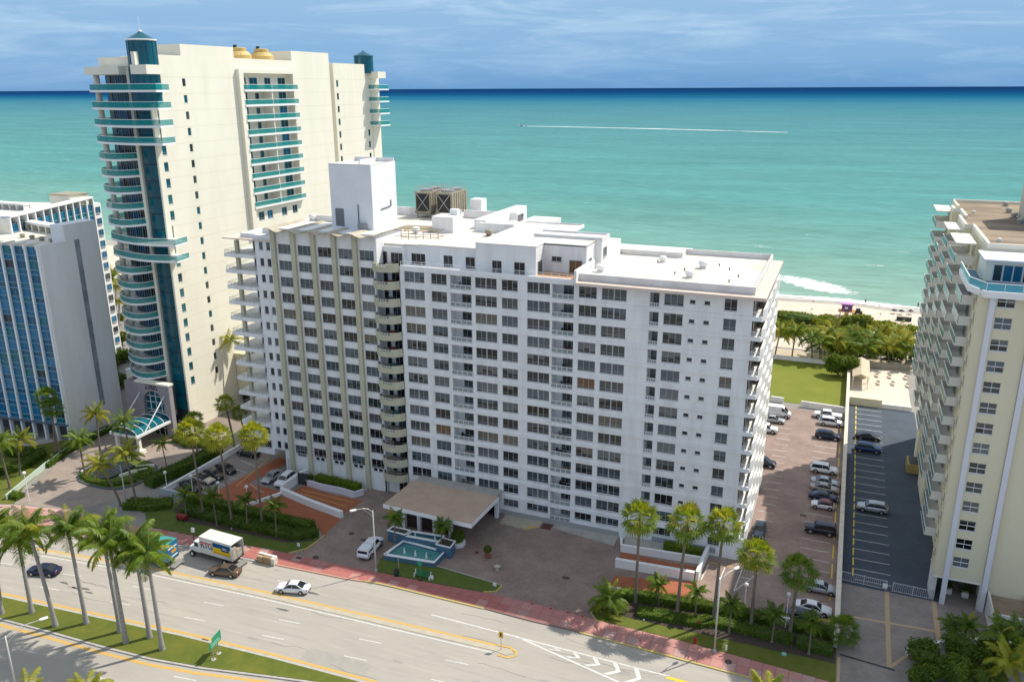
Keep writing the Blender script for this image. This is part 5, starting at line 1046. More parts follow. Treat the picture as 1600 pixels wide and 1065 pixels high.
tb = MB(); tb.box(60.9, 66.6, 3.4, 3.6, 0, 3.7); single('lobby_wall', tb, MATS['shaded lobby'], 'shaded wall behind the patio under the cream building', 'wall', (63, 3.5, 0))
rt = thing('rooftop_terrace', 'walled brown flat roof beside the second white pier at the right edge', 'flat roof', (75, -2, 0))
b = MB(); b.box(67.2, 92, -5.8, -.3, 0, 2.6); part('wall', b, DIRTYW, rt); b = MB(); b.box(67.4, 92, -5.5, -.5, 2.6, 2.66); part('roof', b, ROOFB, rt); b = MB(); b.ribbon([(67.3, -.4), (67.3, -5.7), (92, -5.7)], 2.6, 3.1, .25); b.box(71.4, 71.7, -5.6, -.4, 2.66, 3.3); part('parapet', b, DIRTYW, rt)
lowwall('planter_wall', [(57.2, -14.0), (59, -12.2), (61.4, -10.8), (64, -9.2), (67, -8.2), (71, -7.6), (78, -7.4)], .8, WHITE2, 'curved white planter wall in front of the dense shrubs at lower right', t=.35)
for i in range(6):
    p = [G(1571, 322, 46.7), G(1576, 332, 46.7), G(1584, 340, 46.7), G(1594, 349, 46.7), G(1521, 333, 46.7), G(1561, 377, 46.7)][i]
    lab = ['dark fan unit far back on the brown roof', 'grey fan unit second from the back on the brown roof', 'large grey fan unit in the middle of the brown roof', 'grey fan unit at the right edge of the brown roof', 'small white vent pipes on the left of the brown roof', 'white pipe cluster near the front of the brown roof'][i]
    single('roof_vent', roof_vent(p.x, p.y, 46.68, .8 if i < 4 else .45), METAL if i < 4 else WHITE2, lab, 'roof vent', (p.x, p.y, 46.68))
# gate
LPG = mat('grey white gate paint', (.45, .46, .48), .5)
gt = thing('driveway_gate', 'white railed gate across the entrance to the dark blue car park', 'gate', (55, -.3, 0))
def fence(r, x0, y0, x1, y1, h, m, nb, post=True):
    b = MB(); d = Vector((x1-x0, y1-y0, 0)); 
    for z in (.15, h): b.tube([(x0, y0, z), (x1, y1, z)], .05, 5)
    part('rail', b, m, r); b = MB()
    for i in range(nb+1): t = i/nb; b.box(x0+d.x*t-.02, x0+d.x*t+.02, y0+d.y*t-.02, y0+d.y*t+.02, .15, h)
    tag(link('bar', b.mesh('bar', m, tuple(W0(r))), r), kind='stuff')
    for t in (0, .5, 1): b = MB(); b.box(x0+d.x*t-.06, x0+d.x*t+.06, y0+d.y*t-.06, y0+d.y*t+.06, 0, h+.1); part('post', b, m, r)
fence(gt, 49.4, .3, 55.2, -.1, 1.4, LPG, 22); fence(gt, 56, -.1, 61, -.3, 1.4, LPG, 20)
b = MB(); b.box(54.7, 55.3, -.45, -.4, .5, 1.2); part('sign_plate', b, WHITE2, gt)
# yellow dumpster
dm = thing('dumpster', 'yellow rubbish skip on the dark blue car park below the balconies', 'dumpster', (57.8, 43, 0))
p = G(1424, 735); b = MB(); b.prism([(p.x-.9, p.y-1.5), (p.x+1.2, p.y-1.5), (p.x+1.2, p.y+2.5), (p.x-.9, p.y+2.5)], .1, 1.8); part('bin', b, mat('dirty yellow steel', (.42, .33, .11), .7, (.33, .25, .10), vs=2), dm); b = MB(); b.box(p.x-.6, p.x+.9, p.y-1.2, p.y+2.2, 1.8, 1.9); part('rubbish', b, DARKM, dm)
for i in range(3): b = MB(); b.box(p.x-.98, p.x-.9, p.y-1.2+i*1.5, p.y-1.0+i*1.5, .1, 1.8); part('rib', b, MATS['dirty yellow steel'], dm)
# cabana on the sun terrace
cb = thing('cabana', 'beige gabled pool cabana at the corner of the pale sun terrace', 'cabana', (51.6, 91, 0)); RT = mat('beige roof sheet', (.56, .46, .33), .8, (.50, .41, .29), vs=.8)
for s_ in (-1, 1):
    for j in range(4):
        y0_ = 85+j*3.4; b = MB(); x_ = 51.6; b.add([(x_, y0_, 3.6), (x_+s_*1.9, y0_, 2.8), (x_+s_*1.9, y0_+3.36, 2.8), (x_, y0_+3.36, 3.6), (x_, y0_, 3.5), (x_+s_*1.9, y0_, 2.7), (x_+s_*1.9, y0_+3.36, 2.7), (x_, y0_+3.36, 3.5)], [(0, 1, 2, 3), (7, 6, 5, 4), (0, 4, 5, 1), (2, 6, 7, 3), (1, 5, 6, 2)]); part('roof_panel', b, RT, cb)
for x in (50, 53.2):
    for y in (85.3, 89.5, 94, 98): b = MB(); b.box(x-.08, x+.08, y-.08, y+.08, 0, 2.8); part('post', b, CREAM, cb)
b = MB(); b.box(50.1, 53.0, 93, 98, 0, 2.6); part('wall', b, CREAM2, cb)
# ============================================================ VEHICLES
def paint(name, c, metal=.0): return mat('car paint '+name, c, .28, spec=.6, metal=metal)
CG = mat('car glass', (.012, .015, .018), .08, spec=.8); HL = mat('headlight', (.7, .7, .68), .2); TL = mat('tail light', (.35, .01, .01), .3); PLAST = mat('black trim', (.02, .02, .02), .6)
SPEC = {  # stations: x, half width, bottom, shoulder
 'sedan': dict(L=4.75, W=.91, st=[(2.37, .62, .38, .60), (2.25, .78, .24, .72), (1.9, .87, .2, .80), (1.0, .91, .2, .92), (.0, .91, .2, .95), (-1.2, .91, .2, .97), (-1.9, .87, .22, .98), (-2.28, .78, .26, .94), (-2.37, .68, .36, .86)],
    cab=[(1.05, .80, .92, .92), (.35, .60, .94, 1.38), (-.15, .60, .95, 1.44), (-.8, .60, .96, 1.42), (-1.65, .74, .98, 1.0)], wh=.33, ax=(1.42, -1.38)),
 'suv': dict(L=4.8, W=.95, st=[(2.4, .70, .45, .75), (2.3, .84, .32, .92), (1.9, .92, .28, 1.02), (1.0, .95, .26, 1.10), (0, .95, .26, 1.12), (-1.5, .95, .26, 1.12), (-2.15, .92, .3, 1.12), (-2.4, .84, .4, 1.05)],
    cab=[(1.15, .84, 1.08, 1.10), (.5, .68, 1.1, 1.66), (-.3, .68, 1.1, 1.74), (-1.7, .68, 1.1, 1.70), (-2.3, .80, 1.1, 1.15)], wh=.38, ax=(1.45, -1.42)),
 'boxsuv': dict(L=4.7, W=.95, st=[(2.35, .78, .45, .85), (2.28, .90, .36, 1.0), (1.9, .94, .34, 1.08), (.9, .95, .32, 1.12), (-1.5, .95, .32, 1.14), (-2.3, .94, .36, 1.14), (-2.36, .88, .42, 1.05)],
    cab=[(.95, .86, 1.1, 1.12), (.62, .76, 1.1, 1.74), (-.3, .76, 1.12, 1.8), (-2.0, .76, 1.12, 1.79), (-2.28, .86, 1.14, 1.16)], wh=.41, ax=(1.42, -1.4)),
 'pickup': dict(L=5.6, W=.98, st=[(2.8, .80, .5, .9), (2.7, .93, .4, 1.02), (2.3, .97, .36, 1.1), (1.3, .98, .34, 1.15), (-.7, .98, .34, 1.15), (-2.6, .97, .4, 1.12), (-2.8, .94, .46, 1.05)],
    cab=[(1.55, .86, 1.12, 1.14), (1.0, .72, 1.12, 1.74), (.2, .72, 1.12, 1.80), (-.55, .72, 1.12, 1.76), (-.8, .82, 1.14, 1.18)], wh=.41, ax=(1.85, -1.75)),
 'van': dict(L=5.6, W=1.0, st=[(2.8, .75, .45, .85), (2.7, .9, .34, 1.1), (2.1, .98, .3, 1.3), (1.3, 1.0, .3, 1.45), (0, 1.0, .3, 1.45), (-2.6, 1.0, .32, 1.45), (-2.8, .97, .4, 1.4)],
    cab=[(2.15, .86, 1.3, 1.34), (1.35, .84, 1.42, 2.15), (.8, .86, 1.43, 2.42), (-2.4, .88, 1.43, 2.42), (-2.76, .92, 1.43, 1.5)], wh=.38, ax=(1.85, -1.75)),
}
SPEC['hatch'] = dict(SPEC['sedan'], L=3.7, st=[(1.85, .6, .38, .62), (1.75, .74, .24, .78), (1.4, .83, .2, .88), (.6, .86, .2, .98), (-.8, .86, .2, 1.0), (-1.5, .82, .24, 1.0), (-1.8, .7, .34, .9)],
    cab=[(.85, .76, .96, .98), (.25, .60, 1.0, 1.42), (-.3, .60, 1.0, 1.50), (-.9, .60, 1.0, 1.42), (-1.65, .72, 1.0, 1.02)], ax=(1.15, -1.15), wh=.32)
CARM = {}
def loft(secs):
    b = MB(); n = len(secs[0]); vs_ = [p for s_ in secs for p in s_]; fs = []
    for i in range(len(secs)-1):
        for j in range(n): fs.append((i*n+j, (i+1)*n+j, (i+1)*n+(j+1) % n, i*n+(j+1) % n))
    fs += [tuple(range(n)), tuple(range(len(secs)*n-1, (len(secs)-1)*n-1, -1))]; b.add(vs_, fs); return b
def car_meshes(kind):
    if kind in CARM: return CARM[kind]
    s = SPEC[kind]; secs = []
    for x, w_, zb, zs in s['st']:
        zm = (zb+zs)/2
        half = [(w_*.80, zb), (w_*.98, zb+.10), (w_, zm), (w_*.985, zm+.08), (w_*.93, zs-.05), (w_*.82, zs), (w_*.4, zs+.03)]
        secs.append([(x, y, z) for y, z in half]+[(x, -y, z) for y, z in half[::-1]])
    body = loft(secs).mesh('body', BLK, smooth=True)
    secs = []
    for i, (x, wt, zs, zt_) in enumerate(s['cab']):
        wb = s['W']*.88 if 0 < i < len(s['cab'])-1 else wt
        half = [(wb, zs-.03), ((wb+wt)/2+.03, (zs+zt_)/2+.02), (wt, zt_-.03), (wt*.85, zt_)] 
        secs.append([(x, y, z) for y, z in half]+[(x, -y, z) for y, z in half[::-1]])
    glass = loft(secs).mesh('windows', CG)
    r = MB(); c = s['cab'][1:-1]
    secs = [[(x, wt*.99, z-.035), (x, wt*.9, z+.015), (x, 0, z+.05), (x, -wt*.9, z+.015), (x, -wt*.99, z-.035)] for x, wt, _, z in c]
    secs = [[(x+(.06 if i == 0 else -.06 if i == len(c)-1 else 0), y, z) for x, y, z in q] for i, q in enumerate(secs)]
    r = loft([q+[(q[-1][0], q[-1][1], q[-1][2]-.03), (q[0][0], q[0][1], q[0][2]-.03)] for q in secs])
    # pillars
    def pill(i, j, t=.05):
        x0, w0, z0, zt0 = s['cab'][i]
        for sg in (1, -1):
            wb = s['W']*.88
            r.tube([(s['cab'][j][0], sg*wb, s['cab'][j][2]), (x0, sg*w0*1.0, zt0-.03)], t, 5)
    pill(1, 0); pill(len(s['cab'])-2, len(s['cab'])-1, .07 if kind != 'sedan' else .06)
    mid = s['cab'][2]
    for sg in (1, -1): r.tube([(mid[0], sg*s['W']*.885, mid[2]), (mid[0], sg*mid[1]*1.0, mid[3]-.03)], .035, 4)
    if kind == 'van':
        for sg in (1, -1): r.add([(.9, sg*.935, 1.44), (-2.5, sg*.935, 1.44), (-2.42, sg*.895, 2.4), (.8, sg*.895, 2.4), (.9, sg*.91, 1.44), (-2.5, sg*.91, 1.44), (-2.42, sg*.87, 2.4), (.8, sg*.87, 2.4)], [(0, 1, 2, 3), (7, 6, 5, 4), (0, 3, 7, 4), (1, 5, 6, 2), (3, 2, 6, 7)])
        r.box(-2.77, -2.6, -.9, .9, 1.45, 2.35)
    roof = r.mesh('roof', BLK)
    t = MB(); t.cylx(-.12, .12, 0, 0, s['wh'], 16); tyre = t.mesh('tyre', TYRE); t = MB(); t.cylx(-.13, .13, 0, 0, s['wh']*.62, 10); rim = t.mesh('rim', RIM)
    f = s['st'][1]; bk = s['st'][-2]
    l = MB(); l.box(-.12, .04, -.17, .17, -.07, .07); hl = l.mesh('headlight', HL); l = MB(); l.box(-.05, .08, -.15, .15, -.08, .08); tl = l.mesh('tail_light', TL)
    t = MB(); t.box(s['st'][0][0]-.06, s['st'][0][0]+.03, -.5, .5, .34, .5); t.box(s['st'][-1][0]-.03, s['st'][-1][0]+.05, -.55, .55, .34, .48)
    for sg in (1, -1):
        t.box(s['cab'][0][0]-.35, s['cab'][0][0]-.17, sg*(s['W']+.02), sg*(s['W']+.16), s['cab'][0][2], s['cab'][0][2]+.13)
        for a_ in s['ax']: t.cylx(sg*(s['W']-.1)-.02, sg*(s['W']-.01), a_, s['wh'], s['wh']*1.16, 14)
    trim = t.mesh('trim', PLAST)
    CARM[kind] = (body, glass, roof, tyre, rim, hl, tl, trim, f, bk); return CARM[kind]
def om(o, m): o.material_slots[0].link = 'OBJECT'; o.material_slots[0].material = m; return o
def car(kind, pm, rear, front, label, cat='car', roof=None, ground=0.03, world=False, group=None):
    body, glass, rf, tyre, rim, hl, tl, trim, f, bk = car_meshes(kind); s = SPEC[kind]
    a, c = (Vector(rear), Vector(front)) if world else (G(*rear), G(*front))
    ctr0 = (a+c)/2; hd = math.atan2(c.y-a.y, c.x-a.x)
    t = thing({'van': 'parked_van', 'pickup': 'pickup_truck'}.get(kind, 'parked_car'), label, cat, (ctr0.x, ctr0.y, ground), hd, group)
    om(link('body', body, t), pm); link('windows', glass, t); om(link('roof', rf, t), roof or pm); link('trim', trim, t)
    for x in s['ax']:
        for sg in (1, -1):
            w_ = link('wheel', tyre, t, (x, sg*(s['W']-.1), s['wh'])); link('rim', rim, w_)
    for sg in (1, -1):
        link('headlight', hl, t, (f[0]+.03, sg*(f[1]-.12), (f[2]+f[3])/2+.12)); link('tail_light', tl, t, (bk[0]-.02, sg*(bk[1]-.1), (bk[2]+bk[3])/2+.18))
    return t
P = {n: paint(n, c, m_) for n, c, m_ in (('white', (.75, .76, .78), 0), ('black', (.012, .012, .016), 0), ('navy', (.012, .022, .06), .2), ('silver', (.42, .44, .46), .4), ('bronze', (.17, .12, .08), .4), ('blue', (.015, .05, .16), .2),
     ('champagne', (.36, .32, .27), .4), ('charcoal', (.05, .055, .06), .3), ('slate blue', (.06, .09, .13), .3), ('red', (.25, .02, .02), 0), ('beige', (.5, .45, .36), .2))}
car('sedan', P['navy'], (95, 897), (45, 894), 'dark navy sedan driving on the main lanes behind the palm trunks')
car('sedan', P['white'], (485, 925), (432, 921), 'white sedan driving alone in the middle of the road')
car('sedan', P['bronze'], (374, 899), (330, 894), 'bronze sedan passing beside the white delivery lorry')
car('sedan', P['black'], (401, 714), (376, 709), 'black coupe parked deepest in the small car park, beside the white building')
car('sedan', P['black'], (337, 728), (371, 744), 'black car second from the far end of the row along the low white wall')
car('sedan', P['black'], (318, 738), (353, 752), 'black sedan in the middle of the row along the low white wall')
car('sedan', P['beige'], (301, 746), (336, 758), 'tan sedan between two black cars along the low white wall', roof=P['black'])
car('sedan', P['black'], (283, 757), (315, 770), 'black car nearest the street in the row along the low white wall')
car('sedan', P['silver'], (440, 739), (411, 759), 'silver sedan parked beside the white estate car on the orange paving')
car('suv', P['white'], (462, 742), (430, 767), 'white estate car with black roof glass beside the white ramp wall')
t = car('pickup', P['white'], (566, 877), (592, 846), 'white pickup with a capped bed parked before the fountain', 'pickup truck')
b = MB(); secs = [[(x, w2, 1.1), (x, w2, 1.45), (x, .8, 1.78), (x, -.8, 1.78), (x, -w2, 1.45), (x, -w2, 1.1)] for x, w2 in ((-.75, .93), (-2.7, .92))]; b = loft(secs); part('bed_cap', b, P['white'], t, local=True)
b = MB()
for sg in (1, -1): b.box(-2.4, -1.0, sg*.90, sg*.935, 1.2, 1.5)
b.box(-2.74, -2.69, -.75, .75, 1.2, 1.6); part('cap_window', b, CG, t, local=True)
# right lot
def lot(kind, c, px, L_, right, label, cat='car', tilt=0, **k):
    p = G(*px); a = R(tilt) if right else math.pi+R(tilt); d = Vector((math.cos(a), math.sin(a), 0))*2; return car(kind, P[c], tuple(p-d), tuple(p+d), label, cat, world=True, **k)
lot('van', 'white', (1214, 650), 0, True, 'tall white van parked at the far left of the brick car park', 'van')
lot('sedan', 'silver', (1208, 659), 0, True, 'silver car beside the white van, half hidden by the white building')
lot('boxsuv', 'white', (1196, 674), 0, True, 'white boxy car half hidden by the building, below the silver one', 'off-road car')
lot('suv', 'black', (1191, 727), 0, True, 'black car half hidden by the building at the edge of the shadow')
lot('pickup', 'white', (1293, 653), 0, False, 'white pickup parked against the white lawn wall', 'pickup truck')
lot('suv', 'white', (1298, 664), 0, True, 'white off-road estate beside the white pickup')
lot('suv', 'navy', (1293, 685), 0, True, 'large dark navy estate car alone in the sun by the dividing wall', 'car')
lot('boxsuv', 'white', (1287, 738), 0, True, 'white boxy off-road car with black wheels, at the shadow edge', 'off-road car')
lot('sedan', 'silver', (1289, 757), 0, True, 'silver blue sedan topmost of the tight group of four')
lot('sedan', 'champagne', (1288, 767), 0, True, 'champagne sedan second of the tight group of four')
lot('sedan', 'navy', (1286, 780), 0, True, 'dark blue sedan third of the tight group of four')
lot('hatch', 'white', (1285, 793), 0, False, 'small white convertible with a dark red hood', 'convertible', roof=P['red'])
lot('boxsuv', 'black', (1281, 832), 0, False, 'large black off-road car alone in the shaded brick car park', 'off-road car')
lot('sedan', 'silver', (1281, 923), 0, True, 'silver grey sedan behind the fan palm by the dividing wall')
lot('sedan', 'white', (1270, 955), 0, True, 'white classic saloon nearest the hedge by the dividing wall')
lot('sedan', 'navy', (1255, 968), 0, True, 'navy car squeezed behind the hedge next to the white saloon')
p = G(1186, 832); car('sedan', P['slate blue'], (p.x, p.y+2.3, 0), (p.x, p.y-2.3, 0), 'slate blue sedan parked against the end of the white building', world=True)
lot('sedan', 'black', (1356, 686), 0, True, 'black sedan in the dark blue car park beside the blue car')
lot('suv', 'blue', (1356, 705), 0, True, 'deep blue estate car in the dark blue car park')
lot('suv', 'silver', (1362, 798), 0, False, 'silver crossover alone in the dark blue car park', 'car')
# delivery lorry
def lorry(base, hd, label, box_m, graphics):
    t = thing('delivery_lorry', label, 'lorry', base, hd)
    b = MB(); b.box(-3.9, 2.3, -1.2, 1.2, 1.0, 1.15); b.box(-3.7, 4.2, -.45, .45, .6, 1.0); part('chassis', b, PLAST, t, local=True)
    b = MB(); b.box(-3.9, 2.3, -1.22, -1.18, 1.15, 3.75); b.box(-3.9, 2.3, 1.18, 1.22, 1.15, 3.75); b.box(2.26, 2.3, -1.18, 1.18, 1.15, 3.75); b.box(-3.9, 2.3, -1.22, 1.22, 3.75, 3.82); part('box_body', b, box_m, t, local=True)
    b = MB(); b.prism([(2.45, -1.0), (4.0, -1.0), (4.0, 1.0), (2.45, 1.0)], .9, 1.75); b.prism([(2.5, -.98), (3.75, -.9), (3.75, .9), (2.5, .98)], 1.75, 2.55); part('cab', b, P['white'], t, local=True)
    secs = [[(x, w_, z0), (x, w_, z1), (x, w_*.6, z1+.08), (x, -w_*.6, z1+.08), (x, -w_, z1), (x, -w_, z0)] for x, w_, z0, z1 in ((3.9, .98, .7, 1.6), (4.7, .9, .7, 1.45), (4.95, .75, .7, 1.2))]
    part('bonnet', loft(secs), P['white'], t, local=True)
    b = MB(); b.box(3.74, 3.80, -.8, .8, 1.85, 2.45); b.box(2.95, 3.6, -1.0, 1.0, 1.8, 2.35); part('windows', b, CG, t, local=True)
    tw_ = MB(); tw_.cylx(-.16, .16, 0, 0, .48, 16); tm = tw_.mesh('tyre', TYRE); tr = MB(); tr.cylx(-.17, .17, 0, 0, .26, 10); rm = tr.mesh('rim', P['white'])
    for x in (4.1, -2.2):
        for sg in (1, -1): w_ = link('wheel', tm, t, (x, sg*1.02, .48)); link('rim', rm, w_)
    for sg in (1, -1): l = MB(); l.box(4.85, 4.98, sg*.45, sg*.72, .85, 1.05); part('headlight', l, HL, t, local=True)
    b = MB(); b.box(-4.9, -3.9, -1.1, 1.1, .35, .43); part('tail_lift', b, METAL, t, local=True)
    graphics(t); return t
def txt(s, size, m, parent, loc, rot, name='lettering', bold=.012):
    cu = bpy.data.curves.new(name, 'FONT'); cu.body = s; cu.size = size; cu.extrude = .008; cu.offset = bold
    o = bpy.data.objects.new('tmp', cu); me = bpy.data.meshes.new_from_object(o); bpy.data.objects.remove(o); me.materials.clear(); me.materials.append(m)
    q = link(name, me, parent, loc); q.rotation_euler = rot; return q
def g_rtg(t):
    # the side that faces the road; lorry points to -X, so its left side (+y local) faces the camera
    TLW = paint('letter red', (.45, .04, .04)); TLB = mat('print deep blue', (.01, .05, .16), .7, spec=.1); BL = mat('print blue', (.005, .09, .24), .7, spec=.1); YE = mat('print yellow', (.72, .50, .02), .7, spec=.1); ORG = mat('print orange', (.70, .33, .02), .7, spec=.1)
    gm_ = mat('letters red over blue', (.45, .04, .04)); tt = gm_.node_tree; g0 = N(tt, 'ShaderNodeNewGeometry'); s0 = N(tt, 'ShaderNodeSeparateXYZ'); r0 = N(tt, 'ShaderNodeMapRange'); c0_ = N(tt, 'ShaderNodeValToRGB')
    tt.links.new(g0.outputs['Position'], s0.inputs[0]); tt.links.new(s0.outputs['Z'], r0.inputs[0]); r0.inputs[1].default_value = 2.2; r0.inputs[2].default_value = 3.2; tt.links.new(r0.outputs[0], c0_.inputs[0])
    c0_.color_ramp.elements[0].color = (.01, .10, .22, 1); c0_.color_ramp.elements[0].position = .25; c0_.color_ramp.elements[1].color = (.50, .03, .03, 1); c0_.color_ramp.elements[1].position = .62; tt.links.new(c0_.outputs[0], tt.nodes['Principled BSDF'].inputs['Base Color'])
    for ch, x in (('R', 2.12), ('T', 1.42), ('G', .72)): txt(ch, 1.36, gm_, t, (x, 1.235, 2.15), (R(90), 0, R(180)), bold=.028)
    b = MB(); b.box(-3.6, -.28, 1.222, 1.23, 2.75, 3.45); part('blue_panel', b, BL, t, local=True)
    b = MB(); b.box(-3.6, -.28, 1.222, 1.23, 2.0, 2.75); part('yellow_panel', b, YE, t, local=True)
    b = MB(); b.box(-3.6, -.28, 1.222, 1.23, 1.72, 2.0); part('orange_panel', b, ORG, t, local=True)
    b = MB(); b.box(-3.3, -1.9, 1.23, 1.236, 2.35, 3.05); part('blue_panel', b, TLB, t, local=True)
    b = MB(); b.box(-2.9, -2.1, 1.236, 1.242, 2.85, 2.95); part('print_line', b, P['white'], t, local=True); b = MB(); b.box(-3.1, -2.1, 1.236, 1.242, 2.65, 2.72); part('print_line', b, P['white'], t, local=True)
    b = MB(); b.box(-3.85, -3.3, .2, 1.0, 1.15, 3.0); b.box(-3.8, -3.1, -.9, .1, 1.15, 2.4); part('cargo', b, mat('wrapped cargo', (.5, .44, .36), .5, (.25, .22, .2), vs=2), t, local=True)
a, c = G(397, 878), G(304, 874); hd = math.pi+R(-2.5)
LX, LY = (a.x+c.x)/2-.2, -28.25+.0
lorry((-36.8, -27.9, .02), hd, 'white delivery lorry with RTG on its side, parked at the kerb with its back open', mat('dusty white lorry', (.68, .67, .62), .6, (.60, .59, .55), vs=1), g_rtg)
def g_blue(t):
    b = MB(); b.box(-3.95, -3.9, -1.15, 1.15, 1.2, 3.7); part('rear_door', b, paint('lorry blue', (.02, .14, .28)), t, local=True)
    b = MB(); b.box(-3.98, -3.95, -.9, .9, 2.9, 3.1); part('print_line', b, P['white'], t, local=True); b = MB(); b.box(-3.98, -3.95, -.9, .9, 1.5, 1.7); part('print_line', b, P['white'], t, local=True)
    b = MB(); b.box(-3.98, -3.95, -.8, .3, 2.1, 2.5); part('orange_panel', b, mat('car paint panel orange', (.7, .3, .02)), t, local=True)
lorry((-45.6, -32.1, .02), math.pi+R(5), 'teal and blue lorry half hidden by palm crowns, ahead of the white lorry', paint('teal lorry', (.06, .30, .30)), g_blue)
ps = thing('pallet_stack', 'shrink wrapped cartons on a pallet at the kerb behind the delivery lorry', 'cartons', (-30.0, -26.2, .12))
for i, (x, w_, h_, m_) in enumerate(((-30.9, 1.0, .9, 'tan carton'), (-29.8, 1.3, 1.0, 'brown carton'), (-28.4, .6, 1.0, 'pale carton'))):
    b = MB(); b.box(x, x+w_, -26.6, -25.7, .15, .15+h_); part('carton', b, mat(m_, [(.42, .30, .18), (.34, .22, .12), (.62, .58, .5)][i]), ps)
b = MB(); b.box(-31, -27.8, -26.7, -25.6, .03, .14); part('pallet', b, mat('pallet wood', (.38, .27, .16)), ps)
b = MB(); b.box(-30.9, -27.9, -26.0, -25.65, 1.15, 1.22); part('wrap', b, P['white'], ps)
# ============================================================ PLANTS
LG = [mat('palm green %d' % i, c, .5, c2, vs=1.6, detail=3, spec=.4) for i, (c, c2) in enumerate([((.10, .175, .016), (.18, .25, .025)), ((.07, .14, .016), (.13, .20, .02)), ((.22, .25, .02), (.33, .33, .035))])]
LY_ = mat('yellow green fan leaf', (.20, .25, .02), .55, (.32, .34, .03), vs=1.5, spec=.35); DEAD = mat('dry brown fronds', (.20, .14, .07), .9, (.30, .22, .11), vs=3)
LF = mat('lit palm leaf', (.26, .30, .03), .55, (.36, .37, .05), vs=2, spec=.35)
TRR = mat('smooth grey royal trunk', (.34, .32, .30), .85, (.25, .235, .22), vs=2.2, stretch=(1, 1, 2.5)); TRB = mat('brown fibrous trunk', (.22, .18, .14), .9, (.14, .11, .085), vs=5, stretch=(1, 1, 2)); TRS = mat('green palm shaft', (.10, .16, .04), .6)
def leafy(m, k=.46, gain=1.7):
    t = m.node_tree; b = t.nodes['Principled BSDF']; o = next(n for n in t.nodes if n.type == 'OUTPUT_MATERIAL'); tr = N(t, 'ShaderNodeBsdfTranslucent'); mxs = N(t, 'ShaderNodeMixShader'); mxs.inputs[0].default_value = k
    src = next((l.from_socket for l in t.links if l.to_socket == b.inputs['Base Color']), None)
    if src:
        g_ = N(t, 'ShaderNodeMix', data_type='RGBA', blend_type='MULTIPLY'); g_.inputs[0].default_value = 1; g_.inputs[7].default_value = (gain*1.15, gain, gain*.5, 1); t.links.new(src, g_.inputs[6]); t.links.new(g_.outputs[2], tr.inputs[0])
    t.links.new(b.outputs[0], mxs.inputs[1]); t.links.new(tr.outputs[0], mxs.inputs[2]); t.links.new(mxs.outputs[0], o.inputs[0])
for m_ in LG+[LY_, LF]: leafy(m_)
def rot_pt(p, a): return (p[0]*math.cos(a)-p[1]*math.sin(a), p[0]*math.sin(a)+p[1]*math.cos(a), p[2])
def frond_mesh(name, L_, up, droop, n, ll, m, seed, wdt=.11, hang=.55):
    rr = random.Random(seed); b = MB(); pts = []
    for i in range(n+1):
        t = i/n; ang = up-droop*t**1.25
        if i == 0: x = z = 0
        else: x += math.cos(ang)*L_/n; z += math.sin(ang)*L_/n
        pts.append((x, z, ang))
    for i in range(n):
        a, c = pts[i], pts[i+1]; w_ = .05*(1-i/n)+.012
        b.add([(a[0], -w_, a[1]), (c[0], -w_*.9, c[1]), (c[0], w_*.9, c[1]), (a[0], w_, a[1])], [(0, 1, 2, 3)])
        t = (i+.5)/n
        if t < .14: continue
        l_ = ll*(math.sin(math.pi*min(1, t*.85+.12))**.5)*(1 if t < .8 else 1.15-t*.45)
        for sg in (-1, 1):
            for q in (0, .5):
                px = a[0]+(c[0]-a[0])*q; pz = a[1]+(c[1]-a[1])*q; s_ = l_*rr.uniform(.8, 1.1); fw = s_*.55
                h_ = hang*rr.uniform(.6, 1.3); y1 = sg*s_*math.cos(h_)*.83; z1 = -s_*math.sin(h_)
                mx_, my, mz = px+fw*.55, y1*.6, pz+z1*.38
                b.add([(px, 0, pz), (px+wdt, sg*.01, pz), (mx_+wdt*.8, my, mz), (px+fw, y1, pz+z1), (mx_-wdt*.2, my*1.02, mz)], [(0, 1, 2, 4), (2, 3, 4)] if sg > 0 else [(4, 2, 1, 0), (4, 3, 2)])
    return b.mesh(name, m)
FR = {}
for nm, L_, ll, n, wd in (('royal', 3.95, 1.2, 17, .12), ('coco', 2.0, .62, 10, .12), ('long', 3.3, .85, 12, .14), ('grove', 4.6, 1.15, 12, .2)):
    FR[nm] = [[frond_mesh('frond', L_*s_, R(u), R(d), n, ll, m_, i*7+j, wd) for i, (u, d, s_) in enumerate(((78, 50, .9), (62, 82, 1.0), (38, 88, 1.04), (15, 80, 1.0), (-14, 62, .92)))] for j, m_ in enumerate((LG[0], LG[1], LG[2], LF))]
def trunk(mb, h, r0, r1, lean, bulge=0, n=10, seg=9):
    pts = [(lean[0]*(i/seg)**1.3, lean[1]*(i/seg)**1.3, h*i/seg-(.1 if i == 0 else 0)) for i in range(seg+1)]
    vs_ = []; fs = []
    for i, p in enumerate(pts):
        t = i/seg; r = r0+(r1-r0)*t+bulge*math.exp(-((t-.0)/.06)**2)
        for j in range(n): a = 2*math.pi*j/n; vs_.append((p[0]+r*math.cos(a), p[1]+r*math.sin(a), p[2]))
    for i in range(seg):
        for j in range(n): fs.append((i*n+j, i*n+(j+1) % n, (i+1)*n+(j+1) % n, (i+1)*n+j))
    mb.add(vs_, fs)
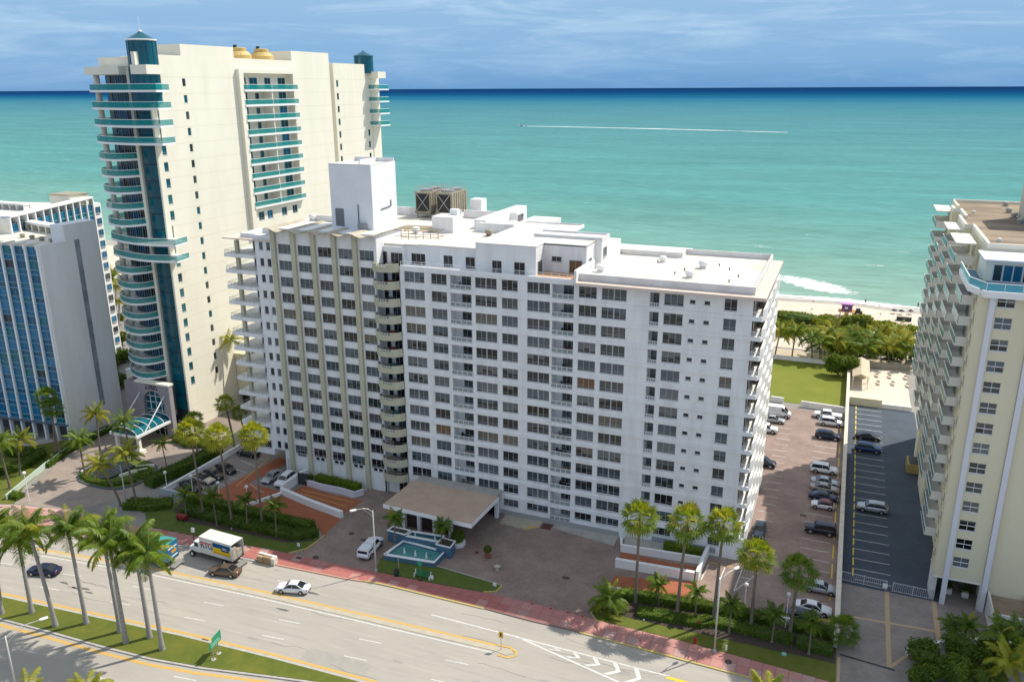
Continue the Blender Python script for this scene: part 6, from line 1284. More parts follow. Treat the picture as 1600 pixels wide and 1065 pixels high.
def feather_palm(base_px, crown_px, label, kind='royal', count=None, tint=0, group=None, r=(.26, .17), bz=.15, cat='palm tree', wind=.35, base=None):
    bs = base or G(*base_px, bz); top = above(*crown_px, bs); h = top.z-bz; lean = (top.x-bs.x, top.y-bs.y)
    t = thing('%s_palm' % {'royal': 'royal', 'coco': 'coconut', 'long': 'date', 'grove': 'coconut'}[kind], label, cat, (bs.x, bs.y, bz), 0, group)
    sh = {'royal': 1.6, 'coco': .5, 'long': .2, 'grove': .2}[kind]; hh = h-.25
    b = MB(); trunk(b, hh-sh, r[0], r[1], (lean[0]*(hh-sh)/hh, lean[1]*(hh-sh)/hh), .12 if kind != 'long' else .05); part('trunk', b, TRR if kind == 'royal' else TRB, t, local=True, smooth=True)
    b = MB(); x0, y0 = lean[0]*(hh-sh)/hh, lean[1]*(hh-sh)/hh
    b.tube([(x0, y0, hh-sh-.02), (lean[0], lean[1], hh)], r[1]*1.02, 8, r[1]*.7); part('crownshaft', b, TRS if kind != 'long' else TRB, t, local=True, smooth=True)
    rr = random.Random(hash(label) % 1000 if False else len(label)*31+int(bs.x*7)); n = count or {'royal': 22, 'coco': 16, 'long': 24, 'grove': 20}[kind]
    for i in range(n):
        lv = min(4, int(i/n*5)); mi = tint if rr.random() < .75 else rr.choice([0, 1, 2])
        a = i*2.39996+rr.uniform(-.25, .25)
        f = link('frond', FR[kind][mi][lv], t, (lean[0], lean[1], hh-.05)); s_ = rr.uniform(.88, 1.1); f.scale = (s_, s_, s_)
        f.rotation_euler = (rr.uniform(-.35, .35), rr.uniform(-.12, .15), a)
    return t
def fan_crown(seed, rad, n, m, m2):
    rr = random.Random(seed); b = MB()
    for i in range(n):
        a = i*2.39996+rr.uniform(-.3, .3); el = R(82-130*(i/n)**1.05)+rr.uniform(-.12, .12); pl = rad*rr.uniform(.42, .55)
        d = Vector((math.cos(a)*math.cos(el), math.sin(a)*math.cos(el), math.sin(el))); s_ = Vector((-math.sin(a), math.cos(a), 0)); u = d.cross(s_)
        if u.z < 0: u = -u
        b.m = 1 if rr.random() < .3 else 0
        P0 = d*.1; P1 = d*pl-Vector((0, 0, pl*.08)); b.add([P0-s_*.03, P1-s_*.03, P1+s_*.03, P0+s_*.03], [(0, 1, 2, 3)])
        fl = rad*rr.uniform(.46, .60); K = 11
        for k in range(K):
            t0 = R(-88+176*k/K); t1 = R(-88+176*(k+1)/K-3); tm = (t0+t1)/2; ln = fl*(.82+.18*math.cos(tm))*rr.uniform(.9, 1.05)
            q = lambda t, l, dz: P1+d*(math.cos(t)*l)+s_*(math.sin(t)*l)+u*(.10*math.cos(t*2)*l)-Vector((0, 0, dz))
            b.add([P1, q(t0, ln*.6, .04*fl), q(tm, ln, .30*fl*(.5+abs(math.sin(tm)))), q(t1, ln*.6, .04*fl)], [(0, 1, 2, 3)])
    return b.mesh('crown', [m, m2])
def skirt(seed, rad, n, dep):
    rr = random.Random(seed); b = MB()
    for i in range(n):
        a = rr.uniform(0, 6.28); r0 = .2; l_ = dep*rr.uniform(.6, 1.1); r1 = rad*rr.uniform(.35, .8); w_ = rr.uniform(.1, .22); z0 = -rr.uniform(0, .5)
        c_, s_ = math.cos(a), math.sin(a); b.add([(r0*c_, r0*s_, z0), (r1*c_-w_*s_, r1*s_+w_*c_, z0-l_*.55), (r1*.8*c_, r1*.8*s_, z0-l_), (r1*c_+w_*s_, r1*s_-w_*c_, z0-l_*.55)], [(0, 1, 2, 3)])
    return b.mesh('dry_skirt', DEAD)
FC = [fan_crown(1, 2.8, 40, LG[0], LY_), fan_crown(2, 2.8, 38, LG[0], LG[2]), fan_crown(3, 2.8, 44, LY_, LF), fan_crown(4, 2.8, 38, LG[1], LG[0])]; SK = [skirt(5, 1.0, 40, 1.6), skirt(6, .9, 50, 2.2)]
def fan_palm(base_px, crown_px, label, v=0, s_=1.0, group=None, bz=.1, sk=0, r=(.24, .15)):
    bs = G(*base_px, bz); top = above(*crown_px, bs); h = top.z-bz; lean = (top.x-bs.x, top.y-bs.y)
    t = thing('fan_palm', label, 'palm tree', (bs.x, bs.y, bz), 0, group)
    b = MB(); trunk(b, h-.1, r[0], r[1], lean, .1); part('trunk', b, TRB, t, local=True, smooth=True)
    c = link('crown', FC[v], t, (lean[0], lean[1], h), random.uniform(0, 6)); c.scale = (s_, s_, s_*.95)
    if sk is not None: k = link('dry_skirt', SK[sk], t, (lean[0], lean[1], h-.2), random.uniform(0, 6)); k.scale = (s_, s_, s_)
    return t
for i, (bp, cp, lab) in enumerate([((2.6, 958), (-12, 822), 'leftmost royal palm of the grass median, cut by the picture edge'), ((50, 956), (27, 838), 'royal palm second from the left on the grass median'), ((86.7, 977), (43, 822), 'royal palm standing between two dark leaning trunks at the left of the median'),
    ((135, 973), (105, 822), 'royal palm alone on the median left of the dense crown cluster'), ((188, 986), (158, 826), 'royal palm at the left of the dense crown cluster'), ((197, 1003), (170, 846), 'thick trunked royal palm in the middle of the dense crown cluster'),
    ((234, 995), (208, 842), 'royal palm with a thin trunk right of the dense cluster'), ((253.6, 1013.6), (229, 862), 'rightmost royal palm of the median, nearest the green road sign')]):
    feather_palm(bp, cp, lab, 'royal', tint=[0, 1, 0, 1, 0, 0, 1, 0][i], group='royal palms on the grass median', bz=.18, r=(.30, .2))
for i, (bp, cp, lab, v) in enumerate([((993, 940), (999.6, 806), 'tall fan palm leftmost of the row by the right ramp', 0), ((1057.5, 962), (1074, 815), 'tall fan palm second in the row, before the clipped planter', 1), ((1114.5, 972), (1131, 818), 'tall fan palm in front of the corner of the white building', 1),
    ((1173, 981), (1183.5, 866), 'fan palm standing over the right end of the white building', 0), ((1233.5, 993), (1248.5, 892), 'fan palm in front of the silver grey sedan', 3), ((1311, 1003), (1318, 982), 'short dark fan palm at the street end of the dividing wall', 3)]):
    fan_palm(bp, cp, lab, v, [1.05, 1.12, 1.05, 1.0, 1.0, .85][i], 'fan palms along the right hedge', bz=.13, sk=0 if i < 5 else None)
for i, (bp, cp, lab) in enumerate([((318, 806), (297, 672), 'bright fan palm leftmost of three by the small car park'), ((363, 819), (340.6, 681), 'bright fan palm in the middle of three by the small car park'), ((410, 821), (395.8, 679), 'bright fan palm nearest the white building, over the orange paving')]):
    fan_palm(bp, cp, lab, 2, 1.02, 'bright fan palms by the small car park', bz=.13, sk=1, r=(.2, .13))
fan_palm((367, 702), (351.7, 629), 'fan palm in front of the cream podium wing', 0, .8, None, 0, None); fan_palm((388, 702), (374, 645), 'small dark palm half hidden beside the lower white balconies', 3, .7, None, 0, None)
fan_palm((310, 722), (303, 654), 'darker fan palm just behind the bright leftmost one', 3, .72, None, 0, None)
for i, (bp, cp, lab) in enumerate([((1029, 945), (1029.8, 908), 'small palm between the two tallest fan palms at right'), ((1086, 961), (1089, 920), 'small palm at the end of the right orange ramp'), ((1139, 987), (1144, 939), 'small palm left of the globe lamp in the right hedge'),
    ((1206, 1002), (1212.5, 955), 'small palm left of the white notch in the hedge'), ((1263.7, 1021), (1269, 966), 'small palm before the white classic saloon'), ((339, 821), (331, 770), 'small palm over the left clipped hedge, third from the right'), ((386.6, 826.6), (384, 777), 'small palm over the left clipped hedge beside a globe lamp'),
    ((432.6, 838), (428.6, 786), 'small palm over the left hedge in front of the orange ramp'), ((292, 811), (286.7, 768), 'small dark palm at the left end of the clipped hedge'), ((263, 742), (252, 690), 'small palm beside the tower entrance portal')]):
    feather_palm(bp, cp, lab, 'coco', tint=[0, 0, 1, 1, 1, 1, 1, 1, 1, 0][i], r=(.12, .09), bz=.13)
feather_palm((953.6, 953), (952, 932), 'squat bushy date palm at the corner of the right lawn', 'long', 26, 0, bz=.12, r=(.28, .25))
feather_palm((1491.5, 1008.4), (1490, 973), 'left stem of the slim twin palms behind the curved planter', 'coco', tint=1, r=(.11, .08), bz=.1); feather_palm((1500.6, 1008), (1513.8, 971), 'right leaning stem of the slim twin palms behind the curved planter', 'coco', tint=1, r=(.11, .08), bz=.1)
feather_palm((1557, 1035), (1568, 987), 'full palm right of the slim twin palms', 'long', 22, 0, bz=.1, r=(.16, .12)); feather_palm((1585, 1040), (1597, 985), 'dark palm at the right picture edge above the roof terrace wall', 'long', 20, 1, bz=.1, r=(.16, .12))
for bp, cp, lab, kd, tn in [((94.6, 713), (73, 619), 'tall dark palm in front of the hotel glass, left of a twin crown', 'fan', 3), ((88, 714), (81.5, 636), 'lower crown of the palm pair in front of the hotel glass', 'fan', 3), ((156.4, 703), (149.8, 644), 'palm with yellowing fronds before the grey hotel wall', 'long', 2), ((134, 672), (128.8, 629), 'dark palm close to the foot of the grey hotel wall', 'fan', 3),
    ((134, 747.6), (122, 684), 'palm with a pale trunk at the left edge of the tower driveway', 'long', 0), ((207.6, 721), (191.9, 656), 'palm in front of the barrel glass canopy', 'long', 0), ((189, 790), (155, 722), 'wind bent palm on the left side of the round bed', 'long', 2), ((214, 790), (194.5, 705), 'wind bent palm at the middle of the round bed', 'long', 2),
    ((31.5, 742), (29, 684), 'pale trunked palm on the lawn below the hotel', 'long', 2), ((15.8, 763), (-3, 690), 'palm at the left picture edge below the hotel', 'long', 0)]:
    if kd == 'fan': fan_palm(bp, cp, lab, tn, .9, None, 0, None, (.2, .13))
    else: feather_palm(bp, cp, lab, 'long', 20, tn, bz=.02, r=(.2, .13))
# foreground crown tips at the lower picture edge
for x, y, lab in ((1197, 1092, 'tip of a palm crown poking in at the lower edge by the pink walk'), (133, 1092, 'yellow green palm crown tip poking in at the lower edge'), (40, 1096, 'palm crown tip beside the lamp mast at the lower left edge')):
    bs = G(x, y+75, 0); feather_palm(None, (x, y-12), lab, 'long', 20, 2, bz=0, r=(.18, .12), base=bs)
# foliage masses
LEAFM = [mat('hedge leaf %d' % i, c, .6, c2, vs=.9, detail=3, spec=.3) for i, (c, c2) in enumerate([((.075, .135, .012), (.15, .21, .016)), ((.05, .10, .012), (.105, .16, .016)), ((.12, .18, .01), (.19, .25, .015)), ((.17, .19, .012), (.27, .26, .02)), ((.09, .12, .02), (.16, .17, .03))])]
for m_ in LEAFM: leafy(m_, .35, 1.5)
def leaf_blob(b, pts, rr, size):
    for p in pts:
        n_ = Vector((rr.gauss(0, 1), rr.gauss(0, 1), rr.gauss(.5, 1))).normalized(); u = n_.orthogonal().normalized(); v = n_.cross(u); s_ = size*rr.uniform(.6, 1.3); P_ = Vector(p)
        b.add([P_-u*s_, P_-v*s_*.55, P_+u*s_, P_+v*s_*.55], [(0, 1, 2, 3)])
def hedge(name, poly_line, wd, h, label, m=0, size=.13, dens=38, z=.1, cat='hedge', rough=.16, seed=1, group=None):
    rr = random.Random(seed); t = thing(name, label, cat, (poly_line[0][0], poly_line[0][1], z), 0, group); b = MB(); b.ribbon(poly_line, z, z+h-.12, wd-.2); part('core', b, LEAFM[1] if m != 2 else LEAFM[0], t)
    b = MB(); pts = []
    for a, c in zip(poly_line, poly_line[1:]):
        A_, C_ = Vector(a), Vector(c); L_ = (C_-A_).length; d = (C_-A_)/L_; nn = Vector((-d.y, d.x)); ar = L_*(wd+2*h)
        for _ in range(int(ar*dens)):
            u = rr.uniform(0, L_); s_ = rr.uniform(-(wd/2+h), wd/2+h)
            if abs(s_) <= wd/2: q = s_; zz = h
            else: q = math.copysign(wd/2, s_); zz = h-(abs(s_)-wd/2)
            zz += rough*math.sin(u*1.7+q*2)*.5
            pts.append((A_.x+d.x*u+nn.x*q+rr.gauss(0, rough*.5), A_.y+d.y*u+nn.y*q+rr.gauss(0, rough*.5), z+max(.05, zz+rr.gauss(0, rough*.5))))
    leaf_blob(b, pts, rr, size); o = part('leaves', b, LEAFM[m], t, 'stuff'); return t
hedge('clipped_hedge', [(-53.5, -15.6), (-40, -16.0), (-28.4, -16.1)], 1.7, 1.5, 'long clipped green hedge in front of the small car park')
hedge('clipped_hedge', [(-52, -18.4), (-40, -18.8), (-29.5, -18.6), (-27.2, -16.6)], 2.4, .95, 'lower dark shrub band at the street side of the long left hedge', 1, .15, 30)
hedge('clipped_hedge', [(21.4, -15.4), (32, -14.1), (41.5, -13.7)], 1.5, 1.25, 'clipped hedge along the right car park, left of the white notch', 0); hedge('clipped_hedge', [(43.5, -13.9), (48.8, -13.8)], 1.5, 1.25, 'clipped hedge right of the white notch, by the dividing wall', 0)
hedge('clipped_hedge', [(24.5, -18.2), (33, -17.4), (34, -16.6), (44, -16.8)], 1.9, .8, 'lower wavy hedge in front of the right clipped hedge', 0, .13, 34); hedge('clipped_hedge', [(44.5, -17.0), (48.7, -17.2)], 2.0, .9, 'short lower hedge by the street end of the dividing wall', 1)
hedge('clipped_hedge', [(-38, -1.2), (-28.8, -1.6)], 1.5, 1.2, 'bright long hedge at the foot of the olive piers', 2, .12, 44, .2); hedge('clipped_hedge', [(24.4, -1.6), (30.0, -1.5)], 1.2, 1.1, 'bright planter hedge in front of the glass blocks', 2, .12, 44, .6)
hedge('shrub', [(-40.0, -1.6), (-38.8, -1.6)], 1.2, .9, 'dark spiky shrub left of the bright pier hedge', 1, .2, 24, .2, 'shrub')
hedge('clipped_hedge', [(-64.3, -14), (-62.8, -6), (-62.6, 2)], 2.6, 1.8, 'tall dark hedge between the tower driveway and the small car park', 1, .16, 26)
hedge('shrub', [(-62.5, -20.5), (-58, -19.5), (-55.5, -17.6)], 3.0, 1.0, 'loose shrubs at the street corner of the blue grey wall', 0, .2, 20, .05, 'shrub')
hedge('clipped_hedge', [(-91.4, 3), (-90.9, -4), (-90.2, -9), (-88.2, -15)], 1.8, .9, 'dark hedge along the outer curve of the tower driveway', 1, .16, 24)
hedge('clipped_hedge', [(-79.2, -14.8), (-75.5, -16.3), (-70.5, -16.2), (-67.9, -13.2)], 1.2, .55, 'low hedge along the front rim of the round bed', 0, .13, 30, .2)
hedge('clipped_hedge', [(-71.5, -8.6), (-68.5, -10.4), (-68.3, -12.5)], 2.2, .5, 'low green bed at the right of the dark round fountain', 0, .13, 26, .2)
hedge('clipped_hedge', [(-75, 4.2), (-70, 2.6), (-66, 4.5)], 2.4, 1.3, 'shrubs in the white edged bed right of the tower portal', 1, .17, 22)
hedge('shrub', [(-84, -25.4), (-81.4, -25.3)], 1.6, .8, 'small green shrub by the lamp at the mouth of the tower driveway', 0, .16, 30, .05, 'shrub')
hedge('shrub', [(-100, -13), (-93.5, -12), (-92, -17), (-96, -24)], 2.8, 1.2, 'shrub belt on the lawn between the hotel and the driveway rail', 1, .2, 18, .05, 'shrub')
lowwall('driveway_rail', [(-83.4, -26.6), (-85.9, -20.6), (-88.4, -14.6), (-90.4, -8.4), (-90.9, -2.6), (-91.4, 2)], .9, mat('pale green rail wall', (.45, .54, .46), .7), 'pale green curved balustrade along the tower driveway', 'balustrade', .2)
b = MB(); b.prism([(-79.5, -14.5), (-76, -15.9), (-72.8, -14.5), (-72.5, -9), (-75.5, -8), (-79.5, -10.5)], .2, .5); single('dark_fountain', b, mat('dark slate water', (.02, .028, .04), .15), 'dark slate reflecting pool in the round driveway bed', 'pool', (-76, -12, 0))
for q_ in (((-79.6, -14.6), (-79.8, -10.6), (-78, -8.6), 'white curb wall left of the dark pool'), ((-71.9, -13.2), (-71, -11), (-69.3, -9.2), 'cream curb line crossing the right of the round bed'), ((-72, -9.3), (-70, -7.9), (-69.3, -7.5), 'short cream curb at the back of the round bed')):
    b = MB(); b.ribbon(q_[:3], .2, .75, .3); single('curb_wall', b, CREAM, q_[3], 'kerb wall', (q_[0][0], q_[0][1], 0))
def bush(name, c, r, label, m=0, n=2600, size=.24, cat='shrub', seed=1, trunk_h=0, clumps=9, group=None):
    rr = random.Random(seed); t = thing(name, label, cat, (c[0], c[1], 0), 0, group); b = MB(); pts = []; cl = []
    for i in range(clumps):
        a = rr.uniform(0, 6.28); d = rr.uniform(.0, .62); el = rr.uniform(-.2, .8); cl.append((c[0]+r[0]*d*math.cos(a), c[1]+r[1]*d*math.sin(a), c[2]+r[2]*el*.6, rr.uniform(.38, .55)))
    for i in range(n):
        q = rr.choice(cl); d = Vector((rr.gauss(0, 1), rr.gauss(0, 1), rr.gauss(.2, 1))).normalized()*rr.uniform(.7, 1.05)
        pts.append((q[0]+d.x*r[0]*q[3], q[1]+d.y*r[1]*q[3], max(.1, q[2]+d.z*r[2]*q[3])))
    b.m = 0; leaf_blob(b, pts[:int(n*.7)], rr, size); b.m = 1; leaf_blob(b, pts[int(n*.7):], rr, size*.9)
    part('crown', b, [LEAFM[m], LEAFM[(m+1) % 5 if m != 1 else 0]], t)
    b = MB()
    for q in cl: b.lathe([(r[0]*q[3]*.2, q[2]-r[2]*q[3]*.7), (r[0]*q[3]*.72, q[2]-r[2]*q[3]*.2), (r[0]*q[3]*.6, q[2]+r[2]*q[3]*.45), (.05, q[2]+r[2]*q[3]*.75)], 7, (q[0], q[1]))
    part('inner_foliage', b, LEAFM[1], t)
    b = MB()
    for q in cl[:4]: b.tube([(c[0], c[1], 0), ((c[0]+q[0])/2, (c[1]+q[1])/2, q[2]*.5), (q[0], q[1], q[2])], .14, 6, .06)
    part('trunk', b, TRB, t); return t
for i, (x, y, s_, m_, lab) in enumerate([(59.2, -15.6, 2.3, 1, 'dark dense shrub leftmost behind the curved planter wall'), (62.6, -13.8, 2.5, 1, 'large dark shrub in the middle of the lower right planting'), (66.4, -12.5, 2.1, 0, 'mid green shrub beneath the slim twin palms'), (61.5, -17.8, 2.4, 0, 'fluffy shrub at the lower edge left of the bright palm'),
    (65.8, -17.0, 2.4, 4, 'olive green shrub at the lower edge beside the bright palm'), (70.0, -11.0, 2.0, 1, 'dark shrub under the full palm at lower right'), (58.8, -19.5, 2.0, 1, 'dark shrub nearest the lower edge of the planter')]):
    bush('shrub', (x, y, s_*.65), (s_*1.15, s_*1.1, s_), lab, m_, 1900, .19, seed=i+3)
feather_palm(None, (1578, 1030), 'bright yellow green palm at the lower right corner', 'long', 26, 3, bz=0, r=(.2, .15), base=Vector((69.6, -17.5, 0)))
p = G(1304, 585); bush('broad_tree', (p.x+1, p.y-1.0, 2.6), (4.0, 3.4, 3.2), 'dark rounded tree at the far right corner of the broad lawn', 0, 4200, .3, 'tree', 11, clumps=12)
# dune belt
for i in range(46):
    x = 22+(i%23)*2.0+random.uniform(-.6, .6); y = (127 if i < 23 else 140)+random.uniform(-4, 5)
    bush('sea_grape', (x, y, .9), (random.uniform(3, 4.6), random.uniform(3, 5), random.uniform(.8, 1.2)), 'low green dune shrub in the belt between the palms and the beach', [2, 2, 3, 3][i % 4], 620, .34, 'shrub', 50+i, clumps=5, group='dune shrubs behind the beach')
p = G(1345, 512); bush('sea_grape', (p.x, p.y, 1.3), (5.5, 3.6, 3.0), 'bright green domed sea grape at the edge of the sand', 2, 3000, .3, 'shrub', 99, clumps=10)
p = G(1222, 497); bush('sea_grape', (p.x+4, p.y-2, 1.2), (9, 4, 2.4), 'long bright shrub mound beside the end of the white building', 2, 3000, .3, 'shrub', 98, clumps=12)
for i, (cx, cy, bx, by) in enumerate([(1219.8, 516, 1210.4, 558), (1243.3, 519, 1237, 560), (1268.4, 526, 1268.4, 563), (1290, 522, 1288, 555), (1307.6, 530, 1306, 566), (1331, 524, 1333, 556), (1362.5, 526, 1364, 560), (1386, 538, 1389, 572), (1412.7, 530, 1416, 568), (1352, 541, 1353, 570), (1325, 542, 1325, 568), (1400, 518, 1402, 548), (1378, 519, 1380, 548), (1280, 538, 1281, 566), (1423, 545, 1426, 575), (1300, 517, 1301, 546)]):
    feather_palm((bx, by), (cx, cy), 'coconut palm in the thick grove between the lawn and the dunes' if i > 2 else ['palm closest to the white building behind the lawn', 'palm on the sandy path with a clear leaning trunk', 'palm beside the sandy path, just left of the thick grove'][i], 'grove', 20, [2, 0, 0, 2][i % 4], 'palms in the beach grove', bz=0, r=(.2, .14))
for i in range(9): bush('shrub', (44+i*2.6, 113+random.uniform(-2.5, 4), 1.2), (3.0, 2.6, 2.3), 'dark undergrowth shrub beneath the beach palms', 1, 800, .32, 'shrub', 200+i, clumps=5, group='undergrowth below the beach palms')
# greenery in the gap between the hotel and the tower
for i, (px, py, r_, m_, lab) in enumerate([(178, 500, 3.5, 0, 'bush on the lawn strip between hotel and tower'), (183, 560, 4.2, 1, 'dark round bush beneath the last tower balcony, left'), (190, 530, 3.0, 4, 'dry bush beside the pool deck between hotel and tower'), (176, 595, 3.6, 1, 'dark shrub low in the gap beside the grey wall')]):
    p = G(px, py, 1.5); bush('shrub', (p.x, p.y, 1.8), (r_, r_, r_*.8), lab, m_, 1100, .35, 'shrub', 300+i, clumps=6)
for i, (px, py) in enumerate([(176, 424), (181, 448), (172, 436), (186, 470)]):
    p = G(px, py+42, 0); feather_palm(None, (px, py), ['palm highest in the gap between hotel and tower', 'second palm in the gap between hotel and tower', 'palm nearest the hotel end wall in the gap', 'lowest palm in the gap by the tower column'][i], 'royal', 18, 2, bz=0, r=(.25, .18), base=p)
p = G(1208, 800)
bushp = Vector((-68, 25.5, 12)); bush('roof_plant', (bushp.x-4, bushp.y+1, 12.6), (3.0, 1.4, 1.6), 'bright bush growing on the roof edge of the cream podium', 2, 1400, .2, 'shrub', 401, clumps=7); bush('roof_plant', (bushp.x+2, bushp.y+1, 12.4), (3.2, 1.4, 1.3), 'trailing bush on the podium roof beside the white balconies', 0, 1300, .2, 'shrub', 402, clumps=7)
p = G(372, 585, 11.6); feather_palm(None, (361, 529), 'yellow green palm rising from the cream podium roof', 'long', 20, 2, bz=11.6, r=(.2, .14), base=Vector((-68.5, 27, 11.6)))
# planters
t = thing('potted_topiary', 'round clipped shrub in a terracotta pot on the forecourt', 'potted plant', tuple(G(762, 871))); b = MB(); b.lathe([(.3, 0), (.48, .5), (.5, .55)], 14); part('pot', b, mat('terracotta', (.33, .10, .06)), t, local=True)
b = MB(); b.tube([(0, 0, .5), (0, 0, 1.1)], .06); part('stem', b, TRB, t, local=True); b = MB(); rr = random.Random(4); leaf_blob(b, [tuple(Vector((rr.gauss(0, 1), rr.gauss(0, 1), rr.gauss(0, 1))).normalized()*rr.uniform(.45, .62)+Vector((0, 0, 1.5))) for _ in range(700)], rr, .10); part('crown', b, LEAFM[1], t, local=True)
t = thing('round_shrub', 'round green shrub in a white planter beside the fountain', 'shrub', tuple(G(715, 850))); b = MB(); b.lathe([(1.2, 0), (1.25, .55), (1.15, .6)], 16); part('planter', b, WHITE2, t, local=True)
b = MB(); leaf_blob(b, [tuple(Vector((rr.gauss(0, 1), rr.gauss(0, 1), rr.gauss(0, 1))).normalized()*rr.uniform(.8, 1.08)+Vector((0, 0, 1.4))) for _ in range(1500)], rr, .12); part('crown', b, LEAFM[0], t, local=True)
for bp, cp, lab in (((617, 842), (617, 806), 'palm like shrub in the left fountain planter'), ((689, 846), (692, 818), 'palm like shrub in the right fountain planter')):
    feather_palm(bp, cp, lab, 'coco', 22, 1, bz=1.9, r=(.12, .1))
t = thing('stone_urn', 'pale stone urn on the forecourt beyond the topiary', 'urn', tuple(G(777, 890))); b = MB(); b.lathe([(.3, 0), (.16, .15), (.14, .3), (.45, .55), (.5, .62), (.4, .62), (.2, .5)], 14); part('bowl', b, mat('pale stone', (.42, .40, .30), .85), t, local=True)
# ============================================================ STREET FURNITURE
def cone(px, py, lab, grp=None):
    t = thing('traffic_cone', lab, 'traffic cone', tuple(G(px, py)), 0, grp); OR = mat('cone red', (.42, .05, .03), .6)
    b = MB(); b.box(-.24, .24, -.24, .24, 0, .05); part('base', b, mat('cone base', (.04, .015, .015)), t, local=True); b = MB(); b.lathe([(.14, .05), (.10, .4)], 12); b.lathe([(.075, .62), (.04, .9)], 12); part('shell', b, OR, t, local=True); b = MB(); b.lathe([(.10, .4), (.075, .62)], 12); part('band', b, mat('dull cone band', (.45, .25, .24), .6), t, local=True)
for px, py, lab in ((745, 863, 'red cone left of the topiary pot'), (831, 945, 'red cone nearest the grass island in the row by the pink walk'), (860.6, 952, 'second cone in the row by the pink walk'), (887, 958, 'third cone in the row by the pink walk'), (910, 964, 'last cone of the row, nearest the date palm')): cone(px, py, lab)
LP = mat('silver lamp pole', (.50, .49, .46), .5, metal=.2)
def street_lamp(base, h, arm, lab, tilt=0):
    t = thing('street_lamp', lab, 'street lamp', tuple(base)); b = MB(); b.tube([(0, 0, 0), (0, 0, h)], .13, 10, .08); part('pole', b, LP, t, local=True, smooth=True)
    b = MB(); b.lathe([(.3, 0), (.26, .5), (.15, .7)], 10); part('base', b, MATS['galvanised metal'], t, local=True)
    ax, ay = arm; b = MB(); b.tube([(0, 0, h-.3), (ax*.25, ay*.25, h+.35), (ax*.6, ay*.6, h+.6), (ax, ay, h+.6)], .05, 6); b.tube([(0, 0, h-1.0), (ax*.3, ay*.3, h-.1), (ax*.6, ay*.6, h+.45)], .035, 5); part('arm', b, LP, t, local=True)
    d = Vector((ax, ay, 0)).normalized(); n_ = Vector((-d.y, d.x, 0)); secs = []
    for s_, w_ in ((0, .08), (.25, .2), (.7, .22), (.95, .1)):
        c = Vector((ax, ay, h+.6))+d*s_; secs.append([tuple(c+n_*w_+Vector((0, 0, 0))), tuple(c+n_*w_*.6+Vector((0, 0, .12))), tuple(c-n_*w_*.6+Vector((0, 0, .12))), tuple(c-n_*w_), tuple(c-n_*w_*.6-Vector((0, 0, .1))), tuple(c+n_*w_*.6-Vector((0, 0, .1)))])
    part('lamp_head', loft(secs), mat('white lamp housing', (.75, .75, .74), .4), t, local=True); return t
bs = G(588, 894); tp = above(582, 790, bs); street_lamp(bs, above(583, 793, bs).z-.4, (-1.6, -1.6), 'street lamp mast beside the white pickup')
bs = G(198.4, 793); street_lamp(bs, above(185, 724, bs).z-.3, (-2.2, -1.3), 'street lamp mast at the tower driveway, in front of the round bed')
bs = G(1116, 1020); street_lamp(bs, above(1123, 907, bs).z, (1.3, 2.2), 'street lamp mast on the pink walk in front of the right hedge')
bs = G(27, 1082); street_lamp(bs, above(12, 992, bs).z, (1.8, 3.0), 'street lamp mast at the lower left corner')
def globe(base_px, top_px, lab, bz=.1):
    bs = G(*base_px, bz); h = above(*top_px, bs).z-bz; t = thing('globe_lamp', lab, 'lamp post', tuple(bs), 0, 'globe lamps'); b = MB(); b.tube([(0, 0, 0), (0, 0, h-.2)], .07, 8, .05); part('post', b, WHITE2, t, local=True)
    b = MB(); b.lathe([(.05, h-.3), (.22, h-.22), (.3, h), (.22, h+.22), (.05, h+.3)], 14); part('globe', b, mat('white globe', (.78, .78, .74), .3), t, local=True, smooth=True)
for bp, tp, lab in (((1162.5, 956), (1166, 913), 'globe lamp behind the hedge, between the tall palms at right'), ((1119, 957), (1123, 905), 'globe lamp partly hidden by the street lamp mast at right'), ((1227, 980), (1232, 928), 'globe lamp beside the white hedge notch'), ((262, 769), (255.7, 738), 'globe lamp leftmost, beside the tall dark driveway hedge'),
    ((302.5, 777), (297.8, 743), 'globe lamp at the corner of the blue grey wall'), ((344.5, 787), (339.8, 754), 'globe lamp behind the third small palm of the left hedge'), ((389, 798), (384.8, 760), 'globe lamp nearest the orange ramp'), ((46, 783), (40.7, 738), 'globe lamp at the mouth of the tower driveway')): globe(bp, tp, lab)
# green road sign on two posts
t = thing('road_sign', 'green road sign on two grey posts on the grass median', 'road sign', (-20.8, -46, .15)); a, c = G(333.8, 1029.4, .18), G(342, 1020, .18)
d = (c-a).normalized(); ztop = above(330, 1003, a).z
for q in (a, c): b = MB(); b.tube([tuple(q), (q.x, q.y, 2.6)], .06, 8); part('post', b, METAL, t); b = MB(); b.lathe([(.3, .16), (.3, .22)], 12, (q.x, q.y)); part('footing', b, KERB, t)
SG = mat('sign green', (.01, .26, .13), .4)
q0, q1 = a-d*.5, c+d*.8; b = MB(); b.ribbon([tuple(q0[:2]), tuple(q1[:2])], 1.7, 2.6, .05); part('panel', b, SG, t); b = MB(); b.ribbon([tuple((q0+d*.6)[:2]), tuple(q1[:2])], 2.62, 3.1, .05); part('panel', b, SG, t)
nn = Vector((-d.y, d.x, 0)); b = MB()
for s_ in (-1, 1):
    for z, u0, u1 in ((2.25, .3, 1.9), (1.95, .3, 2.2)): 
        A_, B2_ = q0+d*u0+nn*s_*.04, q0+d*min(u1, (q1-q0).length-.2)+nn*s_*.04; b.ribbon([tuple(A_[:2]), tuple(B2_[:2])], z, z+.1, .012)
part('sign_marks', b, mat('pale sign marks', (.35, .62, .48)), t)
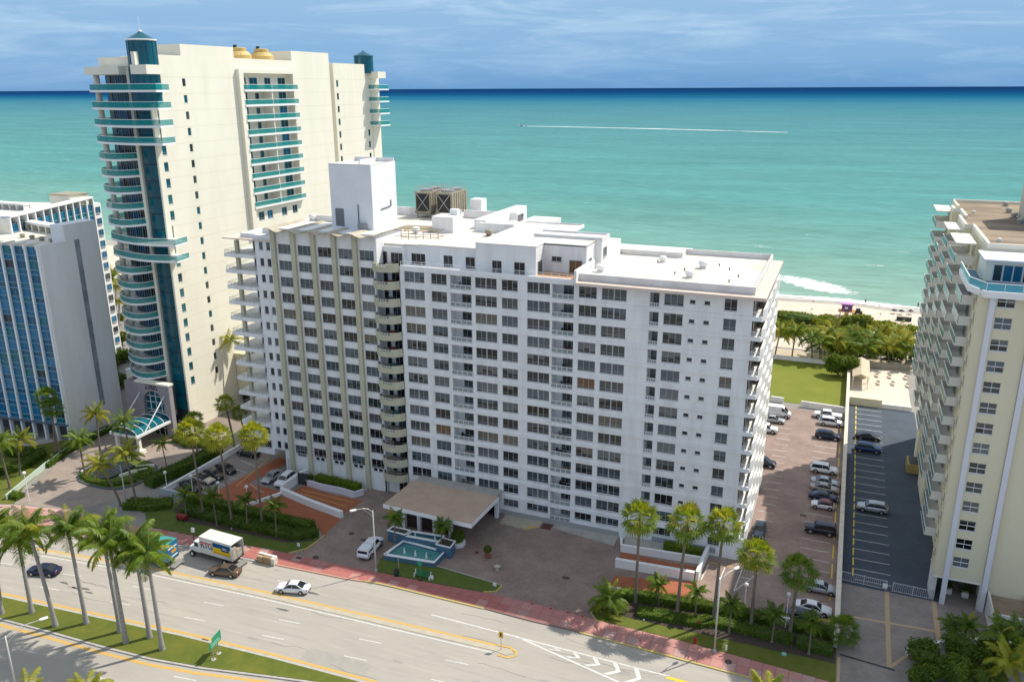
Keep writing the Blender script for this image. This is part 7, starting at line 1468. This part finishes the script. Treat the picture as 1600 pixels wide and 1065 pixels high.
# yellow diamond on the traffic strip
bs = G(783, 1014, .05); t = thing('warning_sign', 'yellow object marker on a thin post at the nose of the traffic strip', 'road sign', tuple(bs)); b = MB(); b.tube([(0, 0, 0), (0, 0, 2.6)], .04, 6); part('post', b, METAL, t, local=True); b = MB(); b.box(-.3, .3, -.05, -.02, 1.75, 2.6); part('plate', b, mat('sign yellow', (.70, .42, .02), .5), t, local=True); b = MB(); b.box(-.1, .1, -.06, -.05, 1.95, 2.4); part('symbol', b, BLK, t, local=True)
# bench, bin, bus pole, small signs
bs = G(660, 902, .12); t = thing('bench', 'green slatted bench with white ends on the pink walk by the fountain', 'bench', tuple(bs)); GN = mat('green bench slat', (.02, .17, .07), .5)
for i in range(3): b = MB(); b.box(-1.2, 1.2, -.25+i*.17, -.11+i*.17, .42, .46); part('seat_slat', b, GN, t, local=True)
for i in range(3): b = MB(); b.box(-1.2, 1.2, .28, .32, .55+i*.17, .68+i*.17); part('back_slat', b, GN, t, local=True)
for x in (-1.25, 1.15): b = MB(); b.box(x, x+.1, -.3, .35, .0, .5); b.box(x, x+.1, .26, .35, .5, 1.05); part('end_frame', b, WHITE2, t, local=True)
bs = G(620, 899, .12); t = thing('litter_bin', 'dark green litter bin left of the bench', 'bin', tuple(bs)); b = MB(); b.lathe([(.32, 0), (.38, .9)], 14); part('drum', b, mat('dark green metal', (.01, .04, .03)), t, local=True); b = MB(); b.lathe([(.38, .9), (.3, 1.05), (.1, 1.1)], 14); part('lid', b, PLAST, t, local=True)
bs = G(623.5, 897, .12); single('thin_post', (lambda q: (q.tube([tuple(bs), (bs.x, bs.y, 3.0)], .05, 6), q)[1])(MB()), METAL, 'thin grey post rising behind the litter bin', 'post', tuple(bs))
bs = G(657, 906, .12); t = thing('bus_stop_pole', 'green bus stop pole between the bench and the small white signs', 'pole', tuple(bs)); b = MB(); b.tube([(0, 0, 0), (0, 0, 3.0)], .05, 8); part('post', b, mat('bright green paint', (.0, .28, .12)), t, local=True); b = MB(); b.box(-.3, .3, -.03, .03, 2.4, 3.0); part('plate', b, mat('bright green paint', (.0, .28, .12)), t, local=True); b = MB(); b.lathe([(.3, 0), (.25, .2)], 10); part('footing', b, mat('dark red base', (.10, .02, .02)), t, local=True)
for px, py, lab, h_, w_ in ((675.6, 909, 'small white sign on the grass right of the green pole', 1.1, .35), (773, 919, 'white notice board at the tip of the grass island', .95, .5), (467, 857, 'white notice board on the left lawn by the driveway mouth', 1.0, .5), (1134, 1022, 'white sign on the grass by the right lamp mast', 1.4, .2), (362, 828, 'tiny white marker on the left lawn edge', .4, .15), (1006, 971, 'tiny white marker on the right lawn', .4, .15)):
    bs = G(px, py, .12); t = thing('notice_sign', lab, 'sign', tuple(bs)); b = MB(); b.tube([(0, 0, 0), (0, 0, h_*.5)], .03, 5); part('post', b, METAL, t, local=True); b = MB(); b.box(-w_/2, w_/2, -.02, .02, h_*.45, h_); part('plate', b, WHITE2, t, local=True)
    if w_ > .3: b = MB(); b.box(-w_*.3, w_*.3, -.03, -.02, h_*.6, h_*.65); b.box(-w_*.3, w_*.2, -.03, -.02, h_*.75, h_*.8); part('print_line', b, METAL, t, local=True)
bs = G(303.5, 846, .12); t = thing('pay_station', 'white parking pay box on a dark pole by the lorry', 'parking meter', tuple(bs)); b = MB(); b.tube([(0, 0, 0), (0, 0, 1.9)], .06, 6); part('post', b, DARKM, t, local=True); b = MB(); b.box(-.22, .22, -.15, .15, 1.7, 2.4); part('housing', b, WHITE2, t, local=True)
for px, py, lab in ((1091.6, 979, 'red fire hydrant half hidden in the right hedge'), (1086, 1004, 'small red hydrant on the right lawn')):
    bs = G(px, py, .12); t = thing('fire_hydrant', lab, 'fire hydrant', tuple(bs)); RH = mat('hydrant red', (.35, .02, .02), .5); b = MB(); b.lathe([(.2, 0), (.2, .08), (.14, .1), (.14, .65), (.18, .68), (.14, .85), (.04, .92)], 12); part('barrel', b, RH, t, local=True); b = MB(); b.tube([(-.3, 0, .5), (.3, 0, .5)], .08, 8); part('outlet', b, RH, t, local=True)
bs = G(1225, 1022, .12); single('valve_cover', (lambda q: (q.lathe([(.3, .12), (.3, .3), (.1, .35)], 12, (bs.x, bs.y)), q)[1])(MB()), mat('mint green plastic', (.25, .50, .42)), 'mint green round cover on the right lawn', 'utility cover', tuple(bs))
bs = G(285, 812, .1); t = thing('red_machine', 'small red machine tucked by the shrubs near the clipped left hedge', 'machine', tuple(bs)); b = MB(); b.box(-.9, .9, -.4, .4, .2, .9); part('body', b, P['red'], t, local=True); b = MB(); b.cylx(-.45, .45, -.5, .25, .25, 10); b.cylx(-.45, .45, .5, .25, .25, 10); part('wheel', b, TYRE, t, local=True)
for i, (px, py, lab) in enumerate(((549, 833, 'iron manhole cover left of the white pickup'), (568.5, 843, 'square drain cover just above the white pickup'), (884, 902, 'dark drain grate in the open forecourt'), (1138, 1033, 'round manhole cover on the pink walk by the lamp mast'), (319, 1000, 'drain grate at the median kerb above the green sign'), (467, 871, 'drain grate in the pink walk by the driveway mouth'), (493, 870, 'small round cover in the pink walk'), (1255, 805, 'dark stain coloured drain in the right brick car park'))):
    p = G(px, py, .03 if i in (0, 1, 2, 4, 7) else .155); b = MB(); b.lathe([(.45, p.z), (.45, p.z+.012)], 16, (p.x, p.y)) if i in (0, 3, 6) else b.box(p.x-.5, p.x+.5, p.y-.3, p.y+.3, p.z, p.z+.012)
    single('drain_cover', b, mat('rusty iron', (.09, .06, .05), .8), lab, 'drain cover', tuple(p))
for i in range(7):
    x = [33.5, 37, 40.5, 30.8, 29.5, 44.8, 47.5][i]; b = MB(); b.box(-1, 1, 0, .0001, 0, .001)
# sun terrace furniture
for i, (px, py) in enumerate(((1370, 588), (1390, 590), (1415, 592), (1372, 600), (1395, 601), (1418, 604))):
    p = G(px, py); t = thing('sun_lounger', 'pale sun lounger on the terrace behind the dark blue car park', 'sun lounger', tuple(p), 0, 'sun loungers on the terrace'); b = MB(); b.box(-.35, .35, -1, .6, .3, .38); b.box(-.35, .35, .6, 1.1, .38, .7); part('bed', b, mat('pale sling', (.5, .42, .32)), t, local=True); b = MB()
    for x in (-.3, .25):
        for y in (-.9, .5): b.box(x, x+.05, y, y+.05, 0, .3)
    part('legs', b, WHITE2, t, local=True)
# beach: lifeguard hut, buggy, boxes, flags, people
p = G(1322, 494); lh = thing('lifeguard_hut', 'purple and orange lifeguard hut on stilts on the beach', 'lifeguard hut', (p.x, p.y, 0)); OR = mat('hut orange', (.55, .33, .12), .7); PU = mat('hut purple', (.20, .07, .26), .6)
for x in (-1.8, 1.8):
    for y in (-1.5, 1.5): b = MB(); b.box(x-.12, x+.12, y-.12, y+.12, 0, 1.7); part('stilt', b, OR, lh, local=True)
b = MB(); b.box(-2.4, 2.4, -2, 2, 1.7, 1.85); part('deck', b, OR, lh, local=True); b = MB(); b.box(-1.5, 1.5, -1.3, 1.3, 1.85, 3.9); part('cabin', b, PU, lh, local=True)
b = MB(); b.prism([(-1.9, -1.7), (1.9, -1.7), (1.9, 1.7), (-1.9, 1.7)], 3.9, 4.2); part('roof', b, mat('hut lilac roof', (.50, .28, .55), .6), lh, local=True)
b = MB(); b.box(-.6, .3, -1.33, -1.3, 2.6, 3.2); part('window', b, WHITE2, lh, local=True); b = MB(); b.box(.4, 1.0, -1.33, -1.3, 1.9, 3.3); part('door', b, mat('hut dark door', (.08, .05, .15)), lh, local=True)
b = MB(); b.box(-2.4, -.6, -2.02, -1.95, 2.4, 2.5); b.box(.6, 2.4, -2.02, -1.95, 2.4, 2.5); b.box(2.33, 2.4, -1.95, 2, 2.4, 2.5); b.box(-2.4, -2.33, -1.95, 2, 2.4, 2.5)
for x in (-2.37, -1.5, .7, 1.5, 2.33): b.box(x-.05, x+.05, -2.02, -1.95, 1.85, 2.4)
part('railing', b, OR, lh, local=True); b = MB(); b.add([(-.6, -2, 1.7), (.6, -2, 1.7), (.6, -5, 0), (-.6, -5, 0), (-.6, -2, 1.6), (.6, -2, 1.6), (.6, -5, -.05), (-.6, -5, -.05)], [(3, 2, 1, 0), (4, 5, 6, 7), (0, 4, 7, 3), (1, 2, 6, 5)]); part('ramp', b, OR, lh, local=True)
p = G(1340.5, 491); t = thing('beach_buggy', 'dark buggy parked right of the lifeguard hut', 'buggy', (p.x, p.y, 0)); b = MB(); b.box(-1.2, 1.2, -.7, .7, .4, 1.0); b.box(-.7, .6, -.6, .6, 1.0, 1.8); part('body', b, DARKM, t, local=True)
for x in (-.8, .8): 
    for y in (-.7, .7): b = MB(); b.cylx(y-.1, y+.1, x, .35, .35, 10); part('wheel', b, TYRE, t, local=True)
p = G(1412, 501); t = thing('storage_box', 'long dark box lying on the sand at right', 'storage box', (p.x, p.y, 0)); b = MB(); b.box(-2, 2, -.7, .7, .0, 1.0); part('body', b, DARKM, t, local=True); b = MB(); b.box(-2.05, 2.05, -.75, .75, 1.0, 1.1); part('lid', b, PLAST, t, local=True)
for i, (px, py) in enumerate(((1397, 490), (1408, 491), (1422.5, 491))):
    p = G(px, py); t = thing('beach_umbrella', 'folded dark parasol standing in the sand', 'parasol', (p.x, p.y, 0), 0, 'parasols on the sand'); b = MB(); b.tube([(0, 0, 0), (0, 0, 1.5)], .04, 5); part('pole', b, WHITE2, t, local=True); b = MB(); b.lathe([(.9, 1.0), (.5, 1.4), (.05, 1.6)], 8); part('canopy', b, mat('dark parasol cloth', (.06, .06, .06)), t, local=True)
for i, (px, py) in enumerate(((1270, 475), (1268, 488), (1373, 482), (1375, 496))):
    p = G(px, py); t = thing('beach_marker', 'short orange marker post on the sand', 'marker post', (p.x, p.y, 0), 0, 'orange marker posts on the beach'); b = MB(); b.tube([(0, 0, 0), (0, 0, 1.2)], .06, 5); part('post', b, WHITE2, t, local=True); b = MB(); b.box(-.2, .2, -.05, .05, .9, 1.3); part('flag', b, mat('marker orange', (.6, .15, .03)), t, local=True)
def person(px, py, lab, shirt, pants, hd=0):
    p = G(px, py); t = thing('person', lab, 'person', (p.x, p.y, 0), hd)
    joints = [(0, 0, .95, .14), (0, 0, 1.15, .15), (0, 0, 1.38, .17), (0, 0, 1.50, .07), (0, .0, 1.60, .09), (0, .01, 1.70, .10),
              (.10, 0, .9, .10), (.12, .08, .5, .075), (.12, .0, .08, .05), (-.10, 0, .9, .10), (-.12, -.05, .5, .075), (-.12, -.12, .08, .05),
              (.2, 0, 1.40, .06), (.27, .03, 1.12, .045), (.28, .14, .88, .035), (-.2, 0, 1.40, .06), (-.27, -.03, 1.12, .045), (-.28, .06, .88, .035)]
    ed = [(0, 1), (1, 2), (2, 3), (3, 4), (4, 5), (0, 6), (6, 7), (7, 8), (0, 9), (9, 10), (10, 11), (2, 12), (12, 13), (13, 14), (2, 15), (15, 16), (16, 17)]
    me = bpy.data.meshes.new('body'); me.from_pydata([j[:3] for j in joints], ed, []); me.materials.append(mat('skin', (.35, .20, .13))); o = link('body', me, t); md = o.modifiers.new('s', 'SKIN'); o.modifiers.new('u', 'SUBSURF').render_levels = 1
    for v_, j in zip(me.skin_vertices[0].data, joints): v_.radius = (j[3], j[3])
    me.skin_vertices[0].data[0].use_root = True
    b = MB(); b.lathe([(.17, .80), (.19, .98), (.16, 1.05)], 10); part('shorts', b, pants, t, local=True); b = MB(); b.lathe([(.165, 1.05), (.19, 1.25), (.19, 1.4), (.08, 1.48)], 10); part('shirt', b, shirt, t, local=True); b = MB(); b.lathe([(.10, 1.64), (.115, 1.74), (.06, 1.83)], 10); part('hair', b, BLK, t, local=True)
person(1434, 481, 'person in dark clothes walking at the waterline, right edge of the beach', DARKM, BLK); person(1352, 475, 'small person in red at the waterline behind the lifeguard hut', P['red'], DARKM)
# motor boat
p = G(815, 197.6, -.2); t = thing('motor_boat', 'small white motor boat running left ahead of its long wake', 'boat', (p.x, p.y, -.2), math.atan2(.42, -.9)); sc_ = 1.0
secs = [[(x, w_, zt_), (x, w_*.7, .0), (x, 0, -.3), (x, -w_*.7, .0), (x, -w_, zt_)] for x, w_, zt_ in ((8, .2, 2.0), (5, 1.5, 1.7), (0, 2.1, 1.4), (-6, 2.0, 1.3))]
part('hull', loft(secs), WHITE2, t, local=True); b = MB(); b.box(-3.5, 2.5, -1.3, 1.3, 1.3, 2.6); part('cabin', b, WHITE2, t, local=True); b = MB(); b.box(-3.6, 2.6, -1.35, 1.35, 1.7, 2.2); part('windows', b, CG, t, local=True); b = MB(); b.box(-4, 1.5, -1.4, 1.4, 3.8, 3.95)
for x in (-3.8, 1.2):
    for y in (-1.2, 1.2): b.tube([(x, y, 2.5), (x, y, 3.8)], .06, 5)
part('hardtop', b, PLAST, t, local=True)
# kerbside dumpster and lobby plants under the right building
for px, py, lab in ((1481, 925, 'white square planter left under the cream building'), (1507, 931, 'white square planter right under the cream building'), (1480, 914, 'small white planter at the back of the shaded patio'), (1505, 917, 'white planter at the back right of the shaded patio')):
    p = G(px, py); t = thing('square_planter', lab, 'planter', (p.x, p.y, 0)); b = MB(); b.prism([(-.4, -.4), (.4, -.4), (.4, .4), (-.4, .4)], 0, .8); part('pot', b, WHITE2, t, local=True); b = MB(); leaf_blob(b, [(rr.gauss(0, .3), rr.gauss(0, .3), 1.1+rr.gauss(0, .25)) for _ in range(160)], rr, .14); part('plant', b, LEAFM[1], t, local=True)
